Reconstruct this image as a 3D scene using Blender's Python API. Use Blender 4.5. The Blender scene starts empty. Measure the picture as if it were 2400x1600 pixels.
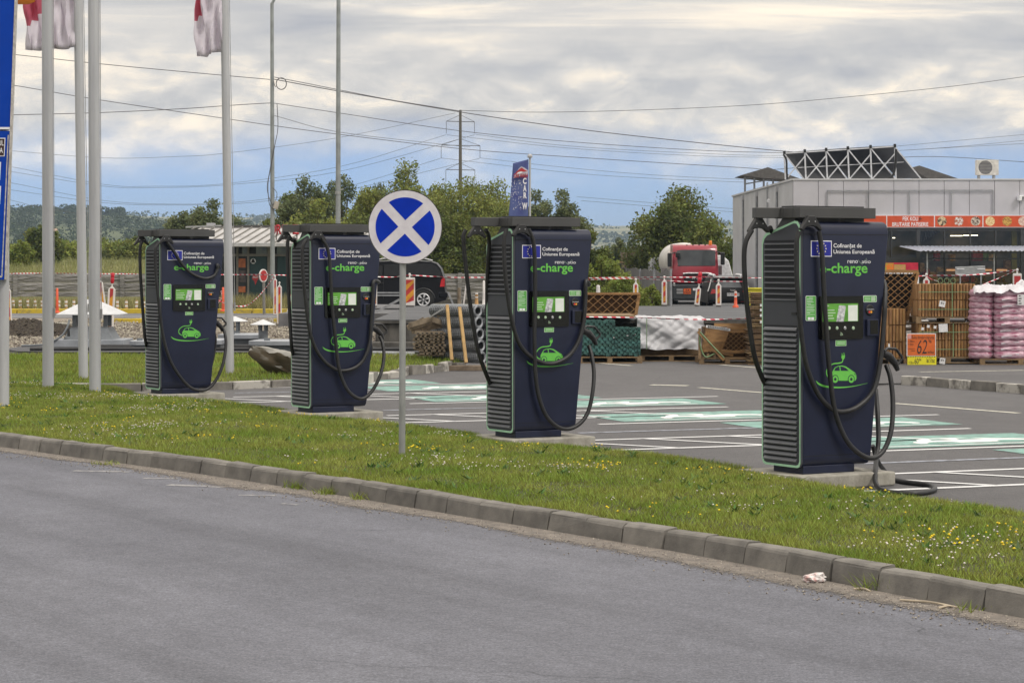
import bpy, math, random
import numpy as np
from mathutils import Vector, Matrix, noise as mnoise

random.seed(7); np.random.seed(7)
scene = bpy.context.scene
COL = scene.collection

# ------------------------------------------------------------------ camera
FPX, HOR, CZ = 5400.0, 623.0, 2.0          # focal length in photo pixels (2400 wide), horizon row, eye height
cam_d = bpy.data.cameras.new('camera'); cam = bpy.data.objects.new('camera', cam_d); COL.objects.link(cam)
cam.location = (0, 0, CZ); cam.rotation_euler = (math.radians(90), 0, 0)
cam_d.sensor_width = 36; cam_d.lens = 36 * FPX / 2400
cam_d.shift_y = -(800 - HOR) / 2400
cam_d.clip_start = 0.1; cam_d.clip_end = 60000
scene.camera = cam
scene.render.engine = 'CYCLES'
scene.cycles.use_denoising = True; scene.cycles.denoiser = 'OPENIMAGEDENOISE'; scene.cycles.denoising_input_passes = 'RGB_ALBEDO_NORMAL'; scene.cycles.denoising_prefilter = 'ACCURATE'
scene.cycles.max_bounces = 6; scene.cycles.sample_clamp_indirect = 3.0; scene.cycles.transparent_max_bounces = 12; scene.cycles.volume_bounces = 0
scene.view_settings.view_transform = 'Standard'; scene.view_settings.look = 'None'
scene.view_settings.exposure = 0.32; scene.view_settings.gamma = 1.0
scene.view_settings.use_curve_mapping = False

# ------------------------------------------------------------------ sky and sun (broken overcast)
SUN_DIR = Vector((0.70, -0.55, 1.15)).normalized()     # towards the sun: high, behind the camera to the right
sun_d = bpy.data.lights.new('sun', 'SUN'); sun_d.energy = 1.5; sun_d.angle = math.radians(11); sun_d.color = (1.0, 0.95, 0.88)
sun = bpy.data.objects.new('sun', sun_d); COL.objects.link(sun)
sun.rotation_euler = SUN_DIR.to_track_quat('Z', 'Y').to_euler()
world = bpy.data.worlds.new('World'); scene.world = world; world.use_nodes = True
wn, wl = world.node_tree.nodes, world.node_tree.links
wn.clear()
def N(t, **kw):
    n = wn.new(t)
    for k, v in kw.items(): setattr(n, k, v)
    return n
def wmath(op, a, b=None, c=None, clamp=False):
    n = N('ShaderNodeMath', operation=op, use_clamp=clamp)
    for i, v in enumerate((a, b, c)):
        if v is None: continue
        if isinstance(v, (int, float)): n.inputs[i].default_value = v
        else: wl.new(v, n.inputs[i])
    return n.outputs[0]
def wmix(f, a, b, blend='MIX'):
    n = N('ShaderNodeMix', data_type='RGBA', blend_type=blend)
    for idx, v in ((0, f), (6, a), (7, b)):
        if isinstance(v, (int, float)): n.inputs[idx].default_value = v
        elif isinstance(v, tuple): n.inputs[idx].default_value = v + (1,)
        else: wl.new(v, n.inputs[idx])
    return n.outputs[2]
tc = N('ShaderNodeTexCoord'); sep = N('ShaderNodeSeparateXYZ'); wl.new(tc.outputs['Generated'], sep.inputs[0])
dz = sep.outputs[2]
def wnoise(sx, sy, sz, detail=6, rough=0.55, off=(0, 0, 0), dist=0.0):
    mp = N('ShaderNodeMapping'); mp.inputs['Scale'].default_value = (sx, sy, sz); mp.inputs['Location'].default_value = off
    wl.new(tc.outputs['Generated'], mp.inputs[0])
    n = N('ShaderNodeTexNoise'); n.inputs['Scale'].default_value = 1; n.inputs['Detail'].default_value = detail
    n.inputs['Roughness'].default_value = rough; n.inputs['Distortion'].default_value = dist
    wl.new(mp.outputs[0], n.inputs[0]); return n.outputs[0]
def wramp(v, stops):
    r = N('ShaderNodeValToRGB'); cr = r.color_ramp
    while len(cr.elements) < len(stops): cr.elements.new(0.5)
    for e, (p, c) in zip(cr.elements, stops): e.position = p; e.color = c + (1,)
    wl.new(v, r.inputs[0]); return r.outputs[0]
def wrange(v, a, b, c=0.0, d=1.0):
    n = N('ShaderNodeMapRange'); n.interpolation_type = 'SMOOTHSTEP'
    wl.new(v, n.inputs[0])
    for i, x in enumerate((a, b, c, d)): n.inputs[i + 1].default_value = x
    return n.outputs[0]
sky = N('ShaderNodeTexSky'); sky.sky_type = 'NISHITA'; sky.sun_disc = False
sky.sun_elevation = math.asin(SUN_DIR.z); sky.sun_rotation = math.atan2(SUN_DIR.x, SUN_DIR.y)
sky.air_density = 1.2; sky.dust_density = 0.4; sky.ozone_density = 2.5
blue = wmix(1.0, sky.outputs[0], (0.043, 0.063, 0.130), 'MULTIPLY')
def field(oz):
    big = wnoise(11, 11, 30, 3, 0.5, (3.1, 0.4, 1.7 + oz * 30), 0.2)
    det = wnoise(34, 34, 78, 8, 0.60, (1.3, 7.4, 0.7 + oz * 78), 0.45)
    return wmath('ADD', wmath('MULTIPLY', big, 0.58), wmath('MULTIPLY', det, 0.42))
billow = field(0.0); bill2 = field(0.0075)                # the same field a little higher: cloud tops catch the light
broad = wnoise(5, 5, 26, 4, 0.5, (8.2, 1.0, 5.0))
streak = wnoise(6, 6, 60, 7, 0.55, (0.3, 5.0, 2.0), 0.8)
up = wrange(dz, 0.072, 0.115)                         # higher up the deck turns to flat streaky stratus
relief = wmath('MULTIPLY', wmath('SUBTRACT', billow, bill2), 0.85)
puff = wmath('ADD', wmath('ADD', wmath('MULTIPLY', billow, 0.55), relief), 0.225)
tex = wmath('ADD', wmath('MULTIPLY', puff, wmath('SUBTRACT', 1.0, up)), wmath('MULTIPLY', streak, up))
tone = wmath('ADD', wmath('MULTIPLY', tex, 0.70), wmath('MULTIPLY', broad, 0.34))
cloud = wramp(tone, [(0.36, (0.39, 0.395, 0.425)), (0.46, (0.50, 0.49, 0.485)), (0.53, (0.62, 0.59, 0.555)), (0.63, (0.96, 0.84, 0.68))])
edge = wmath('ADD', dz, wmath('MULTIPLY', wmath('SUBTRACT', billow, 0.5), 0.034))
edge = wmath('ADD', edge, wmath('MULTIPLY', wmath('SUBTRACT', broad, 0.5), 0.020))
cover = wrange(edge, 0.030, 0.066)
skycol = wmix(cover, blue, cloud)
zen = wrange(dz, 0.05, 1.0, 1.0, 2.0)                # an overcast dome is brighter overhead than at the horizon
skycol = wmix(1.0, skycol, zen, 'MULTIPLY')
bg = N('ShaderNodeBackground'); bg.inputs[1].default_value = 1.0
wl.new(skycol, bg.inputs[0])
wo = N('ShaderNodeOutputWorld'); wl.new(bg.outputs[0], wo.inputs[0])

# ------------------------------------------------------------------ helpers
def W(px, py, Y):                 # photo pixel at depth Y -> world
    return Vector(((px - 1200) / FPX * Y, Y, CZ - (py - HOR) / FPX * Y))
def G(px, py, z=0.0):             # photo pixel on the level z -> world
    Y = (CZ - z) * FPX / (py - HOR)
    return Vector(((px - 1200) / FPX * Y, Y, z))
def DX(px, Y): return (px - 1200) / FPX * Y
def DZ(py, Y): return CZ - (py - HOR) / FPX * Y

MATS = {}
def mat(name, col, rough=0.6, metal=0.0, var=0.12, scale=6.0, bump=0.0, bscale=60.0, col2=None, coat=0.0, detail=4.0,
        stretch=(1, 1, 1), island=0.0, spec=0.5, transl=0.0, emis=None, lo=0.35, hi=0.65, bdist=0.01):
    if name in MATS: return MATS[name]
    m = bpy.data.materials.new(name); m.use_nodes = True; MATS[name] = m
    nt = m.node_tree; b = nt.nodes['Principled BSDF']
    b.inputs['Roughness'].default_value = rough; b.inputs['Metallic'].default_value = metal
    b.inputs['Specular IOR Level'].default_value = spec
    if coat: b.inputs['Coat Weight'].default_value = coat; b.inputs['Coat Roughness'].default_value = 0.08
    t = nt.nodes.new('ShaderNodeTexCoord'); mp = nt.nodes.new('ShaderNodeMapping'); mp.inputs['Scale'].default_value = stretch
    nt.links.new(t.outputs['Object'], mp.inputs[0])
    c2 = col2 if col2 else tuple(max(0, x * (1 - 2 * var)) for x in col)
    c1 = col if col2 else tuple(min(1, x * (1 + var)) for x in col)
    n = nt.nodes.new('ShaderNodeTexNoise'); n.inputs['Scale'].default_value = scale; n.inputs['Detail'].default_value = detail
    n.inputs['Roughness'].default_value = 0.6
    nt.links.new(mp.outputs[0], n.inputs[0])
    mr = nt.nodes.new('ShaderNodeMapRange'); mr.inputs[1].default_value = lo; mr.inputs[2].default_value = hi
    nt.links.new(n.outputs[0], mr.inputs[0])
    mx = nt.nodes.new('ShaderNodeMix'); mx.data_type = 'RGBA'
    mx.inputs[6].default_value = c2 + (1,); mx.inputs[7].default_value = c1 + (1,)
    nt.links.new(mr.outputs[0], mx.inputs[0]); out = mx.outputs[2]
    if island:
        g = nt.nodes.new('ShaderNodeNewGeometry'); hs = nt.nodes.new('ShaderNodeHueSaturation')
        r1 = nt.nodes.new('ShaderNodeMapRange'); r1.inputs[3].default_value = 1 - island; r1.inputs[4].default_value = 1 + island
        nt.links.new(g.outputs['Random Per Island'], r1.inputs[0]); nt.links.new(r1.outputs[0], hs.inputs['Value'])
        r2 = nt.nodes.new('ShaderNodeMapRange'); r2.inputs[3].default_value = 0.5 - island * 0.05; r2.inputs[4].default_value = 0.5 + island * 0.05
        nt.links.new(g.outputs['Random Per Island'], r2.inputs[0]); nt.links.new(r2.outputs[0], hs.inputs['Hue'])
        nt.links.new(out, hs.inputs['Color']); out = hs.outputs[0]
    nt.links.new(out, b.inputs['Base Color'])
    if rough > 0.2:
        rr = nt.nodes.new('ShaderNodeMapRange'); rr.inputs[3].default_value = rough * 0.85; rr.inputs[4].default_value = min(1, rough * 1.15)
        nt.links.new(n.outputs[0], rr.inputs[0]); nt.links.new(rr.outputs[0], b.inputs['Roughness'])
    if bump:
        bn = nt.nodes.new('ShaderNodeTexNoise'); bn.inputs['Scale'].default_value = bscale; bn.inputs['Detail'].default_value = 5
        nt.links.new(mp.outputs[0], bn.inputs[0]); bu = nt.nodes.new('ShaderNodeBump'); bu.inputs['Strength'].default_value = bump
        bu.inputs['Distance'].default_value = bdist
        nt.links.new(bn.outputs[0], bu.inputs['Height']); nt.links.new(bu.outputs[0], b.inputs['Normal'])
    if transl:
        tr = nt.nodes.new('ShaderNodeBsdfTranslucent'); nt.links.new(out, tr.inputs[0])
        ms = nt.nodes.new('ShaderNodeMixShader'); ms.inputs[0].default_value = transl
        nt.links.new(b.outputs[0], ms.inputs[1]); nt.links.new(tr.outputs[0], ms.inputs[2])
        nt.links.new(ms.outputs[0], nt.nodes['Material Output'].inputs[0])
    if emis:
        b.inputs['Emission Color'].default_value = emis[:3] + (1,); b.inputs['Emission Strength'].default_value = emis[3]
    return m

class MB:                                                    # collects shapes into one mesh
    def __init__(s): s.v = []; s.f = []; s.fm = []
    def add(s, vs, fs, mi=0):
        o = len(s.v); s.v += [tuple(v) for v in vs]; s.f += [tuple(i + o for i in f) for f in fs]; s.fm += [mi] * len(fs); return s
    def box(s, c, d, rz=0.0, mi=0, R=None):
        hx, hy, hz = d[0] / 2, d[1] / 2, d[2] / 2
        M = R if R is not None else Matrix.Rotation(rz, 3, 'Z')
        vs = [Vector(c) + M @ Vector((x * hx, y * hy, z * hz)) for z in (-1, 1) for y in (-1, 1) for x in (-1, 1)]
        return s.add(vs, [(0, 2, 3, 1), (4, 5, 7, 6), (0, 1, 5, 4), (2, 6, 7, 3), (0, 4, 6, 2), (1, 3, 7, 5)], mi)
    def bx(s, x0, x1, y0, y1, z0, z1, mi=0):
        return s.box(((x0 + x1) / 2, (y0 + y1) / 2, (z0 + z1) / 2), (x1 - x0, y1 - y0, z1 - z0), 0, mi)
    def bar(s, a, b, w, h, mi=0, up=(0, 0, 1)):
        a, b = Vector(a), Vector(b); z = (b - a); L = z.length; z.normalize()
        u = Vector(up)
        if abs(z.dot(u)) > 0.98: u = Vector((1, 0, 0)) if abs(z.x) < 0.9 else Vector((0, 1, 0))
        x = u.cross(z).normalized(); y = z.cross(x)
        R = Matrix((x, y, z)).transposed()
        return s.box((a + b) / 2, (w, h, L), R=R, mi=mi)
    def prism(s, poly, h0, h1, axis='z', mi=0):              # poly in 2D, extruded along axis between h0 and h1
        n = len(poly)
        def P(a, b, h): return (a, b, h) if axis == 'z' else ((a, h, b) if axis == 'y' else (h, a, b))
        vs = [P(a, b, h0) for a, b in poly] + [P(a, b, h1) for a, b in poly]
        fs = [tuple(range(n))[::-1], tuple(range(n, 2 * n))] + [(i, (i + 1) % n, n + (i + 1) % n, n + i) for i in range(n)]
        return s.add(vs, fs, mi)
    def tube(s, pts, r, n=8, cap=True, mi=0):
        pts = [Vector(p) for p in pts]; rs = r if isinstance(r, (list, tuple)) else [r] * len(pts)
        rings = []; prev = None
        for i, p in enumerate(pts):
            t = (pts[min(i + 1, len(pts) - 1)] - pts[max(i - 1, 0)])
            t = t.normalized() if t.length > 1e-9 else Vector((0, 0, 1))
            if prev is None:
                u = Vector((0, 0, 1)) if abs(t.z) < 0.9 else Vector((1, 0, 0)); x = t.cross(u).normalized()
            else:
                x = prev - t * prev.dot(t); x = x.normalized() if x.length > 1e-6 else t.orthogonal().normalized()
            prev = x; y = t.cross(x)
            rings.append([p + (x * math.cos(2 * math.pi * k / n) + y * math.sin(2 * math.pi * k / n)) * rs[i] for k in range(n)])
        vs = [v for g in rings for v in g]; fs = []
        for i in range(len(pts) - 1):
            for k in range(n): fs.append((i * n + k, i * n + (k + 1) % n, (i + 1) * n + (k + 1) % n, (i + 1) * n + k))
        if cap: fs += [tuple(range(n))[::-1], tuple((len(pts) - 1) * n + k for k in range(n))]
        return s.add(vs, fs, mi)
    def cyl(s, a, b, r, n=16, mi=0): return s.tube([a, b], r, n, True, mi)
    def lathe(s, prof, n=20, c=(0, 0, 0), axis='z', mi=0):   # prof [(radius, height)]
        vs = []; fs = []
        for (r, h) in prof:
            for k in range(n):
                a = 2 * math.pi * k / n; p, q = r * math.cos(a), r * math.sin(a)
                v = (p, q, h) if axis == 'z' else ((p, h, q) if axis == 'y' else (h, p, q))
                vs.append((v[0] + c[0], v[1] + c[1], v[2] + c[2]))
        for i in range(len(prof) - 1):
            for k in range(n): fs.append((i * n + k, i * n + (k + 1) % n, (i + 1) * n + (k + 1) % n, (i + 1) * n + k))
        if prof[0][0] > 1e-6: fs.append(tuple(range(n))[::-1])
        if prof[-1][0] > 1e-6: fs.append(tuple((len(prof) - 1) * n + k for k in range(n)))
        return s.add(vs, fs, mi)
    def quad(s, a, b, c, d, mi=0): return s.add([a, b, c, d], [(0, 1, 2, 3)], mi)
    def disc(s, c, r, n=20, axis='y', mi=0):
        vs = []
        for k in range(n):
            a = 2 * math.pi * k / n; p, q = r * math.cos(a), r * math.sin(a)
            vs.append((c[0] + p, c[1], c[2] + q) if axis == 'y' else ((c[0] + p, c[1] + q, c[2]) if axis == 'z' else (c[0], c[1] + p, c[2] + q)))
        return s.add(vs, [tuple(range(n))], mi)
    def mesh(s, name, mats, smooth=0.0):
        me = bpy.data.meshes.new(name); me.from_pydata(s.v, [], s.f); me.validate()
        for m in (mats if isinstance(mats, (list, tuple)) else [mats]): me.materials.append(m)
        if any(s.fm) and len(me.polygons) == len(s.fm): me.polygons.foreach_set('material_index', s.fm)
        if smooth:
            me.polygons.foreach_set('use_smooth', [True] * len(me.polygons)); me.set_sharp_from_angle(angle=math.radians(smooth))
        me.update(); return me
    def obj(s, name, mats, parent=None, smooth=0.0, bevel=0.0):
        return link(name, s.mesh(name, mats, smooth), parent, bevel)

def link(name, me, parent=None, bevel=0.0, loc=None, rz=0.0):
    o = bpy.data.objects.new(name, me); COL.objects.link(o)
    if parent is not None: o.parent = parent
    if loc is not None: o.location = loc
    if rz: o.rotation_euler = (0, 0, rz)
    if bevel:
        b = o.modifiers.new('bevel', 'BEVEL'); b.width = bevel; b.segments = 2; b.limit_method = 'ANGLE'; b.angle_limit = math.radians(40)
    return o
def tag(o, label=None, cat=None, group=None, kind=None):
    if label: o['label'] = label
    if cat: o['category'] = cat
    if group: o['group'] = group
    if kind: o['kind'] = kind
    return o
def thing(name, label, cat, loc=(0, 0, 0), rz=0.0, group=None):
    o = bpy.data.objects.new(name, None); COL.objects.link(o); o.empty_display_size = 0.1
    o.location = loc; o.rotation_euler = (0, 0, rz)
    return tag(o, label, cat, group)
def copy_tree(o, parent=None):
    c = o.copy(); COL.objects.link(c)
    if parent is not None: c.parent = parent
    for ch in list(o.children): copy_tree(ch, c)
    return c
def spline(pts, n=8):                                         # Catmull-Rom through the points
    P = [Vector(p) for p in pts]; P = [P[0] * 2 - P[1]] + P + [P[-1] * 2 - P[-2]]; out = []
    for i in range(1, len(P) - 2):
        for k in range(n):
            t = k / n; a, b, c, d = P[i - 1:i + 3]
            out.append(0.5 * ((2 * b) + (c - a) * t + (2 * a - 5 * b + 4 * c - d) * t * t + (3 * b - a - 3 * c + d) * t ** 3))
    return out + [P[-2]]
TXT = {}
def text_mesh(s, x0, x1, z0, z1, y, material, off=0.0, shear=0.0, spacing=1.0):   # flat lettering fitted into a box of the xz plane, facing -y
    cu = bpy.data.curves.new('t', 'FONT'); cu.body = s; cu.offset = off; cu.shear = shear; cu.resolution_u = 4; cu.space_character = spacing
    cu.align_x = 'LEFT'; cu.fill_mode = 'FRONT'
    o = bpy.data.objects.new('t', cu); COL.objects.link(o)
    me = bpy.data.meshes.new_from_object(o); bpy.data.objects.remove(o); bpy.data.curves.remove(cu)
    co = np.empty(len(me.vertices) * 3, dtype=np.float32); me.vertices.foreach_get('co', co); co = co.reshape(-1, 3)
    lo, hi = co.min(0), co.max(0)
    nx = x0 + (co[:, 0] - lo[0]) / max(hi[0] - lo[0], 1e-6) * (x1 - x0); nz = z0 + (co[:, 1] - lo[1]) / max(hi[1] - lo[1], 1e-6) * (z1 - z0)
    me.vertices.foreach_set('co', np.stack([nx, np.full_like(nx, y), nz], 1).astype(np.float32).ravel())
    me.materials.clear(); me.materials.append(material); me.update(); return me
def text_obj(s, rect, y, material, parent, off=0.0, name='lettering', **kw):
    return link(name, text_mesh(s, rect[0], rect[1], rect[2], rect[3], y, material, off, **kw), parent)
def np_mesh(name, verts, faces_n, material):                  # many faces of the same corner count
    verts = np.asarray(verts, dtype=np.float32).reshape(-1, 3); nf = len(verts) // faces_n
    me = bpy.data.meshes.new(name); me.vertices.add(len(verts)); me.vertices.foreach_set('co', verts.ravel())
    me.loops.add(len(verts)); me.loops.foreach_set('vertex_index', np.arange(len(verts), dtype=np.int32))
    me.polygons.add(nf); me.polygons.foreach_set('loop_start', np.arange(0, len(verts), faces_n, dtype=np.int32))
    me.polygons.foreach_set('loop_total', np.full(nf, faces_n, dtype=np.int32))
    me.materials.append(material); me.update(calc_edges=True); return me
# ------------------------------------------------------------------ ground, road, parking, verge
U = Vector((0.859, 0.511, 0)); R_ = Vector((-0.511, 0.859, 0)); TH = math.atan2(0.511, 0.859)
CH = [Vector((2.61 - 2.576 * i, 20.67 + 4.33 * i, 0.128)) for i in range(4)]        # charger corners, nearest first
def asphalt_mat(name, a, b, dark, speck, tint=(1, 1, 1), rough=0.85, bands=False):
    m = bpy.data.materials.new(name); m.use_nodes = True; nt = m.node_tree; P = nt.nodes['Principled BSDF']
    t = nt.nodes.new('ShaderNodeTexCoord')
    def nz(scale, det, r=0.6, st=None):
        n = nt.nodes.new('ShaderNodeTexNoise'); n.inputs['Scale'].default_value = scale; n.inputs['Detail'].default_value = det; n.inputs['Roughness'].default_value = r
        if st:
            mp = nt.nodes.new('ShaderNodeMapping'); mp.inputs['Scale'].default_value = st; mp.inputs['Rotation'].default_value = (0, 0, 1.0)
            nt.links.new(t.outputs['Object'], mp.inputs[0]); nt.links.new(mp.outputs[0], n.inputs[0])
        else: nt.links.new(t.outputs['Object'], n.inputs[0])
        return n.outputs[0]
    def ramp(v, s):
        r = nt.nodes.new('ShaderNodeValToRGB')
        while len(r.color_ramp.elements) < len(s): r.color_ramp.elements.new(0.5)
        for e, (p, c) in zip(r.color_ramp.elements, s): e.position = p; e.color = (c[0], c[1], c[2], 1)
        nt.links.new(v, r.inputs[0]); return r.outputs[0]
    def mix(bl, f, x, y):
        n = nt.nodes.new('ShaderNodeMix'); n.data_type = 'RGBA'; n.blend_type = bl; n.inputs[0].default_value = f
        nt.links.new(x, n.inputs[6]); nt.links.new(y, n.inputs[7]); return n.outputs[2]
    base = ramp(nz(0.35, 5, 0.62, (1, 0.45, 1)), [(0.32, a), (0.66, b)])
    wear = ramp(nz(2.2, 6, 0.7), [(0.35, (0.92,) * 3), (0.6, (1.04,) * 3)])
    grain = ramp(nz(70, 3, 0.8), [(0.30, (0.50,) * 3), (0.5, (1,) * 3), (0.62, (1.35,) * 3), (0.76, (speck,) * 3)])
    grain2 = ramp(nz(24, 4, 0.75, (0.6, 1.6, 1)), [(0.30, (0.74,) * 3), (0.5, (1,) * 3), (0.70, (1.28,) * 3)])
    c = mix('MULTIPLY', 1.0, base, wear); c = mix('MULTIPLY', 0.9, c, grain); c = mix('MULTIPLY', 0.9, c, grain2)
    if bands:                                              # wheel-polished lanes, patches and old oil along the driving direction
        m1 = nt.nodes.new('ShaderNodeMapping'); m1.inputs['Rotation'].default_value = (0, 0, math.radians(57)); nt.links.new(t.outputs['Object'], m1.inputs[0])
        m2 = nt.nodes.new('ShaderNodeMapping'); m2.inputs['Scale'].default_value = (0.10, 0.95, 1); nt.links.new(m1.outputs[0], m2.inputs[0])
        n2 = nt.nodes.new('ShaderNodeTexNoise'); n2.inputs['Scale'].default_value = 1.0; n2.inputs['Detail'].default_value = 5; n2.inputs['Roughness'].default_value = 0.65; nt.links.new(m2.outputs[0], n2.inputs[0])
        c = mix('MULTIPLY', 1.0, c, ramp(n2.outputs[0], [(0.36, (0.80,) * 3), (0.50, (0.97,) * 3), (0.64, (1.10,) * 3)]))
        c = mix('MULTIPLY', 1.0, c, ramp(nz(0.9, 7, 0.7), [(0.24, (0.78,) * 3), (0.33, (1,) * 3)]))
    v = nt.nodes.new('ShaderNodeTexVoronoi'); v.feature = 'DISTANCE_TO_EDGE'; v.inputs['Scale'].default_value = 0.33
    wv = nt.nodes.new('ShaderNodeTexNoise'); wv.inputs['Scale'].default_value = 1.4; wv.inputs['Detail'].default_value = 6
    nt.links.new(t.outputs['Object'], wv.inputs[0])
    vm = nt.nodes.new('ShaderNodeVectorMath'); vm.operation = 'MULTIPLY_ADD'; vm.inputs[1].default_value = (0.9, 0.9, 0)
    nt.links.new(wv.outputs['Color'], vm.inputs[0]); nt.links.new(t.outputs['Object'], vm.inputs[2]); nt.links.new(vm.outputs[0], v.inputs[0])
    crack = ramp(v.outputs[0], [(0.0, (dark,) * 3), (0.0035, (1,) * 3)])
    msk = ramp(nz(0.5, 2), [(0.36, (0, 0, 0)), (0.40, (1, 1, 1))])
    cm = nt.nodes.new('ShaderNodeMix'); cm.data_type = 'RGBA'; nt.links.new(msk, cm.inputs[0])
    nt.links.new(crack, cm.inputs[6]); cm.inputs[7].default_value = (1, 1, 1, 1)
    c = mix('MULTIPLY', 1.0, c, cm.outputs[2])
    nt.links.new(c, P.inputs['Base Color']); P.inputs['Roughness'].default_value = rough; P.inputs['Specular IOR Level'].default_value = 0.35
    bu = nt.nodes.new('ShaderNodeBump'); bu.inputs['Strength'].default_value = 0.5; bu.inputs['Distance'].default_value = 0.012
    nt.links.new(nz(85, 3, 0.75), bu.inputs['Height']); nt.links.new(bu.outputs[0], P.inputs['Normal'])
    return m
m_road = asphalt_mat('road asphalt', (0.120, 0.123, 0.143), (0.150, 0.153, 0.175), 0.55, 2.1, bands=True)
m_lot = asphalt_mat('parking asphalt', (0.088, 0.085, 0.087), (0.118, 0.115, 0.117), 0.55, 1.8)
m_far_asphalt = mat('far asphalt', (0.13, 0.13, 0.135), 0.9, var=0.2, scale=1.2, bump=0.3, bscale=20)
m_field = mat('field', (0.13, 0.14, 0.045), 0.95, col2=(0.20, 0.18, 0.075), scale=0.05, bump=0.4, bscale=2.0)
m_soil = mat('grass soil', (0.045, 0.065, 0.014), 0.95, col2=(0.060, 0.055, 0.022), scale=1.5, bump=0.6, bscale=40)
m_kerb = mat('kerb concrete', (0.225, 0.21, 0.185), 0.9, col2=(0.11, 0.103, 0.092), scale=5, bump=0.3, bscale=70, detail=8, lo=0.3, hi=0.7)
def object_tint(m, amt):
    nt = m.node_tree; oi = nt.nodes.new('ShaderNodeObjectInfo'); hs = nt.nodes.new('ShaderNodeHueSaturation'); r = nt.nodes.new('ShaderNodeMapRange'); r.inputs[3].default_value = 1 - amt; r.inputs[4].default_value = 1 + amt
    nt.links.new(oi.outputs['Random'], r.inputs[0]); nt.links.new(r.outputs[0], hs.inputs['Value']); b = nt.nodes['Principled BSDF'].inputs['Base Color']; s = b.links[0].from_socket
    nt.links.new(s, hs.inputs['Color']); nt.links.new(hs.outputs[0], b)
object_tint(m_kerb, 0.16)
m_conc = mat('concrete', (0.36, 0.345, 0.30), 0.9, col2=(0.22, 0.205, 0.17), scale=6, bump=0.5, bscale=50, detail=7)
m_sand = mat('gutter grit', (0.235, 0.205, 0.175), 0.95, col2=(0.14, 0.125, 0.11), scale=9, bump=1.0, bscale=120, detail=8)

def sheet(name, poly, z, m, kind='structure'):
    o = MB().add([(p[0], p[1], z) for p in poly], [tuple(range(len(poly)))]).obj(name, m)
    return tag(o, kind=kind)
sheet('ground', [(-6000, -300), (6000, -300), (6000, 9000), (-6000, 9000)], -0.02, m_field)
sheet('parking_lot', [(-12, 8), (40, 8), (40, 66), (-12, 66)], 0.0, m_lot)
kb = [G(0, 1048.6), G(211, 1078.6), G(434, 1108), G(617, 1135.7), G(800, 1163.6), G(955, 1191), G(1365, 1259), G(1646, 1307), G(1963, 1370), G(2201, 1416.7), G(2400, 1453)]
kb = [Vector((-19.5, 39, 0)), Vector((-11.5, 32.2, 0)), Vector((-8.1, 28.4, 0))] + kb + [kb[-1] + Vector((0.9, -1.5, 0)), kb[-1] + Vector((1.9, -3.4, 0))]
KB = spline(kb, 10)
# smooth the measured line
for _ in range(14): KB = [KB[0]] + [(KB[i - 1] + KB[i] * 2 + KB[i + 1]) / 4 for i in range(1, len(KB) - 1)] + [KB[-1]]
sheet('road', [(p.x, p.y) for p in KB] + [(3.5, 3), (3.5, -6), (-30, -6), (-30, 39)], 0.004, m_road)
def arc_resample(P, step):
    out = [P[0]]; acc = 0.0
    for a, b in zip(P, P[1:]):
        L = (b - a).length; t = step - acc
        while t <= L: out.append(a + (b - a) * (t / L)); t += step
        acc = L - (t - step)
    return out
def nrm(P, i):                                             # left-hand normal (away from the road towards the grass)
    t = (P[min(i + 1, len(P) - 1)] - P[max(i - 1, 0)]).normalized(); return Vector((-t.y, t.x, 0))
# gritty gutter strip, ragged outer edge
gm = MB(); g_in, g_out = [], []
for i, p in enumerate(KB):
    n = nrm(KB, i); w = 0.40 + 0.20 * mnoise.noise((p.x * 0.8, p.y * 0.8, 1.3)) + 0.05 * mnoise.noise((p.x * 4, p.y * 4, 0))
    if p.y > 19 and p.y < 24: w += 0.28 * max(0, mnoise.noise((p.x * 0.5, p.y * 0.5, 7.0)) + 0.25)
    g_in.append(p + Vector((0, 0, 0.013))); g_out.append(p - n * w + Vector((0, 0, 0.0055)))
k = len(KB); gm.add(g_in + g_out, [(i, i + 1, k + i + 1, k + i) for i in range(k - 1)])
gme = gm.mesh('road_gutter', m_sand); at_ = gme.attributes.new('spread', 'FLOAT', 'POINT'); at_.data.foreach_set('value', [0.0] * k + [1.0] * k)
nt = m_sand.node_tree; av = nt.nodes.new('ShaderNodeAttribute'); av.attribute_name = 'spread'       # grit thins out towards the lane
gn = nt.nodes.new('ShaderNodeTexNoise'); gn.inputs['Scale'].default_value = 30; gn.inputs['Detail'].default_value = 8; gn.inputs['Roughness'].default_value = 0.75
tcn = nt.nodes.new('ShaderNodeTexCoord'); nt.links.new(tcn.outputs['Object'], gn.inputs[0])
g1 = nt.nodes.new('ShaderNodeMath'); g1.operation = 'MULTIPLY_ADD'; g1.inputs[1].default_value = 2.2; g1.inputs[2].default_value = 0.25; nt.links.new(gn.outputs[0], g1.inputs[0])
g2 = nt.nodes.new('ShaderNodeMath'); g2.operation = 'MULTIPLY_ADD'; g2.inputs[1].default_value = -1.75; nt.links.new(av.outputs['Fac'], g2.inputs[0]); nt.links.new(g1.outputs[0], g2.inputs[2])
g3 = nt.nodes.new('ShaderNodeMapRange'); g3.inputs[1].default_value = 0.0; g3.inputs[2].default_value = 0.45; nt.links.new(g2.outputs[0], g3.inputs[0]); nt.links.new(g3.outputs[0], nt.nodes['Principled BSDF'].inputs['Alpha'])
tag(link('road_gutter', gme), kind='structure')
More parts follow.
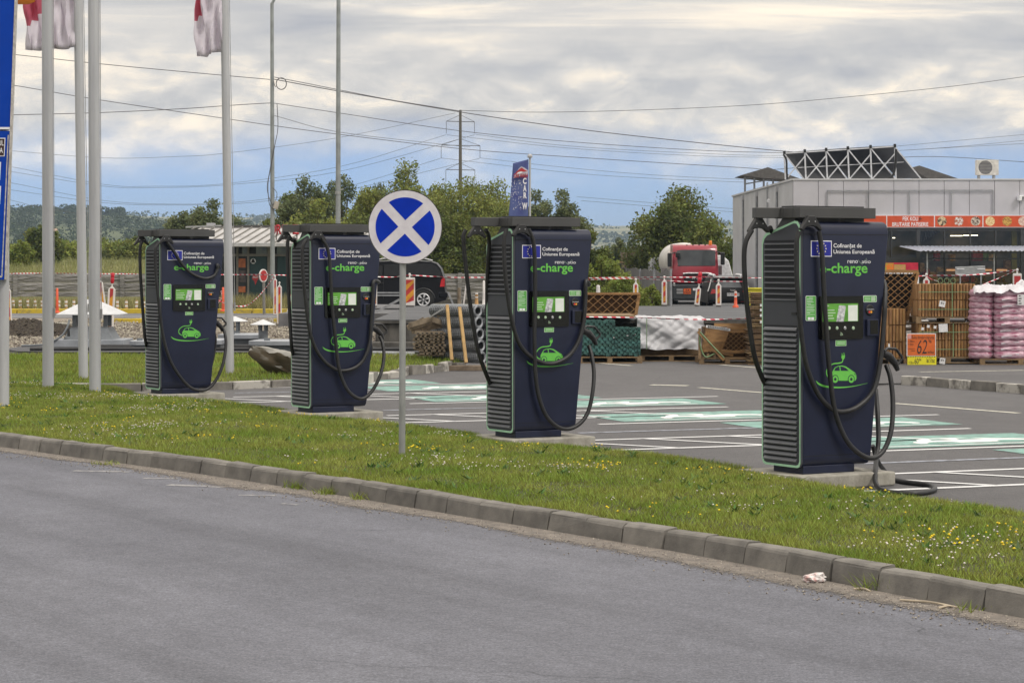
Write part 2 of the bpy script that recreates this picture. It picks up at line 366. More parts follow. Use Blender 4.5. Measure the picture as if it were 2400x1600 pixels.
# kerb stones, each one its own block
kerb = thing('kerb', 'grey concrete kerb of separate blocks along the near road edge', 'kerb')
JK = arc_resample(KB, 0.475)
rk = random.Random(3)
for i in range(len(JK) - 1):
    a, b = JK[i], JK[i + 1]
    if a.y > 34 or a.y < 9: continue
    d = (b - a).normalized(); n = Vector((-d.y, d.x, 0)); L = (b - a).length - 0.008 - rk.random() * 0.010
    c = (a + b) / 2 + n * rk.uniform(-0.006, 0.008); h = 0.152 + rk.uniform(-0.006, 0.006)
    prof = [(0.0, -0.05), (0.0, 0.0), (0.022, h - 0.028), (0.03, h - 0.012), (0.048, h), (0.145, h + 0.002), (0.15, h - 0.008), (0.15, -0.05)]
    vs = []
    tl = rk.uniform(-0.005, 0.005)
    for e in (-1, 1):
        for (q, z) in prof: vs.append(c + d * (e * L / 2 * (1.0 - (0.012 if z > h - 0.02 else 0))) + n * q + Vector((0, 0, z + e * tl)))
    for q_ in range(len(vs)):
        if random.random() < 0.5: vs[q_] = vs[q_] + Vector((rk.uniform(-1, 1), rk.uniform(-1, 1), rk.uniform(-1.4, 0.4))) * 0.006
    np_ = len(prof); fs = [tuple(range(np_))[::-1], tuple(range(np_, 2 * np_))] + [(j, (j + 1) % np_, np_ + (j + 1) % np_, np_ + j) for j in range(np_)]
    bo = MB().add(vs, fs).obj('kerb_stone', m_kerb, kerb)
KBB = [p + nrm(KB, i) * 0.15 for i, p in enumerate(KB)]     # back edge of the kerb
# verge: loft between the kerb's back edge and the line of the chargers
rear = [Vector((6.3, 13.6, 0)), Vector((4.85, 16.1, 0)), Vector((3.85, 17.9, 0)), Vector((3.02, 19.35, 0))]
gap = [(2.58, 20.2), (2.27, 20.95), (2.2, 21.7), (1.72, 22.6), (0.95, 24.0)]
for i in range(4):
    for j, (x, y) in enumerate(gap if i < 3 else gap[:2]): rear.append(Vector((x - 2.576 * i, y + 4.33 * i, 0)))
rear += [Vector((-5.75, 34.9, 0)), Vector((-6.3, 36.5, 0)), Vector((-9, 37.5, 0)), Vector((-18, 40, 0))]
rear = rear[::-1]
def resample(P, n):
    L = [0]
    for a, b in zip(P, P[1:]): L.append(L[-1] + (b - a).length)
    out = []; j = 0
    for i in range(n):
        s = L[-1] * i / (n - 1)
        while j < len(L) - 2 and L[j + 1] < s: j += 1
        out.append(P[j] + (P[j + 1] - P[j]) * ((s - L[j]) / max(L[j + 1] - L[j], 1e-9)))
    return out
NT, NS = 160, 22
VF = resample([p for p in KBB if p.y > 9.5], NT); VR = resample(rear, NT)
def zv(s, x, y):
    e = min(1, s / 0.12); f = min(1, (1 - s) / 0.16)
    return 0.115 + 0.05 * e * f - 0.055 * (1 - f) + 0.018 * mnoise.noise((x * 0.9, y * 0.9, 0)) + 0.008 * mnoise.noise((x * 5, y * 5, 3))
def loft(A, B, ns, zf, name, m):
    n = len(A); vs = []; fs = []
    for i in range(n):
        for j in range(ns):
            s = j / (ns - 1); p = A[i] + (B[i] - A[i]) * s; vs.append((p.x, p.y, zf(s, p.x, p.y)))
    for i in range(n - 1):
        for j in range(ns - 1): fs.append((i * ns + j, (i + 1) * ns + j, (i + 1) * ns + j + 1, i * ns + j + 1))
    return tag(MB().add(vs, fs).obj(name, m, smooth=80), kind='structure')
loft(VF, VR, NS, zv, 'grass_verge', m_soil)
LF = resample([Vector(p) for p in ((-24, 37.6, 0), (-9, 37.4, 0), (-6.3, 36.75, 0), (-4.81, 37.3, 0), (-3.63, 38.2, 0), (-2.55, 38.9, 0), (-2.3, 41, 0), (-1.9, 42.7, 0), (-0.95, 44.8, 0))], 60)
LR = resample([Vector(p) for p in ((-24, 47, 0), (-8, 46.9, 0), (-5, 46.7, 0), (-3.3, 46.6, 0), (-2.6, 46.4, 0), (-2, 46.2, 0), (-1.6, 46, 0), (-0.9, 45.6, 0))], 60)
def zl(s, x, y): return 0.10 + 0.04 * min(1, s * 5) + 0.05 * s + 0.03 * mnoise.noise((x * 0.4, y * 0.4, 5))
loft(LF, LR, 14, zl, 'back_lawn', m_soil)

# grass blades
m_grass = mat('grass blades', (0.160, 0.240, 0.030), 0.7, col2=(0.29, 0.315, 0.068), scale=1.1, island=0.5, transl=0.35, spec=0.25, lo=0.40, hi=0.66, detail=6)
m_dry = mat('dry grass', (0.30, 0.255, 0.12), 0.85, col2=(0.16, 0.17, 0.06), scale=1.2, island=0.35, transl=0.25, spec=0.2)
def blades(P, hgt, wid, lean):
    n = len(P); a = np.random.uniform(0, 2 * np.pi, n); h = hgt * np.random.uniform(0.45, 1.15, n); w = wid * np.random.uniform(0.6, 1.2, n)
    dx, dy = np.cos(a) * w / 2, np.sin(a) * w / 2
    b = np.random.uniform(0, 2 * np.pi, n); l = lean * h * np.random.uniform(0.2, 1.0, n)
    tip = P + np.stack([np.cos(b) * l, np.sin(b) * l, h], 1)
    v = np.empty((n, 3, 3)); v[:, 0] = P + np.stack([dx, dy, 0 * dx], 1); v[:, 1] = P - np.stack([dx, dy, 0 * dx], 1); v[:, 2] = tip
    return v
def scatter(A, B, zf, n, s0=0.0, s1=1.0, keep=None):
    A2 = np.array([[p.x, p.y] for p in A]); B2 = np.array([[p.x, p.y] for p in B])
    wd = np.linalg.norm(B2 - A2, axis=1); wd = (wd[1:] + wd[:-1]) / 2 * np.linalg.norm(np.diff((A2 + B2) / 2, axis=0), axis=1)
    i = np.random.choice(len(wd), n, p=wd / wd.sum()); t = np.random.rand(n)[:, None]; s = np.random.uniform(s0, s1, n)
    a = A2[i] * (1 - t) + A2[i + 1] * t; b = B2[i] * (1 - t) + B2[i + 1] * t; p = a + (b - a) * s[:, None]
    if keep is not None:
        k = keep(p); p, s = p[k], s[k]
    z = np.array([zf(ss, x, y) for ss, (x, y) in zip(s, p)])
    return np.column_stack([p, z])
def inview(p): return (np.abs(p[:, 0]) < p[:, 1] * 0.232 + 0.4) & (p[:, 1] > 10)
def clear(p):                                              # nothing grows on the concrete pads
    k = inview(p)
    for c in CH:
        dx, dy = p[:, 0] - c.x, p[:, 1] - c.y
        u_ = dx * U.x + dy * U.y; r_ = dx * R_.x + dy * R_.y
        k &= ~((u_ > -0.16) & (u_ < 0.96) & (r_ > -0.18) & (r_ < 0.78))
    return k
gp = scatter(VF, VR, zv, 400000, 0.0, 1.0, clear)
tuft = np.array([mnoise.noise((x * 1.7, y * 1.7, 9.0)) for x, y, z in gp[:, :3]])
sc = np.clip(1.0 + 0.85 * tuft + np.array([0.5 * mnoise.noise((x * 7, y * 7, 2.0)) for x, y, z in gp]), 0.40, 2.0)
bare = np.array([mnoise.noise((x * 1.1 + 4, y * 1.1, 5.0)) + 0.6 * mnoise.noise((x * 4, y * 4, 1.0)) for x, y, z in gp]) + np.random.uniform(-0.25, 0.25, len(gp)) < 0.80
gp, sc = gp[bare], sc[bare]
v = blades(gp, 0.043, 0.0090, 1.2); v[:, 2] = gp + (v[:, 2] - gp) * sc[:, None]
gp2 = scatter(VF, VR, zv, 26000, 0.0, 0.05, inview); v2 = blades(gp2, 0.07, 0.009, 1.0)
gp3 = scatter(VF, VR, zv, 26000, 0.94, 1.0, clear); v3 = blades(gp3, 0.07, 0.009, 0.9)
tag(link('grass', np_mesh('grass', np.concatenate([v, v2, v3]), 3, m_grass)), 'short green grass growing on the verge beside the road', 'grass', kind='stuff')
dp_ = scatter(VF, VR, zv, 26000, 0.0, 1.0, clear); dp_ = dp_[np.array([mnoise.noise((x * 1.3, y * 1.3, 12.0)) for x, y, z in dp_]) + np.random.uniform(-0.4, 0.4, len(dp_)) > 0.05]
tag(link('dry_blades', np_mesh('dry_blades', blades(dp_, 0.055, 0.008, 1.3), 3, m_dry)), 'dry straw coloured blades mixed into the verge grass', 'grass', kind='stuff')
m_weed = mat('broad weed', (0.075, 0.15, 0.028), 0.6, var=0.2, island=0.35, transl=0.25)
wp_ = scatter(VF, VR, zv, 420, 0.03, 0.97, clear); wq = np.repeat(wp_, 7, 0); wq[:, :2] += np.random.normal(0, 0.025, (len(wq), 2)); wq[:, 2] += 0.012
wb = blades(wq, 0.05, 0.035, 2.2); tag(link('broadleaf_weeds', np_mesh('broadleaf_weeds', wb, 3, m_weed)), 'low broad leaved weeds dotted in the verge', 'weeds', kind='stuff')
gl = scatter(LF, LR, zl, 110000, 0, 1, inview); vl = blades(gl, 0.08, 0.016, 0.8)
tag(link('back_grass', np_mesh('back_grass', vl, 3, m_grass)), 'short grass of the lawn behind the chargers', 'grass', kind='stuff')
# clover and yellow flowers, in drifts
m_clover = mat('clover white', (0.66, 0.60, 0.56), 0.8, var=0.1, island=0.2)
m_yellow = mat('flower yellow', (0.75, 0.55, 0.01), 0.7, var=0.1, island=0.2)
def heads(P, r, zl_, zh):
    n = len(P); rr = r * np.random.uniform(0.6, 1.2, n); c = P.copy(); c[:, 2] += np.random.uniform(zl_, zh, n)
    o = np.array([(1, 0, 0), (0, 1, 0), (-1, 0, 0), (0, -1, 0), (0, 0, 0.8), (0, 0, -0.8)]); f = [(0, 1, 4), (1, 2, 4), (2, 3, 4), (3, 0, 4), (1, 0, 5), (2, 1, 5), (3, 2, 5), (0, 3, 5)]
    V = c[:, None, :] + o[None] * rr[:, None, None]
    return np.concatenate([V[:, list(t)] for t in f], 0)
cp = scatter(VF, VR, zv, 26000, 0.03, 0.97, clear)
dn = np.array([mnoise.noise((x * 0.55, y * 0.55, 2.0)) + 0.7 * mnoise.noise((x * 2.1, y * 2.1, 4.0)) for x, y, z in cp])
cw = cp[(dn + np.random.uniform(-0.55, 0.55, len(cp))) > 0.66]
tag(link('clover_flowers', np_mesh('clover_flowers', heads(cw, 0.0078, 0.028, 0.055), 3, m_clover)), 'small white clover heads dotted through the verge grass', 'flowers', kind='stuff')
dy = np.array([mnoise.noise((x * 0.8 + 9, y * 0.8, 6.0)) + 0.8 * mnoise.noise((x * 3.0, y * 3.0, 8.0)) for x, y, z in cp])
cyw = cp[(dy + np.random.uniform(-0.4, 0.4, len(cp))) > 0.80][:1100]
tag(link('yellow_flowers', np_mesh('yellow_flowers', heads(cyw, 0.0105, 0.03, 0.07), 3, m_yellow)), 'small yellow flowers scattered over the verge grass', 'flowers', kind='stuff')
# pebbles in the gutter
pts = []
for i in range(2600):
    q = random.randrange(30, len(KB) - 8); n = nrm(KB, q); s = abs(random.gauss(0, 0.22)); p = KB[q] - n * (0.01 + s) + (KB[q + 1] - KB[q]) * random.random()
    pts.append((p.x, p.y, 0.010))
tag(link('gutter_pebbles', np_mesh('gutter_pebbles', heads(np.array(pts), 0.008, 0, 0.002), 3, mat('pebble', (0.25, 0.22, 0.19), 0.9, var=0.2, island=0.5))), 'tiny loose stones along the gutter', 'pebbles', kind='stuff')

# flush edging strips between the charger pads, and the pads
for i in range(3):
    a = Vector((2.30 - 2.576 * i, 21.6 + 4.33 * i, 0)); b = Vector((0.88 - 2.576 * i, 24.55 + 4.33 * i, 0))
    MBx = MB().bar(a + Vector((0.05, 0, 0.02)), b + Vector((0.05, 0, 0.02)), 0.12, 0.06)
    tag(MBx.obj('edging_strip', m_conc, bevel=0.008), kind='structure')
pad_me = MB().bx(-0.15, 0.93, -0.17, 0.78, -0.1, 0.0).mesh('concrete_pad', m_conc)
pad_lab = ['concrete pad under the nearest charger, with a cable loop lying beside it', 'concrete pad under the second nearest charger',
           'concrete pad under the charger behind the round sign', 'concrete pad under the farthest charger near the flagpoles']
for i in range(4):
    # pads reach 0.1 m below ground so that they sit in the asphalt
    o = link('concrete_pad', pad_me, None, 0.012, (CH[i].x, CH[i].y, 0.128), TH); o.scale.z = 1.25
    tag(o, pad_lab[i], 'concrete pad', 'concrete pads under the chargers')

# ------------------------------------------------------------------ painted markings
m_white = mat('road paint', (0.70, 0.70, 0.70), 0.7, col2=(0.30, 0.30, 0.30), scale=14, detail=9, lo=0.22, hi=0.42)
m_oldwhite = mat('old road paint', (0.36, 0.38, 0.44), 0.8, col2=(0.14, 0.14, 0.15), scale=9, detail=9, lo=0.35, hi=0.6)
m_cream = mat('cream road paint', (0.55, 0.53, 0.45), 0.8, col2=(0.2, 0.2, 0.18), scale=10, detail=9, lo=0.3, hi=0.5)
m_green = mat('green road paint', (0.20, 0.37, 0.32), 0.75, col2=(0.12, 0.17, 0.155), scale=5, detail=10, lo=0.34, hi=0.56)
def Zs(x, y): return (1900 + x / 3.92, 780 + y / 3.92)
def strip(a, b, w, z, m, name):
    a, b = Vector((a.x, a.y, 0)), Vector((b.x, b.y, 0)); d = (b - a).normalized(); n = Vector((-d.y, d.x, 0)) * w / 2; zz = Vector((0, 0, z))
    return tag(MB().quad(a - n + zz, b - n + zz, b + n + zz, a + n + zz).obj(name, m), kind='structure')
V22 = Vector((0.927, 0.375, 0))
def gz(x, y): return G(*Zs(x, y))
CAR_OUT = [(0, 0.10), (0.0, 0.32), (0.05, 0.47), (0.10, 0.52), (0.14, 0.72), (0.22, 0.90), (0.36, 0.99), (0.52, 0.98), (0.68, 0.85), (0.80, 0.66), (0.92, 0.56), (0.985, 0.42), (1.0, 0.22), (0.97, 0.10)]
for i in range(4):
    t = Vector((-2.576 * i, 4.33 * i, 0))
    a0 = gz(760, 1295) + t; strip(a0 - V22 * 0.2, a0 + V22 * 4.9, 0.10, 0.005, m_white, 'bay_line')
    c0 = gz(740, 1445) + t; strip(c0 - V22 * 0.3, c0 + V22 * 4.9, 0.11, 0.005, m_white, 'bay_line')
    e0 = gz(690, 1085) + t; strip(e0 - V22 * 0.4, e0 + V22 * 4.6, 0.10, 0.005, m_white, 'bay_line')
    d0 = gz(640, 1195) + t; strip(d0 - V22 * 0.4, d0 + V22 * 2.6, 0.12, 0.0045, m_oldwhite, 'old_bay_line')
    for k in range(-1, 3):                                # hatched strip between the pairs of bays
        p = a0 + V22 * (0.45 + 1.1 * k); q = c0 + V22 * (2.2 + 1.1 * k)
        strip(p, q, 0.09, 0.0065, m_white, 'hatch_line')
    if False: strip(e0 + V22 * 4.6, a0 + V22 * 4.85 + Vector((0.02, 0.0, 0)), 0.07, 0.006, m_white, 'bay_end_line')
    for base, off in ((e0, 0.55), (e0, -0.0)):
        pass
    for side in (1, -1):
        n22 = Vector((-0.375, 0.927, 0)); o0 = e0 + V22 * (0.1 if side > 0 else 1.15) + n22 * (0.28 if side > 0 else -1.75)
        L, Wd = 2.7, 1.45
        sq = MB().quad(*(o0 + V22 * x + n22 * y + Vector((0, 0, 0.005)) for x, y in ((0, 0), (L, 0), (L, Wd), (0, Wd)))).obj('green_bay_square', m_green)
        tag(sq, kind='structure')
        car = MB().add([o0 + V22 * (0.75 + 1.6 * x) + n22 * (0.30 + 0.75 * y) + Vector((0, 0, 0.0075)) for x, y in CAR_OUT], [tuple(range(len(CAR_OUT)))])
        car.add([o0 + V22 * x + n22 * y + Vector((0, 0, 0.0075)) for x, y in ((0.2, 0.12), (2.3, 0.10), (2.3, 0.17), (0.2, 0.19))], [(0, 1, 2, 3)])
        car.obj('car_symbol', m_white, sq)
        wd = MB()
        for px0, px1 in ((0.24, 0.42), (0.47, 0.68)):
            wd.add([o0 + V22 * (0.75 + 1.6 * x) + n22 * (0.30 + 0.75 * y) + Vector((0, 0, 0.009)) for x, y in ((px0, 0.6), (px1, 0.6), (px1 - 0.05, 0.86), (px0 + 0.04, 0.84))], [(0, 1, 2, 3)])
        for wx in (0.2, 0.78):
            wd.add([o0 + V22 * (0.75 + 1.6 * wx + 0.2 * math.cos(k * 0.524)) + n22 * (0.40 + 0.16 * math.sin(k * 0.524)) + Vector((0, 0, 0.009)) for k in range(12)], [tuple(range(12))])
        wd.obj('car_symbol_cutout', m_green, sq)
def pl(a, b, w, m): strip(G(*a), G(*b), w, 0.005, m, 'road_line')
pl(Zs(765, 648), Zs(1910, 738), 0.13, m_cream); pl(Zs(1000, 360), Zs(1960, 345), 0.14, m_cream)
def dd(x, y): return (x * 1.0204, y * 1.0204)
pl(dd(1605, 890), dd(1752, 902), 0.12, m_cream); pl(dd(1495, 884), dd(1580, 886), 0.22, m_cream); pl(dd(1365, 833), dd(1450, 840), 0.12, m_cream); pl(dd(1565, 825), dd(1600, 828), 0.12, m_cream)
pl(dd(1655, 838), dd(1755, 846), 0.12, m_cream)
# worn white dashes at the road edge
m_dash = mat('worn dash', (0.34, 0.33, 0.32), 0.8, col2=(0.15, 0.15, 0.165), scale=12, detail=9, lo=0.42, hi=0.6)
def road_dash(a, b, w): strip(G(*a), G(*b), w * 1.1, 0.0068, m_dash, 'worn_road_dash')
road_dash((172, 1104), (305, 1106.5), 0.10); road_dash((336, 1121.5), (415, 1122.5), 0.10); road_dash((395, 1137), (530, 1142), 0.12); road_dash((560, 1161), (646, 1162.5), 0.07); road_dash((660, 1181), (700, 1184), 0.06)

# kerb of the parking lot behind the chargers (white and grey painted, worn, jumbled)
m_kw = mat('whitewashed kerb', (0.42, 0.40, 0.36), 0.9, col2=(0.15, 0.14, 0.125), scale=4.5, detail=9, bump=0.6, bscale=40, lo=0.38, hi=0.52)
def kerb_row(name, label, pts, step, h, w, jumble, seed, start=0):
    root = thing(name, label, 'kerb'); r = random.Random(seed); J = arc_resample(spline(pts, 6), step)
    for i in range(len(J) - 1):
        a, b = J[i], J[i + 1]; d = (b - a).normalized(); n = Vector((-d.y, d.x, 0)); L = (b - a).length - 0.02
        c = (a + b) / 2 + n * (w / 2 + r.uniform(-1, 1) * jumble * 0.5); hh = h + r.uniform(-1, 1) * jumble * 0.3
        Rm = Matrix.Rotation(math.atan2(d.y, d.x) + r.uniform(-1, 1) * jumble, 3, 'Z') @ Matrix.Rotation(r.uniform(-1, 1) * jumble * 0.6, 3, 'X') @ Matrix.Rotation(r.uniform(-1, 1) * jumble * 0.4, 3, 'Y')
        MB().box(c + Vector((0, 0, hh / 2 - 0.02)), (L, w, hh + 0.04), R=Rm).obj('kerb_stone', m_kw if (i + start) % 2 == 0 else m_kerb, root, bevel=0.015)
    return root
kerb_row('parking_kerb', 'worn white and grey painted kerb edging the lawn behind the chargers', [Vector((-7.4, 36.6, 0)), G(278, 917), G(500, 914), G(684, 907), G(851, 902.5)], 0.75, 0.13, 0.16, 0.02, 5)
kerb_row('broken_kerb', 'jumbled broken kerb stones curving toward the wire mesh rolls', [G(858, 901), G(902, 888), G(934, 884.5), G(964, 878), G(1006, 875), G(1047, 870), G(1092, 865)], 0.50, 0.14, 0.15, 0.12, 8)
isl = [G(*Zs(825, 475)), G(*Zs(900, 482)), G(*Zs(1070, 490)), G(*Zs(1230, 503)), G(*Zs(1560, 530)), G(*Zs(1910, 556)), G(2450, 931), G(2560, 945)]
kerb_row('island_kerb', 'black and white painted kerb of the asphalt island at the right edge', isl, 0.62, 0.15, 0.14, 0.02, 11)
it = [p + Vector((0.02, 0.14, 0)) for p in isl] + [Vector((11.5, 40, 0)), Vector((4.6, 39.0, 0)), Vector((4.05, 36.8, 0))]
sheet('traffic_island', [(p.x, p.y) for p in it], 0.13, m_lot)
# ------------------------------------------------------------------ charging stations
m_navy = mat('charger navy paint', (0.0125, 0.0165, 0.040), 0.36, var=0.10, scale=3, detail=8, bump=0.03, bscale=250, spec=0.42)
m_panel = mat('charger side grey', (0.050, 0.053, 0.064), 0.5, var=0.06, scale=2, bump=0.05, bscale=200)
m_louver = mat('louver grey', (0.135, 0.14, 0.155), 0.42, var=0.06, scale=4)
m_recess = mat('charger recess', (0.008, 0.009, 0.013), 0.7, var=0.1)
m_beam = mat('cable arm grey', (0.060, 0.060, 0.060), 0.5, var=0.06, scale=3)
m_cable = mat('black cable rubber', (0.017, 0.017, 0.018), 0.5, var=0.2, scale=9, bump=0.1, bscale=80)
m_black = mat('black plastic', (0.012, 0.012, 0.013), 0.4, var=0.1)
m_gloss = mat('bezel black', (0.006, 0.006, 0.007), 0.12, var=0.05)
m_trim = mat('mint trim', (0.36, 0.62, 0.42), 0.5, var=0.05)
m_egreen = mat('print green', (0.13, 0.50, 0.07), 0.5, var=0.04)
m_sgreen = mat('sticker green', (0.10, 0.38, 0.07), 0.45, var=0.05)
m_pwhite = mat('print white', (0.78, 0.78, 0.80), 0.5, var=0.03)
m_eu = mat('flag blue', (0.012, 0.018, 0.27), 0.5, var=0.04)
m_star = mat('star gold', (0.85, 0.78, 0.5), 0.5, var=0.03)
m_screen = mat('screen green', (0.07, 0.20, 0.03), 0.25, var=0.25, scale=7, emis=(0.10, 0.30, 0.03, 0.35))
m_screen2 = mat('screen pale', (0.45, 0.47, 0.43), 0.25, var=0.1, emis=(0.6, 0.62, 0.55, 0.35))
m_phone = mat('screen phone', (0.40, 0.41, 0.40), 0.3, var=0.35, scale=40, emis=(0.6, 0.6, 0.6, 0.2))
m_btn = mat('button pale green', (0.45, 0.60, 0.42), 0.4, var=0.1)
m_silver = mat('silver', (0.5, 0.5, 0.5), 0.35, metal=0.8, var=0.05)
m_orange_dot = mat('card orange', (0.8, 0.35, 0.03), 0.5); m_red_dot = mat('card red', (0.6, 0.03, 0.02), 0.5)
WT, WB, DP, HT = 0.985, 0.775, 0.575, 2.275
def wid(z): return WB + (WT - WB) * min(1, max(0, (z - 0.10) / 2.05))
c4 = CH[0]
def LP(px, py, yl=0.0, c=c4):                               # photo pixel -> (x, z) on the charger's plane y = yl
    ray = Vector(((px - 1200) / FPX, 1.0, -(py - HOR) / FPX)); nrm_ = R_
    p0 = c + R_ * yl; cm = Vector((0, 0, CZ)); t = (p0 - cm).dot(nrm_) / ray.dot(nrm_); h = cm + ray * t - c
    return h.dot(U), h.z
def Z1(x, y): return LP(1850 + x / 6.03, 520 + y / 6.03)
def Z7(x, y, yl=0.0): return LP(1720 + x / 2.178, 460 + y / 2.178, yl)
def rect1(x0, x1, y0, y1): a = Z1(x0, y1); b = Z1(x1, y0); return (a[0], b[0], a[1], b[1])
def rect7(x0, x1, y0, y1): a = Z7(x0, y1); b = Z7(x1, y0); return (a[0], b[0], a[1], b[1])
def plate(r, y0, y1, name, m, parent, bevel=0.0, corner=0.0):
    if corner:
        x0, x1, z0, z1 = r; c = min(corner, (x1 - x0) / 2.2, (z1 - z0) / 2.2); poly = []
        for cx, cz, a0 in ((x1 - c, z0 + c, -90), (x1 - c, z1 - c, 0), (x0 + c, z1 - c, 90), (x0 + c, z0 + c, 180)):
            for k in range(5): a = math.radians(a0 + 22.5 * k); poly.append((cx + c * math.cos(a), cz + c * math.sin(a)))
        return MB().prism(poly, y0, y1, 'y').obj(name, m, parent)
    return MB().bx(r[0], r[1], y0, y1, r[2], r[3]).obj(name, m, parent, bevel=bevel)

def charger_static():
    t = thing('charging_station', 'x', 'charging station')
    # plinth
    MB().bx(0.012, 0.60, 0.012, 0.45, 0.0, 0.075).obj('plinth', m_navy, t, bevel=0.006)
    # housing: side profile (y, z) swept across the width, the right end raked
    prof = [(0.085, 0.060), (0.035, 0.072), (0.008, 0.105), (0.0, 0.15), (0.0, 2.165), (0.006, 2.21), (0.022, 2.247), (0.05, 2.268), (0.085, HT), (DP - 0.05, HT - 0.10), (DP - 0.015, HT - 0.125), (DP, HT - 0.17), (DP, 0.10), (DP - 0.04, 0.060)]
    n = len(prof); vs = [(0.0, y, z) for y, z in prof] + [(wid(z), y, z) for y, z in prof]
    fs = [tuple(range(n)), tuple(range(n, 2 * n))[::-1]] + [(i, n + i, n + (i + 1) % n, (i + 1) % n) for i in range(n)]
    body = MB().add(vs, fs).obj('housing', m_navy, t, smooth=35, bevel=0.006)
    for zs_ in (2.152, 0.160): MB().bx(0.004, wid(zs_) - 0.004, -0.0015, 0.002, zs_, zs_ + 0.006).obj('seam', m_recess, body)
    # side panel, framed in mint trim, with louvres
    out = [(0.004, 0.10), (0.02, 0.068), (0.05, 0.058), (DP - 0.05, 0.058), (DP - 0.018, 0.07), (DP + 0.002, 0.11), (DP + 0.002, HT - 0.185), (DP - 0.02, HT - 0.135), (DP - 0.06, HT - 0.105), (0.09, HT + 0.002), (0.045, HT - 0.002), (0.012, HT - 0.04), (0.004, HT - 0.09)]
    cy = sum(p[0] for p in out) / len(out); czz = sum(p[1] for p in out) / len(out)
    def inset(d): return [(y + (d if y < cy else -d), z + (d * 1.2 if z < czz else -d * 1.3)) for y, z in out]
    sp = MB().prism(out, -0.022, -0.001, 'x').obj('side_panel', m_panel, t)
    a, b = out, inset(0.017); k = len(out)
    MB().add([(-0.0245, y, z) for y, z in a] + [(-0.0245, y, z) for y, z in b], [(i, (i + 1) % k, k + (i + 1) % k, k + i) for i in range(k)]).obj('mint_trim', m_trim, t)
    MB().bx(-0.0235, -0.0225, 0.055, DP - 0.045, 1.562, 2.105).bx(-0.0235, -0.0225, 0.055, DP - 0.045, 0.115, 1.335).obj('louver_recess', m_recess, sp)
    lu = MB().add([(-0.024, 0.052, 0.034), (-0.024, DP - 0.042, 0.034), (-0.044, DP - 0.042, 0.014), (-0.044, 0.052, 0.014), (-0.044, 0.052, 0.004), (-0.044, DP - 0.042, 0.004), (-0.024, DP - 0.042, 0.0), (-0.024, 0.052, 0.0)],
                  [(0, 1, 2, 3), (3, 2, 5, 4), (4, 5, 6, 7), (0, 3, 4, 7), (1, 6, 5, 2)])
    lower_me = lu.mesh('louver', m_louver)
    hi_me = MB().add([(-0.024, 0.052, 0.016), (-0.024, DP - 0.042, 0.016), (-0.036, DP - 0.042, 0.011), (-0.036, 0.052, 0.011), (-0.036, 0.052, 0.002), (-0.036, DP - 0.042, 0.002), (-0.024, DP - 0.042, 0.0), (-0.024, 0.052, 0.0)],
                  [(0, 1, 2, 3), (3, 2, 5, 4), (4, 5, 6, 7), (0, 3, 4, 7), (1, 6, 5, 2)]).mesh('louver', m_louver)
    for i in range(11): link('louver', hi_me, sp, loc=(0, 0, 1.558 + 0.0505 * i))
    for i in range(25): link('louver', lower_me, sp, loc=(0, 0, 0.107 + 0.0490 * i))
    MB().bx(-0.030, -0.022, 0.06, 0.13, 1.43, 1.455).obj('panel_latch', m_black, sp)
    # cable arm: beam over the front, beam over the side, neck
    arm = MB().bx(-0.035, 0.84, 0.0, 0.10, HT + 0.028, HT + 0.125).obj('front_beam', m_beam, t, bevel=0.004)
    MB().bx(-0.035, 0.065, 0.104, 0.24, HT + 0.028, HT + 0.125).bx(-0.033, 0.063, 0.246, 0.38, HT + 0.026, HT + 0.127).obj('side_beam', m_beam, t, bevel=0.004)
    MB().add([(0.0, 0.10, HT - 0.03), (0.0, 0.42, HT - 0.09), (0.0, 0.30, HT + 0.03), (0.0, 0.12, HT + 0.03), (0.5, 0.10, HT - 0.03), (0.5, 0.42, HT - 0.09), (0.5, 0.30, HT + 0.03), (0.5, 0.12, HT + 0.03)],
             [(0, 1, 2, 3), (4, 7, 6, 5), (3, 2, 6, 7), (0, 3, 7, 4), (1, 5, 6, 2)]).bx(0.55, 0.80, 0.12, 0.40, HT - 0.10, HT + 0.03).obj('neck', m_beam, t)
    MB().bx(0.02, 0.80, 0.12, 0.34, HT + 0.126, HT + 0.140).obj('beam_cover', m_black, arm)
    # front print and fittings
    F = -0.0025
    r = rect1(303, 597, 266, 491); fl = plate(r, -0.002, 0.001, 'eu_flag_border', m_pwhite, t)
    e = 0.008; fb = plate((r[0] + e, r[1] - e, r[2] + e, r[3] - e), -0.0035, 0.0, 'eu_flag', m_eu, t)
    st = MB(); cx, cz_ = (r[0] + r[1]) / 2, (r[2] + r[3]) / 2
    for q in range(12):
        a = math.radians(30 * q); sx, sz = cx + 0.052 * math.cos(a), cz_ + 0.052 * math.sin(a)
        pts = [(sx + (0.0095 if w % 2 == 0 else 0.004) * math.sin(w * math.pi / 5), -0.0042, sz + (0.0095 if w % 2 == 0 else 0.004) * math.cos(w * math.pi / 5)) for w in range(10)]
        st.add(pts, [tuple(range(10))])
    st.obj('eu_stars', m_star, fb)
    text_obj('Cofinanțat de', rect1(622, 1020, 307, 382), F, m_pwhite, t, 0.010)
    text_obj('Uniunea Europeană', rect1(622, 1202, 390, 465), F, m_pwhite, t, 0.010)
    text_obj('reno', rect1(820, 965, 543, 585), F, m_pwhite, t, 0.0)
    text_obj('atio', rect1(1022, 1147, 538, 585), F, m_pwhite, t, 0.0)
    vd = MB()
    for q in range(9):
        x = 972 + q * 14; y = (545 + q * 14) if q < 4 else (600 - (q - 4) * 20)
        p = Z1(x, y); vd.disc((p[0], F, p[1]), 0.0035, 8)
    vd.obj('dotted_v', m_btn, t)
    text_obj('e-charge', rect1(432, 1102, 580, 768), F, m_egreen, t, 0.018)
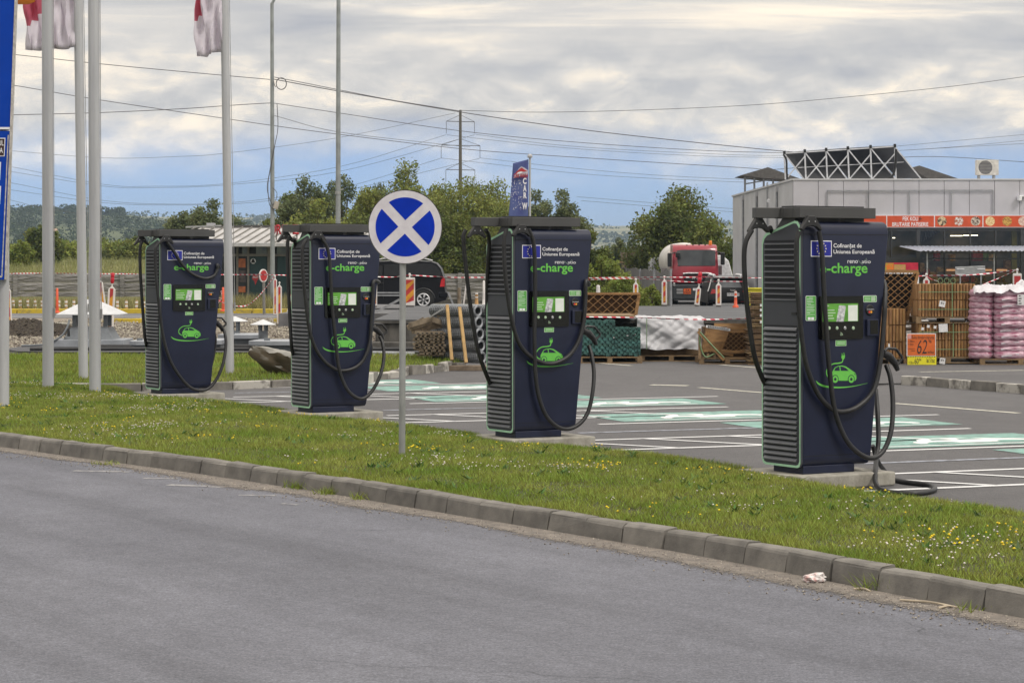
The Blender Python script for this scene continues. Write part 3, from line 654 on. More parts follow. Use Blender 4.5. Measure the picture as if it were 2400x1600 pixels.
    s = plate(rect1(229, 376, 1042, 1398), -0.003, 0.0, 'sticker', m_pwhite, t, corner=0.012)
    r = rect1(229, 376, 1042, 1398); plate((r[0] + 0.004, r[1] - 0.004, r[2] + 0.004, r[3] - 0.004), -0.004, -0.001, 'sticker_face', m_sgreen, s, corner=0.010)
    ln = MB()
    for q, (x0, x1) in enumerate(((275, 328), (243, 330), (243, 325), (243, 338), (243, 300), (255, 350), (243, 352), (243, 340), (243, 355), (243, 350), (243, 290), (243, 356))):
        aa = rect1(x0, x1, 1064 + q * 22, 1070 + q * 22); ln.bx(aa[0], aa[1], -0.0048, -0.004, aa[2], aa[3])
    for x0 in (258, 305): aa = rect1(x0, x0 + 40, 1345, 1385); ln.bx(aa[0], aa[1], -0.0048, -0.004, aa[2], aa[3])
    ln.obj('sticker_print', m_pwhite, s)
    s2 = plate(rect1(1043, 1232, 1038, 1136), -0.003, 0.0, 'sticker', m_pwhite, t, corner=0.012)
    r = rect1(1043, 1232, 1038, 1136); plate((r[0] + 0.004, r[1] - 0.004, r[2] + 0.004, r[3] - 0.004), -0.004, -0.001, 'sticker_face', m_sgreen, s2, corner=0.010)
    ln = MB()
    for q in range(3): aa = rect1(1062, 1140, 1062 + q * 22, 1072 + q * 22); ln.bx(aa[0], aa[1], -0.0048, -0.004, aa[2], aa[3])
    aa = rect1(1152, 1212, 1055, 1120); ln.bx(aa[0], aa[1], -0.0048, -0.004, aa[2], aa[3])
    ln.obj('sticker_print', m_btn, s2)
    bz = plate(rect7(430, 656, 508, 731), -0.014, 0.0, 'screen_bezel', m_gloss, t, corner=0.02)
    sc_ = rect7(448, 629, 546, 640); plate(sc_, -0.0155, -0.013, 'screen', m_screen, bz)
    aa = rect7(578, 626, 555, 636); plate(aa, -0.0165, -0.015, 'screen_info', m_screen2, bz)
    q0, q1, q2, q3 = Z7(517, 639), Z7(555, 639), Z7(566, 559), Z7(531, 556)
    MB().add([(p[0], -0.0168, p[1]) for p in (q0, q1, q2, q3)], [(0, 1, 2, 3)]).obj('screen_phone', m_phone, bz)
    ln = MB()
    for q, (x0, x1) in enumerate(((452, 480), (452, 508), (452, 513), (452, 500), (452, 506))):
        aa = rect7(x0, x1, 556 + q * 14 + (8 if q else 0), 562 + q * 14 + (8 if q else 0)); ln.bx(aa[0], aa[1], -0.0165, -0.0155, aa[2], aa[3])
    ln.obj('screen_print', m_btn, bz)
    for q, x in enumerate((481, 521, 562, 604)):
        p = Z7(x, 672); MB().lathe([(0.0, -0.021), (0.012, -0.021), (0.0155, -0.018), (0.0155, -0.013)], 14, (p[0], 0, p[1]), 'y').obj('button', m_btn if q != 2 else m_silver, bz, smooth=40)
    wf = MB(); p = Z7(536, 712)
    for rr in (0.012, 0.022, 0.032): wf.tube([(p[0] + rr * math.cos(a), -0.0155, p[1] + rr * math.sin(a)) for a in [math.radians(10 + 10 * k) for k in range(8)]], 0.0025, 5)
    wf.obj('contactless_symbol', m_btn, bz)
    s3 = plate(rect7(518, 573, 733, 764), -0.003, 0.0, 'sticker', m_btn, t); aa = rect7(521, 570, 736, 761); plate(aa, -0.004, -0.001, 'sticker_face', m_sgreen, s3)
    ln = MB(); aa = rect7(526, 565, 742, 747); ln.bx(aa[0], aa[1], -0.0048, -0.004, aa[2], aa[3]); aa = rect7(526, 565, 750, 755); ln.bx(aa[0], aa[1], -0.0048, -0.004, aa[2], aa[3]); ln.obj('sticker_print', m_btn, s3)
    p = Z7(693, 580); rd = MB().lathe([(0.0, -0.012), (0.044, -0.012), (0.05, -0.006), (0.05, 0.0)], 24, (p[0], 0, p[1]), 'y').obj('card_reader', m_black, t, smooth=40)
    p = Z7(688, 590); q = Z7(697, 590)
    MB().disc((p[0], -0.0128, p[1]), 0.011, 16).obj('card_mark', m_red_dot, rd); MB().disc((q[0], -0.0136, q[1]), 0.011, 16).obj('card_mark', m_orange_dot, rd)
    text_obj('Contactless', rect7(675, 711, 573, 579), -0.0130, m_pwhite, rd, 0.0)
    pt = plate(rect7(672, 732, 627, 712), -0.028, 0.0, 'payment_terminal', m_navy, t, bevel=0.005)
    plate(rect7(686, 726, 632, 703), -0.030, -0.026, 'terminal_window', m_gloss, pt)
    # car and plug emblem
    def E(x, y): p = Z7(x, y); return (p[0], F, p[1])
    em = MB(); body_p = [(497, 940), (497, 905), (503, 893), (514, 873), (530, 865), (552, 863), (572, 868), (590, 880), (604, 890), (617, 898), (624, 912), (625, 930), (618, 941)]
    em.add([E(x, y) for x, y in body_p], [tuple(range(len(body_p)))]).obj('car_emblem', m_egreen, t)
    wn_ = MB()
    for poly in ([(511, 890), (517, 876), (530, 869), (537, 868), (540, 890)], [(545, 890), (542, 868), (556, 869), (570, 875), (586, 890)], [(611, 903), (618, 906), (621, 914)]):
        wn_.add([(E(x, y)[0], -0.0035, E(x, y)[2]) for x, y in poly], [tuple(range(len(poly)))])
    for x in (516, 598):
        c_ = E(x, 933); wn_.disc((c_[0], -0.0035, c_[2]), 0.040, 20)
    wn_.obj('car_emblem_cutout', m_navy, t)
    for x in (516, 598):
        wh = MB(); c_ = E(x, 933); n_ = 20
        for k in range(n_):
            a0, a1 = 2 * math.pi * k / n_, 2 * math.pi * (k + 1) / n_
            wh.add([(c_[0] + rr * math.cos(a), -0.0045, c_[2] + rr * math.sin(a)) for rr, a in ((0.014, a0), (0.033, a0), (0.033, a1), (0.014, a1))], [(0, 1, 2, 3)])
        wh.obj('car_emblem_wheel', m_egreen, t)
    def ribbon(pts, w):
        P = [Vector(E(x, y)) for x, y in pts]; P = spline(P, 5); b = MB(); L, Rr = [], []
        for i, p in enumerate(P):
            d = (P[min(i + 1, len(P) - 1)] - P[max(i - 1, 0)]).normalized(); nn = Vector((-d.z, 0, d.x)); ww = w(i / (len(P) - 1)) / 2
            L.append(p + nn * ww); Rr.append(p - nn * ww)
        k = len(P); return b.add(L + Rr, [(i, i + 1, k + i + 1, k + i) for i in range(k - 1)])
    ribbon([(500, 932), (478, 918), (472, 895), (482, 872), (505, 855), (535, 851), (552, 845), (556, 830)], lambda s: 0.011).obj('plug_cord_emblem', m_egreen, t)
    pg = MB(); pg.add([E(x, y) for x, y in ((549, 812), (567, 810), (565, 824), (560, 832), (553, 832), (548, 824))], [tuple(range(6))])
    pg.add([E(x, y) for x, y in ((551, 812), (554, 812), (552, 800), (549, 801))], [(0, 1, 2, 3)]).add([E(x, y) for x, y in ((561, 811), (564, 811), (562, 797), (559, 798))], [(0, 1, 2, 3)])
    pg.obj('plug_emblem', m_egreen, t)
    ribbon([(418, 941), (435, 958), (470, 970), (530, 975), (600, 970), (682, 953)], lambda s: 0.002 + 0.022 * (math.sin(math.pi * min(1, s * 1.05)) ** 0.6) * (1 - 0.75 * s)).obj('swoosh_emblem', m_egreen, t)
    # plug holster on the right flank
    MB().bx(wid(1.05) - 0.01, wid(1.05) + 0.035, 0.10, 0.22, 0.93, 1.13).obj('holster', m_black, t, bevel=0.006)
    return t

hang_me = MB().prism([(-0.105, -0.135), (-0.118, -0.115), (-0.035, 0.0), (0.035, 0.0), (0.118, -0.115), (0.105, -0.135), (0.055, -0.098), (0.0, -0.088), (-0.055, -0.098)], -0.024, 0.024, 'y').mesh('cable_hanger', m_cable)
bolt_me = MB().disc((-0.035, -0.0255, -0.05), 0.007, 8).disc((0.035, -0.0255, -0.05), 0.007, 8).mesh('hanger_bolt', m_silver)
def hanger(t, loc, rz=0.0):
    h = link('cable_hanger', hang_me, t, 0.006, loc, rz); link('hanger_bolt', bolt_me, h)
def plug(t, p, ang=0.0):
    # pistol-shaped connector with a D handle, hanging in the holster
    o = MB().tube([(0, 0, 0.01), (0.07, 0, -0.02), (0.14, 0, -0.085), (0.175, 0, -0.15)], [0.034, 0.040, 0.032, 0.022], 10)
    o.tube([(0.02, 0, 0.03), (0.05, 0, 0.055), (0.15, 0, 0.045), (0.165, 0, 0.035), (0.225, 0, -0.03), (0.225, 0, -0.05), (0.17, 0, -0.10)], 0.014, 8)
    c = o.obj('charging_plug', m_black, t, smooth=50); c.location = p; c.rotation_euler = (0, 0, ang)

statics = charger_static()
chargers = [statics] + [copy_tree(statics) for _ in range(3)]
labels = ['nearest navy charging station, at the right, its spare cable lying on the ground', 'second nearest navy charging station, right of the round sign, rear cable swung out',
          'navy charging station partly hidden by the round blue and white sign', 'smallest, farthest navy charging station, by the flagpoles, cable slung across its lettering']
for i, c in enumerate(chargers):
    c.location = CH[i]; c.rotation_euler = (0, 0, TH); tag(c, labels[i], 'charging station', 'charging stations in a row')
zooms = {0: (1720, 460, 2.178), 1: (1060, 460, 2.614), 2: (650, 500, 3.137), 3: (300, 500, 3.41)}
def cable(i, pts, ys, r=0.023, ext=None):
    ox, oy, s = zooms[i]; n = len(pts); P = []
    for k, (x, y) in enumerate(pts):
        f = k / (n - 1); yl = np.interp(f, [a for a, b in ys], [b for a, b in ys])
        q = LP(ox + x / s, oy + y / s, yl, CH[i]); P.append(Vector((q[0], yl, q[1])))
    if ext: P += [Vector(e) for e in ext]
    MB().tube(spline(P, 7), r, 10).obj('charging_cable', m_cable, chargers[i], smooth=60); return P
FR = [(0, -0.055), (0.3, -0.05), (0.75, -0.05), (1, -0.03)]
# front loops that run up the right edge
side_in = lambda: [(0.99, 0.10, 1.55), (0.95, 0.25, 1.62)]
cable(0, [(331, 178), (320, 250), (322, 420), (338, 640), (368, 850), (425, 1000), (495, 1080), (560, 1098), (640, 1068), (715, 985), (748, 840), (766, 640), (771, 555)], FR, ext=[(0.985, 0.06, 1.72), (0.95, 0.2, 1.80)])
cable(1, [(332, 200), (318, 270), (322, 450), (345, 650), (375, 800), (412, 905), (475, 978), (560, 1020), (640, 1018), (718, 972), (775, 885), (805, 770), (816, 620), (819, 520)], FR, ext=[(0.985, 0.06, 1.66), (0.95, 0.2, 1.72)])
cable(2, [(215, 190), (187, 250), (186, 400), (205, 620), (235, 850), (280, 990), (350, 1090), (430, 1145), (500, 1155), (580, 1128), (640, 1065), (680, 950), (692, 800), (702, 600), (708, 500)], FR, ext=[(0.985, 0.06, 1.66), (0.95, 0.2, 1.72)])
cable(3, [(312, 228), (370, 310), (430, 405), (500, 475), (580, 514), (640, 518), (690, 495), (714, 450), (714, 410)], FR, ext=[(0.97, 0.08, 1.80), (0.93, 0.2, 1.84)])
# front cables that end in the plug
PB = [(0, -0.055), (0.6, -0.075), (0.78, -0.05), (1, 0.12)]
cable(0, [(434, 178), (449, 280), (460, 480), (472, 680), (488, 880), (515, 1090), (570, 1235), (640, 1312), (708, 1335), (765, 1295), (802, 1200), (812, 1060), (800, 930), (778, 860)], PB)
cable(1, [(468, 200), (500, 300), (508, 560), (504, 880), (514, 1130), (550, 1290), (610, 1385), (690, 1425), (770, 1400), (830, 1325), (860, 1200), (868, 1080), (855, 980), (838, 915)], PB)
cable(2, [(325, 180), (375, 280), (392, 480), (402, 680), (425, 900), (452, 1130), (500, 1270), (560, 1340), (630, 1360), (700, 1300), (760, 1180), (784, 1050), (772, 950), (752, 905)], PB)
cable(3, [(245, 238), (218, 300), (225, 500), (250, 750), (285, 1000), (340, 1180), (420, 1310), (500, 1390), (580, 1414), (650, 1393), (710, 1320), (760, 1200), (783, 1050), (772, 950), (756, 915)], PB)
# inner return loop at the right flank
cable(1, [(816, 520), (812, 640), (806, 760), (792, 850)], [(0, 0.03), (1, 0.12)], 0.02)
cable(3, [(668, 915), (698, 985), (694, 1080), (670, 1200), (636, 1310)], [(0, 0.1), (1, 0.12)], 0.02)
cable(2, [(668, 905), (690, 985), (680, 1060), (645, 1180)], [(0, 0.1), (1, 0.14)], 0.02)
# rear cables on the swung arm
RB = [(0, 0.40), (1, 0.40)]
cable(0, [(92, 172), (60, 235), (52, 330), (62, 500), (80, 660), (104, 810), (140, 915), (175, 985)], [(0, 0.36), (0.8, 0.42), (1, 0.62)])
cable(1, [(85, 205), (68, 260), (85, 450), (115, 700), (160, 950), (225, 1130), (260, 1200)], [(0, 0.36), (0.8, 0.42), (1, 0.66)])
cable(2, [(85, 170), (74, 250), (80, 500), (94, 800), (106, 980), (130, 1100)], [(0, 0.36), (0.8, 0.42), (1, 0.66)])
cable(3, [(115, 222), (96, 290), (100, 500), (120, 800), (138, 1010), (165, 1100)], [(0, 0.36), (0.8, 0.42), (1, 0.66)])
cable(1, [(206, 205), (226, 265), (216, 480), (213, 700), (222, 860), (250, 1000)], [(0, 0.36), (0.6, 0.60), (1, 0.66)])
cable(2, [(125, 185), (140, 300), (150, 500)], [(0, 0.4), (1, 0.66)])
cable(0, [(185, 160), (215, 240), (240, 400)], [(0, 0.4), (1, 0.70)])
# spare cable hanging to the ground and lying in a loop (nearest charger)
gx = lambda x, y: G(1900 + x / 7.127, 960 + y / 7.127, 0.024)
def toloc(p, c): h = p - c; return Vector((h.dot(U), h.dot(R_), h.z))
P0 = []
for (x, y, yl) in ((724, 985, 0.42), (733, 1100, 0.30), (738, 1240, 0.22), (728, 1330, 0.14)):
    q = Z7(x, y, yl); P0.append(Vector((q[0], yl, q[1])))
P0 += [toloc(W(1900 + 1080 / 7.127, 960 + 1110 / 7.127, 20.85), c4), toloc(gx(1085, 1270) + Vector((0, 0, 0.03)), c4), toloc(gx(1180, 1340), c4), toloc(gx(1450, 1385), c4), toloc(gx(1800, 1395), c4), toloc(gx(2060, 1340), c4), toloc(gx(2030, 1270), c4), toloc(gx(1850, 1235), c4), toloc(gx(1620, 1210), c4), toloc(gx(1440, 1175), c4), toloc(gx(1300, 1165) + Vector((-0.05, 0.25, 0.0)), c4)]
MB().tube(spline(P0, 7), 0.023, 10).obj('charging_cable', m_cable, chargers[0], smooth=60)
cable(0, [(708, 1270), (735, 1350), (775, 1405), (800, 1430)], [(0, 0.35), (1, 0.42)], 0.021)
for i, (hx, arm_l, ang) in enumerate(((0.05, 0.26, 14), (0.05, 0.34, 0), (0.05, 0.24, 24), (0.05, 0.22, 35))):
    t = chargers[i]; hanger(t, (hx, -0.045, HT + 0.045))
    a = math.radians(180 - ang); e = Vector((0.0, 0.33, HT + 0.077)) + Vector((math.cos(a), math.sin(a), 0)) * arm_l
    MB().bar(Vector((0.0, 0.33, HT + 0.077)), e, 0.09, 0.095).obj('swing_arm', m_beam, t, bevel=0.004)
    hanger(t, (e.x + 0.04, e.y - 0.012, HT + 0.03), 0.0)
for i, (x, y) in enumerate(((762, 795), (800, 815), (690, 830), (672, 850))):
    ox, oy, s = zooms[i]; q = LP(ox + x / s, oy + y / s, 0.13, CH[i]); plug(chargers[i], (q[0] + 0.0, 0.13, q[1] - 0.02))
# ------------------------------------------------------------------ round no-stopping sign
m_galv = mat('galvanised steel', (0.36, 0.365, 0.355), 0.5, metal=0.35, col2=(0.25, 0.255, 0.25), scale=7, stretch=(1, 1, 0.35), detail=7)
m_sgnw = mat('sign white', (0.66, 0.64, 0.67), 0.45, col2=(0.56, 0.53, 0.57), scale=9, detail=8)
m_sgnb = mat('sign blue', (0.0005, 0.028, 0.40), 0.5, var=0.06, scale=5, spec=0.15)
m_sgne = mat('sign edge', (0.06, 0.06, 0.055), 0.6, var=0.1)
sg = G(942, 1076, 0.12); YS = sg.y
sign = thing('road_sign', 'round white sign with a blue disc crossed by a white X, on a grey post', 'road sign', (sg.x, YS, 0.0))
rs = 87.0 / FPX * YS; zc = DZ(532, YS); xo = DX(950, YS) - sg.x
MB().cyl((0, 0, 0.02), (0.012, 0, zc + rs * 0.6), 7.6 / FPX * YS * 1.0, 20).obj('post', m_galv, sign, smooth=40)
dsk = MB().lathe([(0.0, -0.042), (rs * 0.985, -0.042), (rs * 0.995, -0.046), (rs, -0.046), (rs, -0.028), (0.0, -0.026)], 72, (xo, 0, zc), 'y').obj('sign_plate', m_sgne, sign, smooth=30)
MB().disc((xo, -0.0435, zc), rs * 0.978, 72).obj('white_face', m_sgnw, dsk)
def sector(a0, a1, R, half):                               # quarter left between the bars of the X
    am = math.radians((a0 + a1) / 2); d = half * math.sqrt(2); pts = [(d * math.cos(am), d * math.sin(am))]
    A0, A1 = math.radians(a0) + math.asin(half / R), math.radians(a1) - math.asin(half / R)
    pts += [(R * math.cos(A0 + (A1 - A0) * k / 18), R * math.sin(A0 + (A1 - A0) * k / 18)) for k in range(19)]; return pts
tilt = 0
for q in range(4):
    pts = sector(43 + 90 * q + tilt, 133 + 90 * q + tilt, rs * 0.795, rs * 0.128)
    MB().add([(xo + x, -0.0450, zc + y) for x, y in pts], [tuple(range(len(pts)))]).obj('blue_quarter', m_sgnb, dsk)
MB().box((0.0, -0.014, zc - 0.12), (0.09, 0.03, 0.03)).box((0.0, -0.014, zc + 0.14), (0.09, 0.03, 0.03)).obj('bracket', m_galv, sign)

# ------------------------------------------------------------------ flagpoles, flags, tall blue sign
m_pole = mat('white painted pole', (0.44, 0.445, 0.455), 0.45, col2=(0.36, 0.365, 0.375), scale=3, stretch=(3, 3, 0.3), detail=6)
m_rope = mat('halyard', (0.3, 0.3, 0.3), 0.8)
poles = [(111, 913, 0.068, 'flagpole nearest the blue sign, second pole from the left edge', 8.6), (194, 885, 0.068, 'flagpole with the left flag, just left of another pole nearly touching it', 8.6),
         (221, 921, 0.070, 'thickest looking flagpole, third from the left, standing alone in front', 8.6), (537, 877.5, 0.066, 'flagpole between the two farthest chargers, with the right flag', 8.6)]
PW = []
for (px, py, r, lab, h) in poles:
    b = G(px + 2, py, 0.14); topx = -0.0
    k = b.y / FPX
    w = {111: 13.2, 194: 11.2, 221: 13.6, 537: 10.2}[px] * k
    f = thing('flagpole', lab, 'flagpole', (b.x, b.y, 0.10), 0, 'flagpoles on the grass')
    lean = {111: -2, 194: -10, 221: -3, 537: -10}[px] * k
    prof = []
    n = 24; vs = []
    ob = MB(); hh = 9.5
    for z, s in ((0, 1.0), (hh, 0.93)):
        for q in range(n):
            a = 2 * math.pi * q / n; rr = w * s * (0.93 if q in (n * 3 // 4, n // 4) else 1.0)
            vs.append((rr * math.cos(a) + lean * z / 5.0, rr * math.sin(a), z))
    ob.add(vs, [(q, (q + 1) % n, n + (q + 1) % n, n + q) for q in range(n)] + [tuple(range(n, 2 * n))])
    ob.obj('pole', m_pole, f, smooth=60)
    MB().lathe([(w * 0.95, hh), (w * 1.3, hh + 0.02), (w * 1.3, hh + 0.10), (0.02, hh + 0.16)], 16, (lean * hh / 5.0, 0, 0)).obj('cap', m_pole, f, smooth=40)
    MB().tube([(w * 1.12, -0.01, 1.25), (w * 1.08 + lean * hh / 5, -0.01, hh - 0.1)], 0.006, 6).obj('halyard', m_rope, f)
    MB().box((w * 1.1, -0.02, 1.2), (0.03, 0.03, 0.14)).obj('cleat', m_rope, f)
    PW.append((b, w, lean))
m_flagw = mat('flag white cloth', (0.86, 0.82, 0.87), 0.85, var=0.04, scale=2, transl=0.5)
m_flagr = mat('flag red cloth', (0.66, 0.20, 0.28), 0.85, var=0.08, scale=2, transl=0.6)
def flag(name, lab, cols, rows, red):
    # cols: list of (px, depth) down the hem; rows: bottom edge pixel row for each column; hangs from the pole with folds
    nz_ = 26; b = MB(); n = len(cols); vs = []
    for (px, Y, bot) in cols:
        p0 = W(px, bot, Y)
        for k in range(nz_ + 1):
            z = p0.z + 2.6 * k / nz_; wob = 0.05 * math.sin(k * 0.55 + px * 0.21) + 0.02 * math.sin(k * 1.3 + px)
            spread = 1.0 - 0.10 * (k / nz_); x = p0.x
            vs.append((x + 0.10 * (k / nz_) * (0 if px > rows else -0.6) + wob * 0.35, p0.y + wob, z))
    for i in range(n - 1):
        for k in range(nz_):
            c0 = cols[i][0]; mid = (k + 0.5) / nz_
            isr = red(cols[i][0], vs[i * (nz_ + 1) + k][2])
            b.add([], []); b.f.append((i * (nz_ + 1) + k, (i + 1) * (nz_ + 1) + k, (i + 1) * (nz_ + 1) + k + 1, i * (nz_ + 1) + k + 1)); b.fm.append(1 if isr else 0)
    b.v = vs
    o = b.obj(name, [m_flagw, m_flagr], smooth=80); o.modifiers.new('cloth', 'SOLIDIFY').thickness = 0.004
    return tag(o, lab, 'flag', 'flags on the poles')
Y2 = PW[1][0].y - 0.02
def lin(a, b, n): return [a + (b - a) * i / (n - 1) for i in range(n)]
cols = [(px, Y2 + 0.05 * math.sin(px * 0.35), bot) for px, bot in zip(lin(59, 184, 24), list(np.interp(lin(59, 184, 24), [59, 90, 100, 125, 145, 184], [117, 120, 118, 114, 117, 110])))]
flag('flag', 'limp white and red flag at the top left between the first poles', cols, 59, lambda px, z: z > DZ(66, Y2) - (px - 66) / FPX * Y2 * 0.75 * -1 and px < 100)
Y4 = PW[3][0].y - 0.02
cols = [(px, Y4 + 0.06 * math.sin(px * 0.3), bot) for px, bot in zip(lin(459, 529, 18), list(np.interp(lin(459, 529, 18), [459, 485, 488, 529], [132, 134, 127, 119])))]
flag('flag', 'limp white flag with a red corner on the pole between the two farthest chargers', cols, 459, lambda px, z: z > DZ(40, Y4) + (px - 470) / FPX * Y4 * 1.2 and px < 470)
m_ob = mat('orange cloth', (0.55, 0.19, 0.02), 0.8, transl=0.3)
o = MB().add([W(40, -60, 30.6), W(82, -60, 30.6), W(82, 5, 30.6), W(66, 11, 30.6), W(40, 11, 30.6)], [(0, 1, 2, 3, 4)]).obj('orange_pennant', m_ob); o.modifiers.new('cloth', 'SOLIDIFY').thickness = 0.004
tag(o, 'orange cloth edge at the very top left beside the blue sign', 'flag')

m_bsign = mat('tall sign blue', (0.001, 0.045, 0.36), 0.5, var=0.05, scale=2, spec=0.15)
m_brown = mat('sign brown', (0.035, 0.012, 0.010), 0.5)
YB = 30.0
bs = thing('tall_sign', 'tall blue lettered sign panel on a pale post at the left edge', 'sign', (DX(8, YB), YB, 0.1))
def LB(px, py): p = W(px, py, YB); return (p.x - bs.location.x, 0, p.z - bs.location.z)
def pp(b, pts, y0, y1, mi=0):
    P = [LB(*p) for p in pts]; n = len(P)
    return b.add([(p[0], y0, p[2]) for p in P] + [(p[0], y1, p[2]) for p in P], [tuple(range(n))[::-1], tuple(range(n, 2 * n))] + [(i, (i + 1) % n, n + (i + 1) % n, n + i) for i in range(n)], mi)
MB().cyl((0.0, 0.0, 0), (0.0, 0.0, 5.8), 13.5 / FPX * YB, 20).obj('post', m_pole, bs, smooth=50)
pp(MB(), [(-220, 305), (31, 305), (45, -120), (-220, -120)], -0.16, -0.08).obj('upper_panel', m_bsign, bs)
lowp = pp(MB(), [(-220, 655), (16, 655), (31, 309), (-220, 309)], -0.16, -0.08).obj('lower_panel', m_bsign, bs)
m_bord = mat('sign border', (0.55, 0.52, 0.48), 0.5, col2=(0.3, 0.28, 0.25), scale=20)
pp(MB(), [(17, 655), (20.5, 655), (49, -120), (45.2, -120)], -0.17, -0.07).obj('panel_edge', m_bord, bs)
pp(MB(), [(-220, 650), (11, 650), (11.5, 646), (-220, 646)], -0.164, -0.158).obj('border_line', m_bord, lowp)
pp(MB(), [(9.5, 646), (12, 648), (27, 318), (24.6, 318)], -0.164, -0.158).obj('border_line', m_bord, lowp)
pp(MB(), [(-220, 305), (33, 305), (33, 300), (-220, 300)], -0.165, -0.155).obj('divider_rail', m_pwhite, bs)
br = pp(MB(), [(-120, 368), (17, 368), (19, 325), (-120, 325)], -0.165, -0.158).obj('place_name_plate', m_pwhite, bs)
pp(MB(), [(-120, 366), (15.5, 366), (17.2, 327), (-120, 327)], -0.168, -0.16).obj('plate_face', m_brown, br)
for s, (x0, x1, y0, y1) in (('EUL', (-3, 15.5, 331, 343)), ('RA', (0, 13.5, 348, 360))):
    a, b = LB(x0, y1), LB(x1, y0); text_obj(s, (a[0], b[0], a[2], b[2]), -0.1695, m_pwhite, br, 0.01)
for y0, y1 in ((381, 424), (437, 480)):
    f = pp(MB(), [(-120, y1), (6.5, y1), (9, y0), (-120, y0)], -0.165, -0.158).obj('sign_box', m_pwhite, bs)
    pp(MB(), [(-120, y1 - 3), (4.5, y1 - 3), (6.5, y0 + 3), (-120, y0 + 3)], -0.168, -0.16).obj('sign_box_face', mat('sign grey', (0.5, 0.5, 0.52), 0.5), f)

# ------------------------------------------------------------------ lamp posts, power pylon, wires
m_lamp = mat('lamp post grey', (0.27, 0.29, 0.29), 0.6, metal=0.2, var=0.12, scale=2, detail=6)
m_wire = mat('wire', (0.10, 0.10, 0.11), 0.6, var=0.1)
YL = 104.0
lp = thing('lamp_post', 'thin grey lamp post with looped cables and a junction box', 'lamp post', (DX(639, YL), YL, 0.0))
k = YL / FPX; x0 = lp.location.x
MB().tube([(0, 0, 0), (-1.5 * k, 0, DZ(8, YL))], [5.6 * k, 4.0 * k], 14).obj('pole', m_lamp, lp, smooth=50)
MB().tube(spline([(-1.5 * k, 0, DZ(9, YL)), (2 * k, 0, DZ(3, YL)), (8 * k, 0, DZ(-4, YL)), (40 * k, 0, DZ(-14, YL))], 5), 3.2 * k, 8).obj('lamp_arm', m_lamp, lp, smooth=50)
MB().box((0.9, 0, DZ(-14, YL)), (0.9, 0.3, 0.14)).obj('lamp_head', m_lamp, lp, bevel=0.03)
def Lx(px, py): p = W(px, py, YL); return (p.x - x0, -0.12, p.z)
MB().tube(spline([Lx(660 + 12 * math.cos(a), 197 + 13.5 * math.sin(a)) for a in [i * 0.5236 for i in range(13)]], 3), 1.2 * k, 6).obj('cable_coil', m_wire, lp)
MB().tube(spline([Lx(647, 205), Lx(644, 200), Lx(642, 190)], 4), 0.9 * k, 6).obj('cable_tail', m_wire, lp)
MB().tube(spline([Lx(650, 245), Lx(652, 300), Lx(645, 340), Lx(636, 390), Lx(629, 430), Lx(632, 478), Lx(644, 492)], 5), 0.9 * k, 6).obj('cable_drop', m_wire, lp)
MB().tube(spline([Lx(645, 340), Lx(633, 400), Lx(627, 445), Lx(640, 480), Lx(650, 455), Lx(640, 440)], 5), 0.8 * k, 6).obj('cable_drop', m_wire, lp)
MB().box(Lx(648, 481), (11 * k, 0.15, 19 * k), R=Matrix.Rotation(0.25, 3, 'Y')).obj('junction_box', mat('box cream', (0.42, 0.38, 0.33), 0.7), lp, bevel=0.02)
YM = 98.0
lm = thing('lamp_post', 'thicker galvanised mast rising behind the charger at the round sign', 'lamp post', (DX(792, YM), YM, 0.0)); k = YM / FPX
MB().tube([(0, 0, 0), (1.5 * k, 0, DZ(-60, YM))], [6.4 * k, 4.6 * k], 14).obj('pole', m_lamp, lm, smooth=50)
MB().cyl((0, 0, DZ(455, YM)), (0, 0, DZ(448, YM)), 7.2 * k, 14).obj('collar', m_galv, lm)
MB().tube([(0, -0.05, DZ(448, YM)), (14 * k, -0.05, DZ(443, YM))], 1.2 * k, 6).obj('bracket', m_galv, lm)
YP = 230.0
py = thing('power_pylon', 'concrete power line pylon with three crossarms above the trees', 'pylon', (DX(1079, YP), YP, 0.0)); k = YP / FPX
m_pyl = mat('pylon concrete', (0.11, 0.10, 0.085), 0.9, var=0.15)
def Px(px, pyy): p = W(px, pyy, YP); return (p.x - py.location.x, 0, p.z)
MB().tube([(0, 0, 0), Px(1079, 258)], [5.4 * k, 3.0 * k], 12).obj('mast', m_pyl, py, smooth=50)
for (xa, xb, ya, drop) in ((1046, 1112, 285.5, 28), (1034, 1125, 341.5, 29), (1045, 1113, 398.5, 28)):
    a = MB().bar(Px(xa, ya - 1), Px(xb, ya + 0.5), 1.2 * k, 1.6 * k).obj('crossarm', m_wire, py)
    MB().tube([Px(xa, ya - 1), Px(1079, ya - 16)], 0.5 * k, 5).obj('stay', m_wire, py); MB().tube([Px(xb, ya), Px(1079, ya - 16)], 0.5 * k, 5).obj('stay', m_wire, py)
    for x in (xa, xb): MB().tube([Px(x, ya), Px(x, ya + drop)], 0.6 * k, 5).obj('insulator', m_wire, py)
def wire(pts, Y0, Y1, r, lab):
    n = len(pts); P = [W(x * 1.0204, y * 1.0204, Y0 + (Y1 - Y0) * i / (n - 1)) for i, (x, y) in enumerate(pts)]
    tag(MB().tube(spline(P, 6), r, 5).obj('overhead_wire', m_wire, smooth=60), lab, 'wire', 'overhead wires across the sky')
ra = 0.0165
wire([(-20, 121), (36, 126), (230, 147), (420, 165), (620, 183)], 102, 104, ra, 'wire at the upper left running from the blue sign to the coiled lamp post')
wire([(627, 182), (780, 210), (1060, 258), (1300, 293), (1500, 317), (1815, 349), (1900, 352)], 104, 116, ra * 1.25, 'thickest wire sloping from the cable coil on the lamp post to the solar panels')
wire([(627, 177), (700, 191), (780, 207), (900, 230), (1060, 256)], 104, 108, ra, 'second strand just above the thickest wire near the lamp post')
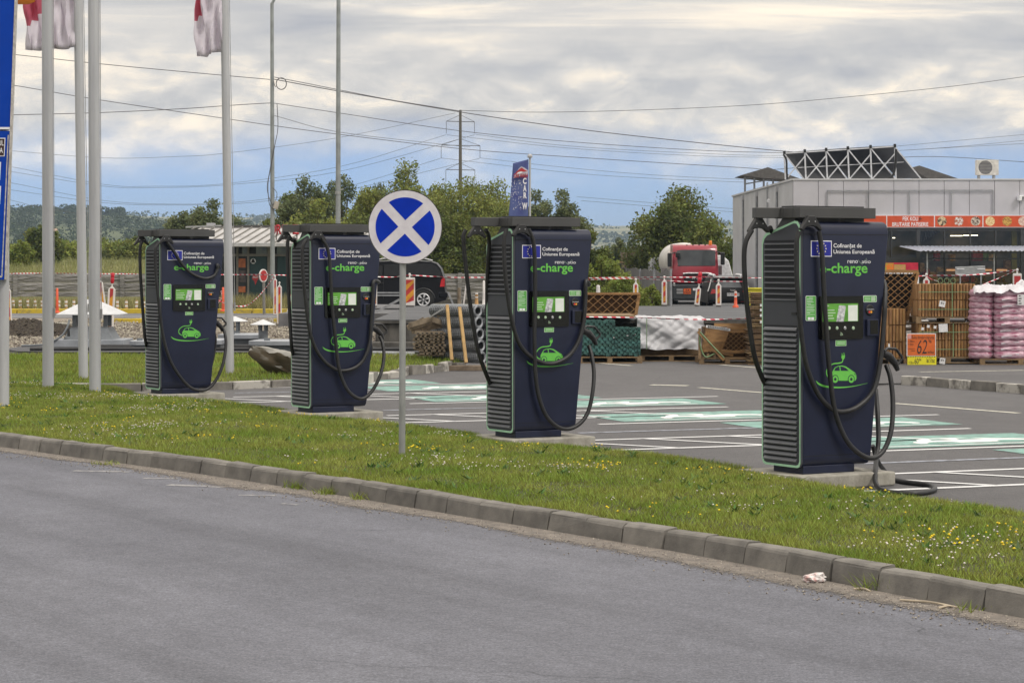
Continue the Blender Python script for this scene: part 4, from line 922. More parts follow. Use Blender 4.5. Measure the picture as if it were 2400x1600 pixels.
wire([(-20, 190), (36, 197), (230, 230), (520, 273), (622, 288), (780, 309), (1060, 342), (1300, 360), (1700, 385), (1800, 388), (2100, 360), (2352, 372), (2450, 376)], 102, 130, ra, 'long wire crossing the whole sky below the middle crossarm')
wire([(-20, 265), (36, 264), (230, 259), (420, 250), (520, 243), (600, 238), (622, 237)], 102, 104, ra, 'wire at the left rising gently toward the lamp post')
wire([(627, 237), (780, 260), (1050, 300), (1300, 325), (1600, 345), (1820, 352)], 104, 118, ra * 0.9, 'wire from the lamp post passing just under the top crossarm')
wire([(627, 265), (775, 303), (1000, 330), (1080, 338)], 104, 150, ra * 0.8, 'short thin wire from the lamp post toward the middle crossarm')
wire([(1058, 254), (1250, 258), (1500, 252), (1750, 240), (2000, 218), (2200, 197), (2400, 170)], 230, 235, 0.028, 'single wire rising to the right from the pylon top')
for (pts, lab) in (([(-20, 343), (30, 347), (240, 363), (400, 360), (520, 352), (780, 316), (1045, 260)], 'highest long sagging line left of the pylon'),
                   ([(-20, 376), (30, 384), (240, 424), (350, 428), (520, 422), (780, 383), (1024, 310)], 'sagging line left of the pylon ending at its top crossarm'),
                   ([(-20, 388), (30, 395), (240, 428), (350, 431), (520, 425), (780, 394), (1090, 310)], 'sagging line left of the pylon running close below its twin'),
                   ([(-20, 414), (30, 421), (240, 461), (400, 469), (520, 466), (620, 456), (800, 428), (1012, 364)], 'sagging line low over the left hills ending at the middle crossarm'),
                   ([(-20, 430), (30, 437), (240, 466), (400, 471), (520, 469), (620, 461), (800, 436), (1102, 364)], 'lowest sagging line over the left hills reaching the far middle arm'),
                   ([(-20, 452), (30, 461), (100, 478), (240, 500)], 'short steep line dropping to the hills at the left'),
                   ([(1092, 309), (1300, 335), (1600, 352), (1850, 356), (2352, 330)], 'line right of the pylon from the top crossarm end'),
                   ([(1026, 310), (1300, 340), (1600, 358), (1850, 363)], 'line right of the pylon from the left end of the top crossarm'),
                   ([(1103, 363), (1300, 385), (1500, 402), (1720, 413)], 'line right of the pylon from the middle crossarm end'),
                   ([(1012, 363), (1300, 396), (1500, 410), (1720, 419)], 'line right of the pylon from the left end of the middle crossarm'),
                   ([(1325, 452), (1500, 466), (1690, 480)], 'upper of two low lines left of the grey building'), ([(1335, 461), (1500, 474), (1690, 487)], 'lower of two low lines left of the grey building'),
                   ([(2050, 337), (2200, 323), (2400, 305)], 'upper of two lines rising right of the solar panels'), ([(2050, 347), (2200, 337), (2400, 318)], 'lower of two lines rising right of the solar panels')):
    wire(pts, 230, 232, 0.018, lab)
# ------------------------------------------------------------------ grey shop building on the right
BY = 92.0; kx = FPX / BY
def BX(px): return DX(px, BY)
def BZ(py): return DZ(py, BY)
m_clad = mat('facade cladding', (0.46, 0.45, 0.485), 0.55, var=0.05, scale=0.7, detail=6)
m_clad2 = mat('side cladding', (0.47, 0.47, 0.485), 0.5, var=0.06, scale=0.6)
m_dkframe = mat('dark window frame', (0.040, 0.043, 0.048), 0.5)
m_orange = mat('sign orange red', (0.56, 0.075, 0.022), 0.5, var=0.05)
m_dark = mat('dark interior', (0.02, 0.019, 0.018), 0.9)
m_galv2 = mat('pipe grey', (0.30, 0.31, 0.325), 0.5, metal=0.3)
def glass_mat(name, tint, refl):
    m = bpy.data.materials.new(name); m.use_nodes = True; nt = m.node_tree; nt.nodes.remove(nt.nodes['Principled BSDF'])
    tr = nt.nodes.new('ShaderNodeBsdfTransparent'); tr.inputs[0].default_value = tint + (1,); gl = nt.nodes.new('ShaderNodeBsdfGlossy'); gl.inputs['Roughness'].default_value = 0.03
    lw = nt.nodes.new('ShaderNodeLayerWeight'); lw.inputs[0].default_value = 0.25; mr = nt.nodes.new('ShaderNodeMapRange'); mr.inputs[3].default_value = refl; mr.inputs[4].default_value = 0.6
    nt.links.new(lw.outputs['Fresnel'], mr.inputs[0]); ms = nt.nodes.new('ShaderNodeMixShader'); nt.links.new(mr.outputs[0], ms.inputs[0])
    n = nt.nodes.new('ShaderNodeTexNoise'); n.inputs['Scale'].default_value = 0.9; bu = nt.nodes.new('ShaderNodeBump'); bu.inputs['Strength'].default_value = 0.25; bu.inputs['Distance'].default_value = 0.02
    nt.links.new(n.outputs[0], bu.inputs['Height']); nt.links.new(bu.outputs[0], gl.inputs['Normal'])
    nt.links.new(tr.outputs[0], ms.inputs[1]); nt.links.new(gl.outputs[0], ms.inputs[2]); nt.links.new(ms.outputs[0], nt.nodes['Material Output'].inputs[0]); return m
m_glass = glass_mat('shop glass', (0.80, 0.82, 0.80), 0.035)
shop = thing('shop_building', 'grey metal clad shop with glazed front and red orange sign band', 'building', (BX(1859), BY, 0.0)); ox = shop.location.x
def sx(px): return BX(px) - ox
zt = BZ(423); ztop = zt; RX = 16.5                           # right end, out of frame
ZS1, ZS0 = BZ(504.5), BZ(533.3)
far = Vector((DX(1719, 113.9) - ox, 21.9, 0))
# front fascia panels
seams = [1859, 1918, 1977, 2036, 2095, 2154, 2213, 2272, 2331, 2390, 2449, 2520, 2800]
for a, b in zip(seams, seams[1:]):
    MB().bx(sx(a) + 0.008, sx(b) - 0.008, 0.0, 0.12, ZS1 + 0.0, zt).obj('facade_panel', m_clad, shop, bevel=0.006)
MB().bx(sx(1859), sx(2800), 0.02, 0.10, BZ(1) * 0 + ZS0, ZS1).obj('sign_backing', m_dkframe, shop)
MB().bx(sx(1857), sx(2800), -0.03, 0.14, zt, zt + 0.07).obj('parapet_cap', m_clad2, shop, bevel=0.01)
# left part of the front below the sign
MB().bx(sx(1859), sx(1962), 0.0, 0.12, 0.0, ZS0 - 0.003).obj('front_wall', m_clad, shop)
# corrugated side wall, each rib real
cw = MB(); n = 84; vs = []
d = far.normalized(); nn = Vector((-d.y, d.x, 0))
for i in range(n * 4 + 1):
    t = i / (n * 4); off = (0.0, 0.035, 0.035, 0.0)[i % 4]; p = far * t + nn * off; vs += [(p.x, p.y + 0.12, 0.0), (p.x, p.y + 0.12, ztop)]
cw.add(vs, [(2 * i, 2 * i + 2, 2 * i + 3, 2 * i + 1) for i in range(n * 4)]).obj('side_wall', m_clad2, shop)
MB().bar(Vector((0, 0.1, ztop + 0.035)) + nn * 0.02, far + Vector((0, 0.1, ztop + 0.035)) + nn * 0.02, 0.14, 0.075).obj('side_cap', m_clad2, shop)
MB().add([(0.05, 0.15, ztop - 0.06), (sx(2800), 0.15, ztop - 0.06), (sx(2800), 21.8, ztop - 0.06), (far.x + 0.05, 21.8, ztop - 0.06)], [(0, 1, 2, 3)]).obj('roof', m_clad2, shop)
MB().bx(far.x, sx(2800), 21.8, 21.95, 0, ztop).obj('rear_wall', m_clad2, shop)
MB().bx(sx(2790), sx(2800), 0.13, 21.8, 0, ztop).obj('end_wall', m_clad2, shop)
# downpipes on the side wall
def side_pt(px): # pixel column on the side wall -> parameter
    lo, hi = 0.0, 1.0
    for _ in range(40):
        m_ = (lo + hi) / 2; p = far * m_ + shop.location
        if 1200 + FPX * p.x / p.y > px: lo = m_
        else: hi = m_
    return far * lo
for px, yt in ((1746, 466), (1778, 458), (1826, 447)):
    p = side_pt(px) + nn * 0.085; Yp = p.y + BY; z1 = DZ(yt, Yp)
    MB().tube([(p.x, p.y + 0.12, 0), (p.x, p.y + 0.12, z1)], 0.05, 12).obj('downpipe', m_galv2, shop, smooth=50)
    MB().box((p.x, p.y + 0.12, z1 + 0.06), (0.13, 0.15, 0.22)).obj('pipe_hopper', m_clad2, shop)
    for zz in (0.6, 1.9, 3.2): MB().cyl((p.x, p.y + 0.12, zz), (p.x, p.y + 0.12, zz + 0.05), 0.062, 12).obj('pipe_clip', m_galv, shop)
p = side_pt(1804) + nn * 0.09; lad = MB()
for s in (-0.16, 0.16): lad.tube([p + d * s + Vector((0, 0.12, 0.5)), p + d * s + Vector((0, 0.12, ztop + 0.2))], 0.02, 6)
for q in range(16): lad.tube([p + d * -0.16 + Vector((0, 0.12, 0.6 + 0.25 * q)), p + d * 0.16 + Vector((0, 0.12, 0.6 + 0.25 * q))], 0.015, 5)
lad.obj('wall_ladder', m_galv2, shop)
p = side_pt(1818) + nn * 0.3; MB().tube([p + Vector((0, 0, DZ(470, BY + p.y))), p + Vector((-0.05, -0.35, DZ(472, BY + p.y)))], 0.07, 10).obj('camera', m_pwhite, shop, smooth=50)
# empty sign frame on the fascia
fr = [(1938.6, 447), (2327, 446), (2327, 502), (1938.6, 502)]
for (a, b) in ((0, 1), (1, 2), (3, 0)): MB().bar((sx(fr[a][0]), -0.05, BZ(fr[a][1])), (sx(fr[b][0]), -0.05, BZ(fr[b][1])), 0.035, 0.035).obj('frame_tube', m_galv2, shop)
for px in (2034, 2131, 2229): MB().bar((sx(px), -0.05, BZ(446)), (sx(px), -0.05, BZ(502)), 0.03, 0.03).obj('frame_tube', m_galv2, shop)
hl = MB()
for q in range(24): hl.disc((sx(1950 + random.random() * 110), -0.0015, BZ(452 + random.random() * 45)), 0.012, 6)
o = hl.obj('screw_hole', m_galv2, shop); tag(o, kind='stuff')
p = (sx(2388), -0.12, BZ(464)); MB().lathe([(0.0, -0.14), (0.09, -0.10), (0.10, 0.0), (0.11, 0.07)], 14, p).bx(p[0], p[0] + 0.3, p[1] - 0.03, p[1] + 0.12, p[2] + 0.05, p[2] + 0.11).obj('camera', m_pwhite, shop, smooth=50)
# sign band
sgs = [1965, 2077.7, 2189.6, 2303, 2416, 2530]
for i, (a, b) in enumerate(zip(sgs, sgs[1:])):
    f = MB().bx(sx(a) + 0.004, sx(b) - 0.004, -0.06, 0.018, ZS0, ZS1).obj('sign_frame', m_pwhite, shop)
    MB().bx(sx(a) + 0.022, sx(b) - 0.022, -0.066, -0.05, ZS0 + 0.02, ZS1 - 0.02).obj('sign_face', m_orange, f)
    if i == 1:
        text_obj('PEK KOLI', (sx(2115), sx(2151), BZ(517.5), BZ(508)), -0.069, m_pwhite, f, 0.012); text_obj('BRUTARIE PATISERIE', (sx(2090.5), sx(2175), BZ(530.5), BZ(521)), -0.069, m_pwhite, f, 0.012)
        tw = MB().tube([(sx(2156), -0.07, BZ(508)), (sx(2155), -0.07, BZ(518))], 0.012, 5).tube([(sx(2153), -0.07, BZ(512)), (sx(2160), -0.07, BZ(513))], 0.012, 5); tw.obj('twig_mark', m_brown, f)
cols_ = [((0.05, 0.03, 0.02), (0.65, 0.5, 0.3)), ((0.35, 0.09, 0.03), (0.7, 0.68, 0.65)), ((0.06, 0.03, 0.02), (0.6, 0.52, 0.42)), ((0.55, 0.35, 0.13), (0.8, 0.62, 0.35)), ((0.6, 0.38, 0.08), (0.3, 0.13, 0.04)), ((0.5, 0.3, 0.25), (0.75, 0.6, 0.5))]
for q, px in enumerate((2207, 2246.3, 2285.7, 2319.8, 2359.6, 2396.6)):
    mm = mat('pastry print %d' % q, cols_[q][1], 0.6, col2=cols_[q][0], scale=9 + 2 * q, detail=3, lo=0.42, hi=0.58)
    MB().disc((sx(px), -0.0675, BZ(518.6)), 0.187, 28).obj('pastry_picture', mm, shop)
# interior
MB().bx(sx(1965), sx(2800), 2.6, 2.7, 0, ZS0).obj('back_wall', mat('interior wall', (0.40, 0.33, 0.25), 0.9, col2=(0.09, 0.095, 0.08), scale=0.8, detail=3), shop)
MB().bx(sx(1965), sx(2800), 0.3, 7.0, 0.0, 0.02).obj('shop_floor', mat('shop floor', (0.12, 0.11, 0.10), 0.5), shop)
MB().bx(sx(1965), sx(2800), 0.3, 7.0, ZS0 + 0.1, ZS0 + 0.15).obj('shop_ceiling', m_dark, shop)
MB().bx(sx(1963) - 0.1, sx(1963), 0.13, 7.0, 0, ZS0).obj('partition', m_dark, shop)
m_lit = mat('strip light', (0.9, 0.85, 0.7), 0.5, emis=(1.0, 0.85, 0.6, 4.0))
for q in range(26):                                         # goods on display close behind the glass
    cx_ = sx(2100 + 11.5 * q + random.uniform(-3, 3)); w_ = random.uniform(0.10, 0.20); z_ = random.choice((1.0, 1.35, 1.75, 2.2)); c_ = random.choice(((0.45, 0.24, 0.09), (0.50, 0.30, 0.12), (0.35, 0.05, 0.04), (0.50, 0.42, 0.12), (0.16, 0.22, 0.08), (0.5, 0.48, 0.42)))
    MB().bx(cx_ - w_, cx_ + w_, 0.5 + 0.02 * q, 0.8 + 0.02 * q, z_, z_ + random.uniform(0.2, 0.5)).obj('display_goods', mat('goods %.2f %.2f' % c_[:2], c_, 0.7, var=0.3, scale=9), shop, bevel=0.02)
for (a, b, y, dep) in ((2246, 2274, 554, 1.6), (2277, 2311, 553, 1.6), (2104, 2112.5, 559, 1.5)):
    MB().bx(sx(a), sx(b), dep, dep + 0.08, BZ(y) * 1.0 + 0.03, BZ(y) + 0.06).obj('strip_light', m_lit, shop)
m_bread = mat('bread', (0.45, 0.22, 0.08), 0.8, col2=(0.09, 0.045, 0.02), scale=7, lo=0.4, hi=0.6); m_shelf = mat('shelf wood', (0.40, 0.22, 0.11), 0.6)
for q in range(6):
    for lv in range(3):
        x0_ = sx(2160 + 45 * q); MB().bx(x0_, x0_ + 0.52, 0.9, 1.4, 0.9 + 0.42 * lv, 0.94 + 0.42 * lv).obj('bread_shelf', m_shelf, shop)
        for w_ in range(3): MB().lathe([(0.0, 0), (0.07, 0.02), (0.08, 0.08), (0.05, 0.14), (0.0, 0.16)], 8, (x0_ + 0.1 + 0.16 * w_, 1.05, 0.94 + 0.42 * lv)).obj('bread_loaf', m_bread, shop, smooth=60)
for a, b in ((2225, 2262), (2312, 2334), (2344, 2370)):
    MB().bx(sx(a), sx(b), 0.75, 0.77, BZ(648), BZ(628)).obj('counter_front', m_shelf, shop); MB().bx(sx(a), sx(b), 0.73, 0.76, BZ(635), BZ(631)).obj('counter_added_glow', mat('counter glow', (0.6, 0.3, 0.15), 0.5, emis=(0.9, 0.45, 0.2, 0.5)), shop)  # glowing strip added to the counters to warm the shop interior
MB().bx(sx(2378), sx(2390), 0.5, 0.7, 0, ZS0).obj('yellow_column', mat('yellow column', (0.25, 0.20, 0.02), 0.7), shop)
for px, wv in ((2152, 0.14), (2214, 0.05), (2274, 0.06), (2334, 0.05), (2396, 0.14), (2456, 0.06), (2517, 0.06), (2090, 0.05)):
    MB().bx(sx(px) - wv / 2, sx(px) + wv / 2, -0.01, 0.09, 0.0, ZS0 - 0.004).obj('mullion', m_dkframe, shop)
for za, zb in ((BZ(541), ZS0 - 0.006), (BZ(608), BZ(604.5)), (0.0, 0.12)):
    MB().bx(sx(1964), sx(2780), 0.003, 0.08, za, zb).obj('transom', m_dkframe, shop)
MB().bx(sx(1964), sx(2150), 0.0, 0.085, BZ(634), BZ(603)).obj('dado_panel', m_dkframe, shop)
pan = [1964, 2090, 2152, 2214, 2274, 2334, 2396, 2456, 2517, 2780]
for a, b in zip(pan, pan[1:]):
    for za, zb in ((0.12, BZ(608)), (BZ(604.5), BZ(541))):
        MB().add([(sx(a), 0.05, za), (sx(b), 0.05, za), (sx(b), 0.05, zb), (sx(a), 0.05, zb)], [(0, 1, 2, 3)]).obj('window_pane', m_glass, shop)
m_curt = mat('curtain', (0.16, 0.16, 0.165), 0.85, col2=(0.05, 0.045, 0.045), scale=6, stretch=(1, 1, 0.15), lo=0.4, hi=0.6)
cv = MB(); vs = []
for i in range(25):
    t = i / 24; x = sx(2160 + 46 * t); zb = BZ(541) - (0.42 * (1 - t) + 0.05); vs += [(x, 0.25 + 0.04 * (i % 2), BZ(541)), (x, 0.25 + 0.04 * ((i + 1) % 2), zb)]
cv.add(vs, [(2 * i, 2 * i + 2, 2 * i + 3, 2 * i + 1) for i in range(24)]).obj('curtain', m_curt, shop)
# corrugated awning on thin posts, in front of the glazing
aw = thing('awning', 'corrugated blue grey metal awning in front of the shop glass', 'awning', (BX(2147), 90.0, 0))
Yf, Yb = 87.6, 91.7; m_awn = mat('awning sheet', (0.42, 0.46, 0.54), 0.45, metal=0.3)
ac = MB(); vs = []; nn_ = 120
xa0, xa1 = DX(2158, Yf), DX(2480, Yf)
for i in range(nn_ + 1):
    t = i / nn_; o_ = 0.03 if (i // 2) % 2 else 0.0; xf = xa0 + (xa1 - xa0) * t
    vs += [(xf - aw.location.x, Yf - 90.0, DZ(589, Yf) + o_), (xf - 0.16 - aw.location.x + 0.0, Yb - 90.0, DZ(577.5, Yb) + o_)]
ac.add(vs, [(2 * i, 2 * i + 2, 2 * i + 3, 2 * i + 1) for i in range(nn_)]).obj('awning_sheet', m_awn, aw)
for px in (2173, 2330): MB().tube([(DX(px, 87.8) - aw.location.x, -2.2, 0), (DX(px, 87.8) - aw.location.x, -2.2, DZ(590, 87.8))], 0.03, 8).obj('awning_post', m_galv2, aw)
MB().bar((xa0 - aw.location.x, -2.3, DZ(592, Yf)), (xa1 - aw.location.x, -2.3, DZ(592, Yf)), 0.05, 0.05).obj('awning_rail', m_dkframe, aw)

# roof things
m_sol = mat('solar collector', (0.016, 0.020, 0.030), 0.3, var=0.2, scale=3)
so = thing('solar_collector', 'tilted row of dark solar panels on white trusses on the shop roof', 'solar panel', (BX(1843), 97.0, zt))
def SP(px, py, Y): p = W(px, py, Y); return p - so.location
zr = 423
tops = [(1838, 360.5), (1886, 357), (1936, 353.5), (1987, 350), (2040, 347), (2097, 344.5)]
bots = [(1885, 421), (1935, 421), (1986, 420), (2046, 420), (2100, 419), (2160, 418)]
for i in range(5):
    a, b, c_, d_ = tops[i], tops[i + 1], bots[i + 1], bots[i]
    pts = [SP(a[0] + 2, a[1], 96.4), SP(b[0] - 2, b[1], 96.4), SP(c_[0] - 2, c_[1], 99.0), SP(d_[0] + 2, d_[1], 99.0)]
    nv = (pts[1] - pts[0]).cross(pts[3] - pts[0]).normalized() * 0.06
    MB().add(pts + [p_ + nv for p_ in pts], [(0, 1, 2, 3), (7, 6, 5, 4), (0, 4, 5, 1), (1, 5, 6, 2), (2, 6, 7, 3), (3, 7, 4, 0)]).obj('panel', m_sol, so)
m_truss = mat('white truss', (0.50, 0.51, 0.53), 0.5)
zb_ = 421
for i in range(6):
    t_, b_ = tops[i], bots[i]
    tp = SP(t_[0], t_[1], 96.35); foot = SP(t_[0] + 3, zb_, 96.3); bt = SP(b_[0], b_[1], 98.95) if i < 6 else None
    MB().bar(foot, tp, 0.06, 0.06).obj('truss_post', m_truss, so); MB().bar(tp + Vector((0, -0.03, 0)), SP(b_[0], zb_, 96.3), 0.06, 0.05).obj('truss_brace', m_truss, so)
    if i < 5: MB().bar(foot, SP(tops[i + 1][0], (tops[i + 1][1] + zb_) / 2 - 22, 96.3), 0.055, 0.05).obj('truss_brace', m_truss, so)
    MB().box(tp + Vector((0, -0.02, 0.05)), (0.10, 0.10, 0.14)).obj('end_cap', m_black, so)
MB().bar(SP(1840, 359.5, 96.35), SP(2097, 343.5, 96.35), 0.10, 0.05).obj('top_rail', m_truss, so); MB().bar(SP(1870, 393, 96.4), SP(2118, 380, 96.4), 0.05, 0.03).obj('middle_rail', m_truss, so)
MB().tube(spline([SP(2100, 350, 96.1), SP(2099, 385, 96.1), SP(2092, 412, 96.1), SP(2075, 420, 96.1), SP(2050, 421, 96.1)], 5), 0.05, 8).obj('hose', m_black, so, smooth=50)
MB().tube(spline([SP(1836, 362, 96.1), SP(1843, 375, 96.1), SP(1844, 400, 96.1), SP(1845, 421, 96.1)], 5), 0.04, 8).obj('hose', m_black, so, smooth=50)
m_droof = mat('weathered roofing', (0.085, 0.08, 0.075), 0.8, var=0.15)
for (lab, pk, pl_, pr_, Yr, flip) in (('dark pitched roof shelter at the left end of the shop roof', (1800, 392), (1736, 411), (1884, 422), 110.0, False), ('dark pitched roof shelter at the right of the solar panels', (2155, 388), (2138, 394), (2252, 421), 105.0, True)):
    s_ = thing('roof_shelter', lab, 'shelter', (DX(pk[0], Yr), Yr, zt)); L = lambda px, py, Y: W(px, py, Y) - s_.location
    pts = [L(*pl_, Yr - 1), L(*pk, Yr - 1), L(*pr_, Yr - 1)]; lo = Vector((0, 0, -0.10)); pts += [pts[0].lerp(pts[2], 0.42) + lo * (0.5 if not flip else 4.0)]
    bk_ = [p_ + Vector((0, 3.2, 0)) for p_ in pts]
    MB().add(pts + bk_, [(0, 3, 2, 1), (4, 5, 6, 7), (0, 1, 5, 4), (1, 2, 6, 5), (2, 3, 7, 6), (3, 0, 4, 7)]).obj('shelter_roof', m_droof, s_)
    for px in ((1746, 1768, 1790, 1812) if not flip else (2150, 2168)):
        MB().bar(L(px, 452 if not flip else 422, Yr), L(px, np.interp(px, [pl_[0], pk[0], pr_[0]], [pl_[1], pk[1], pr_[1]]) + 2, Yr), 0.09, 0.09).obj('shelter_post', m_galv2, s_)
    for q in range(2): MB().bar(L(pl_[0] + 8, 420 + 12 * q, Yr), L((1815 if not flip else 2172), 403 + 16 * q, Yr), 0.06, 0.06).obj('shelter_rail', m_galv2, s_)
ac_ = thing('air_conditioner', 'white outdoor air conditioner unit on the shop roof edge', 'air conditioner', (BX(2330), 93.4, zt))
xx, ww, hh = 0, 52 / FPX * 93.4, 36 / FPX * 93.4; z0_ = DZ(411, 93.4) - zt
bxx = MB().bx(-ww / 2, ww / 2, -0.15, 0.15, z0_, z0_ + hh).obj('casing', mat('ac white', (0.60, 0.58, 0.54), 0.5), ac_, bevel=0.01)
fx = -ww * 0.10; MB().lathe([(0.0, -0.158), (hh * 0.42, -0.158), (hh * 0.45, -0.152)], 28, (fx, 0, z0_ + hh / 2), 'y').obj('fan_grille', mat('fan grey', (0.10, 0.10, 0.11), 0.6), bxx)
gr = MB()
for q in range(9): gr.box((fx, -0.162, z0_ + hh / 2 + (q - 4) * hh * 0.095), (hh * 0.84 * math.sqrt(max(0.05, 1 - ((q - 4) / 4.6) ** 2)), 0.006, 0.008))
gr.obj('grille_wire', mat('ac white'  , (0, 0, 0)), bxx)
for s in (-0.33, 0.28): MB().bx(s - 0.04, s + 0.04, -0.12, 0.12, 0.0, z0_).obj('foot', m_galv2, ac_)
# ------------------------------------------------------------------ goods stacked on the lot
m_wood = mat('treated timber', (0.40, 0.225, 0.095), 0.8, col2=(0.21, 0.11, 0.045), scale=5, stretch=(3, 3, 0.5), island=0.25, bump=0.3, bscale=30)
m_woodh = mat('treated timber rails', (0.33, 0.185, 0.075), 0.8, col2=(0.16, 0.085, 0.035), scale=4, stretch=(0.6, 3, 3), island=0.2, bump=0.3, bscale=30)
m_pallet = mat('pallet wood', (0.26, 0.17, 0.09), 0.9, col2=(0.13, 0.085, 0.045), scale=4, island=0.25)
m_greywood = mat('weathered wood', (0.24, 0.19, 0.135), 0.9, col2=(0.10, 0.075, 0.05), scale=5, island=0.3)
m_strap = mat('green strap', (0.17, 0.27, 0.13), 0.5)
m_tagw = mat('white paper', (0.70, 0.70, 0.70), 0.7, var=0.08, scale=20)
m_ink = mat('black ink', (0.02, 0.02, 0.02), 0.7)
def Z3(x, y): return (2040 + x / 5.228, 580 + y / 5.228)
def pallet(parent, x0, x1, y0, y1, z0, h=0.13, name='pallet'):
    p = bpy.data.objects.new(name, None); COL.objects.link(p); p.parent = parent
    for q in range(5):
        yy = y0 + (y1 - y0 - 0.10) * q / 4; MB().bx(x0, x1, yy, yy + 0.10, z0 + h - 0.025, z0 + h).obj('deck_board', m_pallet, p)
    for q in range(3):
        xx = x0 + (x1 - x0 - 0.1) * q / 2
        for yy in (y0, (y0 + y1) / 2 - 0.05, y1 - 0.1): MB().bx(xx, xx + 0.1, yy, yy + 0.1, z0 + 0.02, z0 + h - 0.026).obj('block', m_pallet, p)
    for yy in (y0, y1 - 0.1): MB().bx(x0, x1, yy, yy + 0.1, z0, z0 + 0.019).obj('runner', m_pallet, p)
def log_block(name, lab, px0, px1, rows, Y, ncol, pal, depth=0.9, grp='timber border rolls on pallets'):
    # rows: list of (ytop, ybottom) in photo pixels; stacked split logs seen as vertical staves
    x0, x1 = DX(px0, Y), DX(px1, Y); zb = DZ(rows[-1][1], Y)
    t = thing(name, lab, 'timber stack', ((x0 + x1) / 2, Y, zb - (0.135 if pal else 0)), 0, grp); bz = zb - t.location.z
    hw = (x1 - x0) / 2; w = (x1 - x0) / ncol; rr = random.Random(int(px0))
    zt_ = DZ(rows[0][0], Y) - t.location.z
    MB().bx(-hw + 0.01, hw - 0.01, 0.07, depth, bz, zt_ - 0.01).obj('core', m_wood, t)
    for (ya, yb) in rows:
        za, zbb = DZ(yb, Y) - t.location.z, DZ(ya, Y) - t.location.z
        for c in range(ncol):
            cx = -hw + w * (c + 0.5); dx = rr.uniform(-0.004, 0.004); r = w * 0.49
            prof = [(cx - r, 0.10), (cx - r, 0.045 + rr.uniform(-.01, .015)), (cx - r * 0.6, 0.012 + rr.uniform(-.008, .008)), (cx, rr.uniform(-.012, .012)), (cx + r * 0.6, 0.012 + rr.uniform(-.008, .008)), (cx + r, 0.045), (cx + r, 0.10)]
            MB().prism(prof, za + 0.004, zbb - 0.004 + rr.uniform(-0.02, 0.006), 'z').obj('stave', m_wood, t, smooth=35)
        for s in (0.0,):
            for q in range(5):
                yy = 0.12 + q * (depth - 0.12) / 5; MB().bx(-hw - 0.012, -hw + 0.012, yy, yy + (depth - 0.16) / 5, za + 0.004, zbb - 0.01).obj('stave', m_wood, t)
    if pal: pallet(t, -hw - 0.05, hw + 0.05, -0.03, depth, 0.0)
    return t, bz, zt_, hw
YG = 46.9
def zz(y): return Z3(0, y)[1]
def zx(x): return Z3(x, 0)[0]
low, bz, z1, hw = log_block('log_edging_stack', 'lower pallet of upright timber staves behind the orange price board', zx(600), zx(1305), [(zz(930), zz(1130)), (zz(1132), zz(1335))], YG, 18, True)
upp, bz2, z2, hw2 = log_block('log_edging_stack', 'upper pallet of upright timber staves bound with green straps', zx(592), zx(1288), [(zz(425), zz(625)), (zz(628), zz(832))], YG, 18, True)
upp.location.z = low.location.z + z1 + 0.004
for t, za, zb in ((upp, bz2, z2), (low, bz, z1)):
    for fx in (0.15, 0.66): MB().bx(fx - 0.008 - 0.05, fx + 0.008 - 0.05, -0.030, -0.020, za - 0.02, zb + 0.02).obj('strap', m_strap, t) if fx < hw else None
    for fz in (0.22, 0.74): MB().bx(-hw - 0.005, hw + 0.005, -0.031, -0.021, za + (zb - za) * fz - 0.007, za + (zb - za) * fz + 0.007).obj('strap', m_strap, t)
for q in range(3):
    cx = -0.12 + 0.13 * q; MB().tube(spline([(cx + 0.05 * math.cos(a), 0.1, z2 + 0.05 + 0.055 * math.sin(a)) for a in [i * 0.7 for i in range(10)]], 3), 0.007, 5).obj('strap_loop', m_strap, upp)
def paper_tag(lab, x0, x1, y0, y1, txt, Y, parent=None, rot=0.0):
    a, b = Z3(x0, y1), Z3(x1, y0); p, q = W(*a, Y), W(*b, Y); c = (p + q) / 2; w, h = (q.x - p.x) / 2, (q.z - p.z) / 2
    o = MB().bx(-w, w, -0.004, 0.004, -h, h).obj('paper_tag', m_tagw, parent)
    par = parent.location if parent else Vector((0, 0, 0)); o.location = c - par; o.rotation_euler = (0, rot, 0)
    if txt: text_obj(txt, (-w * 0.5, w * 0.5, -h * 0.1, h * 0.6), -0.006, m_ink, o, 0.02)
    return o
paper_tag('', 843, 918, 652, 728, '51', YG - 0.045, upp, 0.2); paper_tag('', 848, 916, 1352, 1425, '51', YG - 0.06, low, 0.12)
paper_tag('', 838, 946, 935, 1036, '', YG - 0.045, low, -0.05)
for x, y in ((640, 995), (710, 965), (792, 975)): paper_tag('', x - 16, x + 16, y - 17, y + 17, '', YG - 0.045, low, 0.2)
side, bz3, z3, hw3 = log_block('log_edging_stack', 'three tier timber stave stack right beside the nearest charger', zx(60), zx(437), [(zz(742), zz(945)), (zz(948), zz(1148)), (zz(1151), zz(1352))], YG + 0.25, 9, True)
paper_tag('', 218, 240, 1178, 1218, '', YG + 0.19, side)
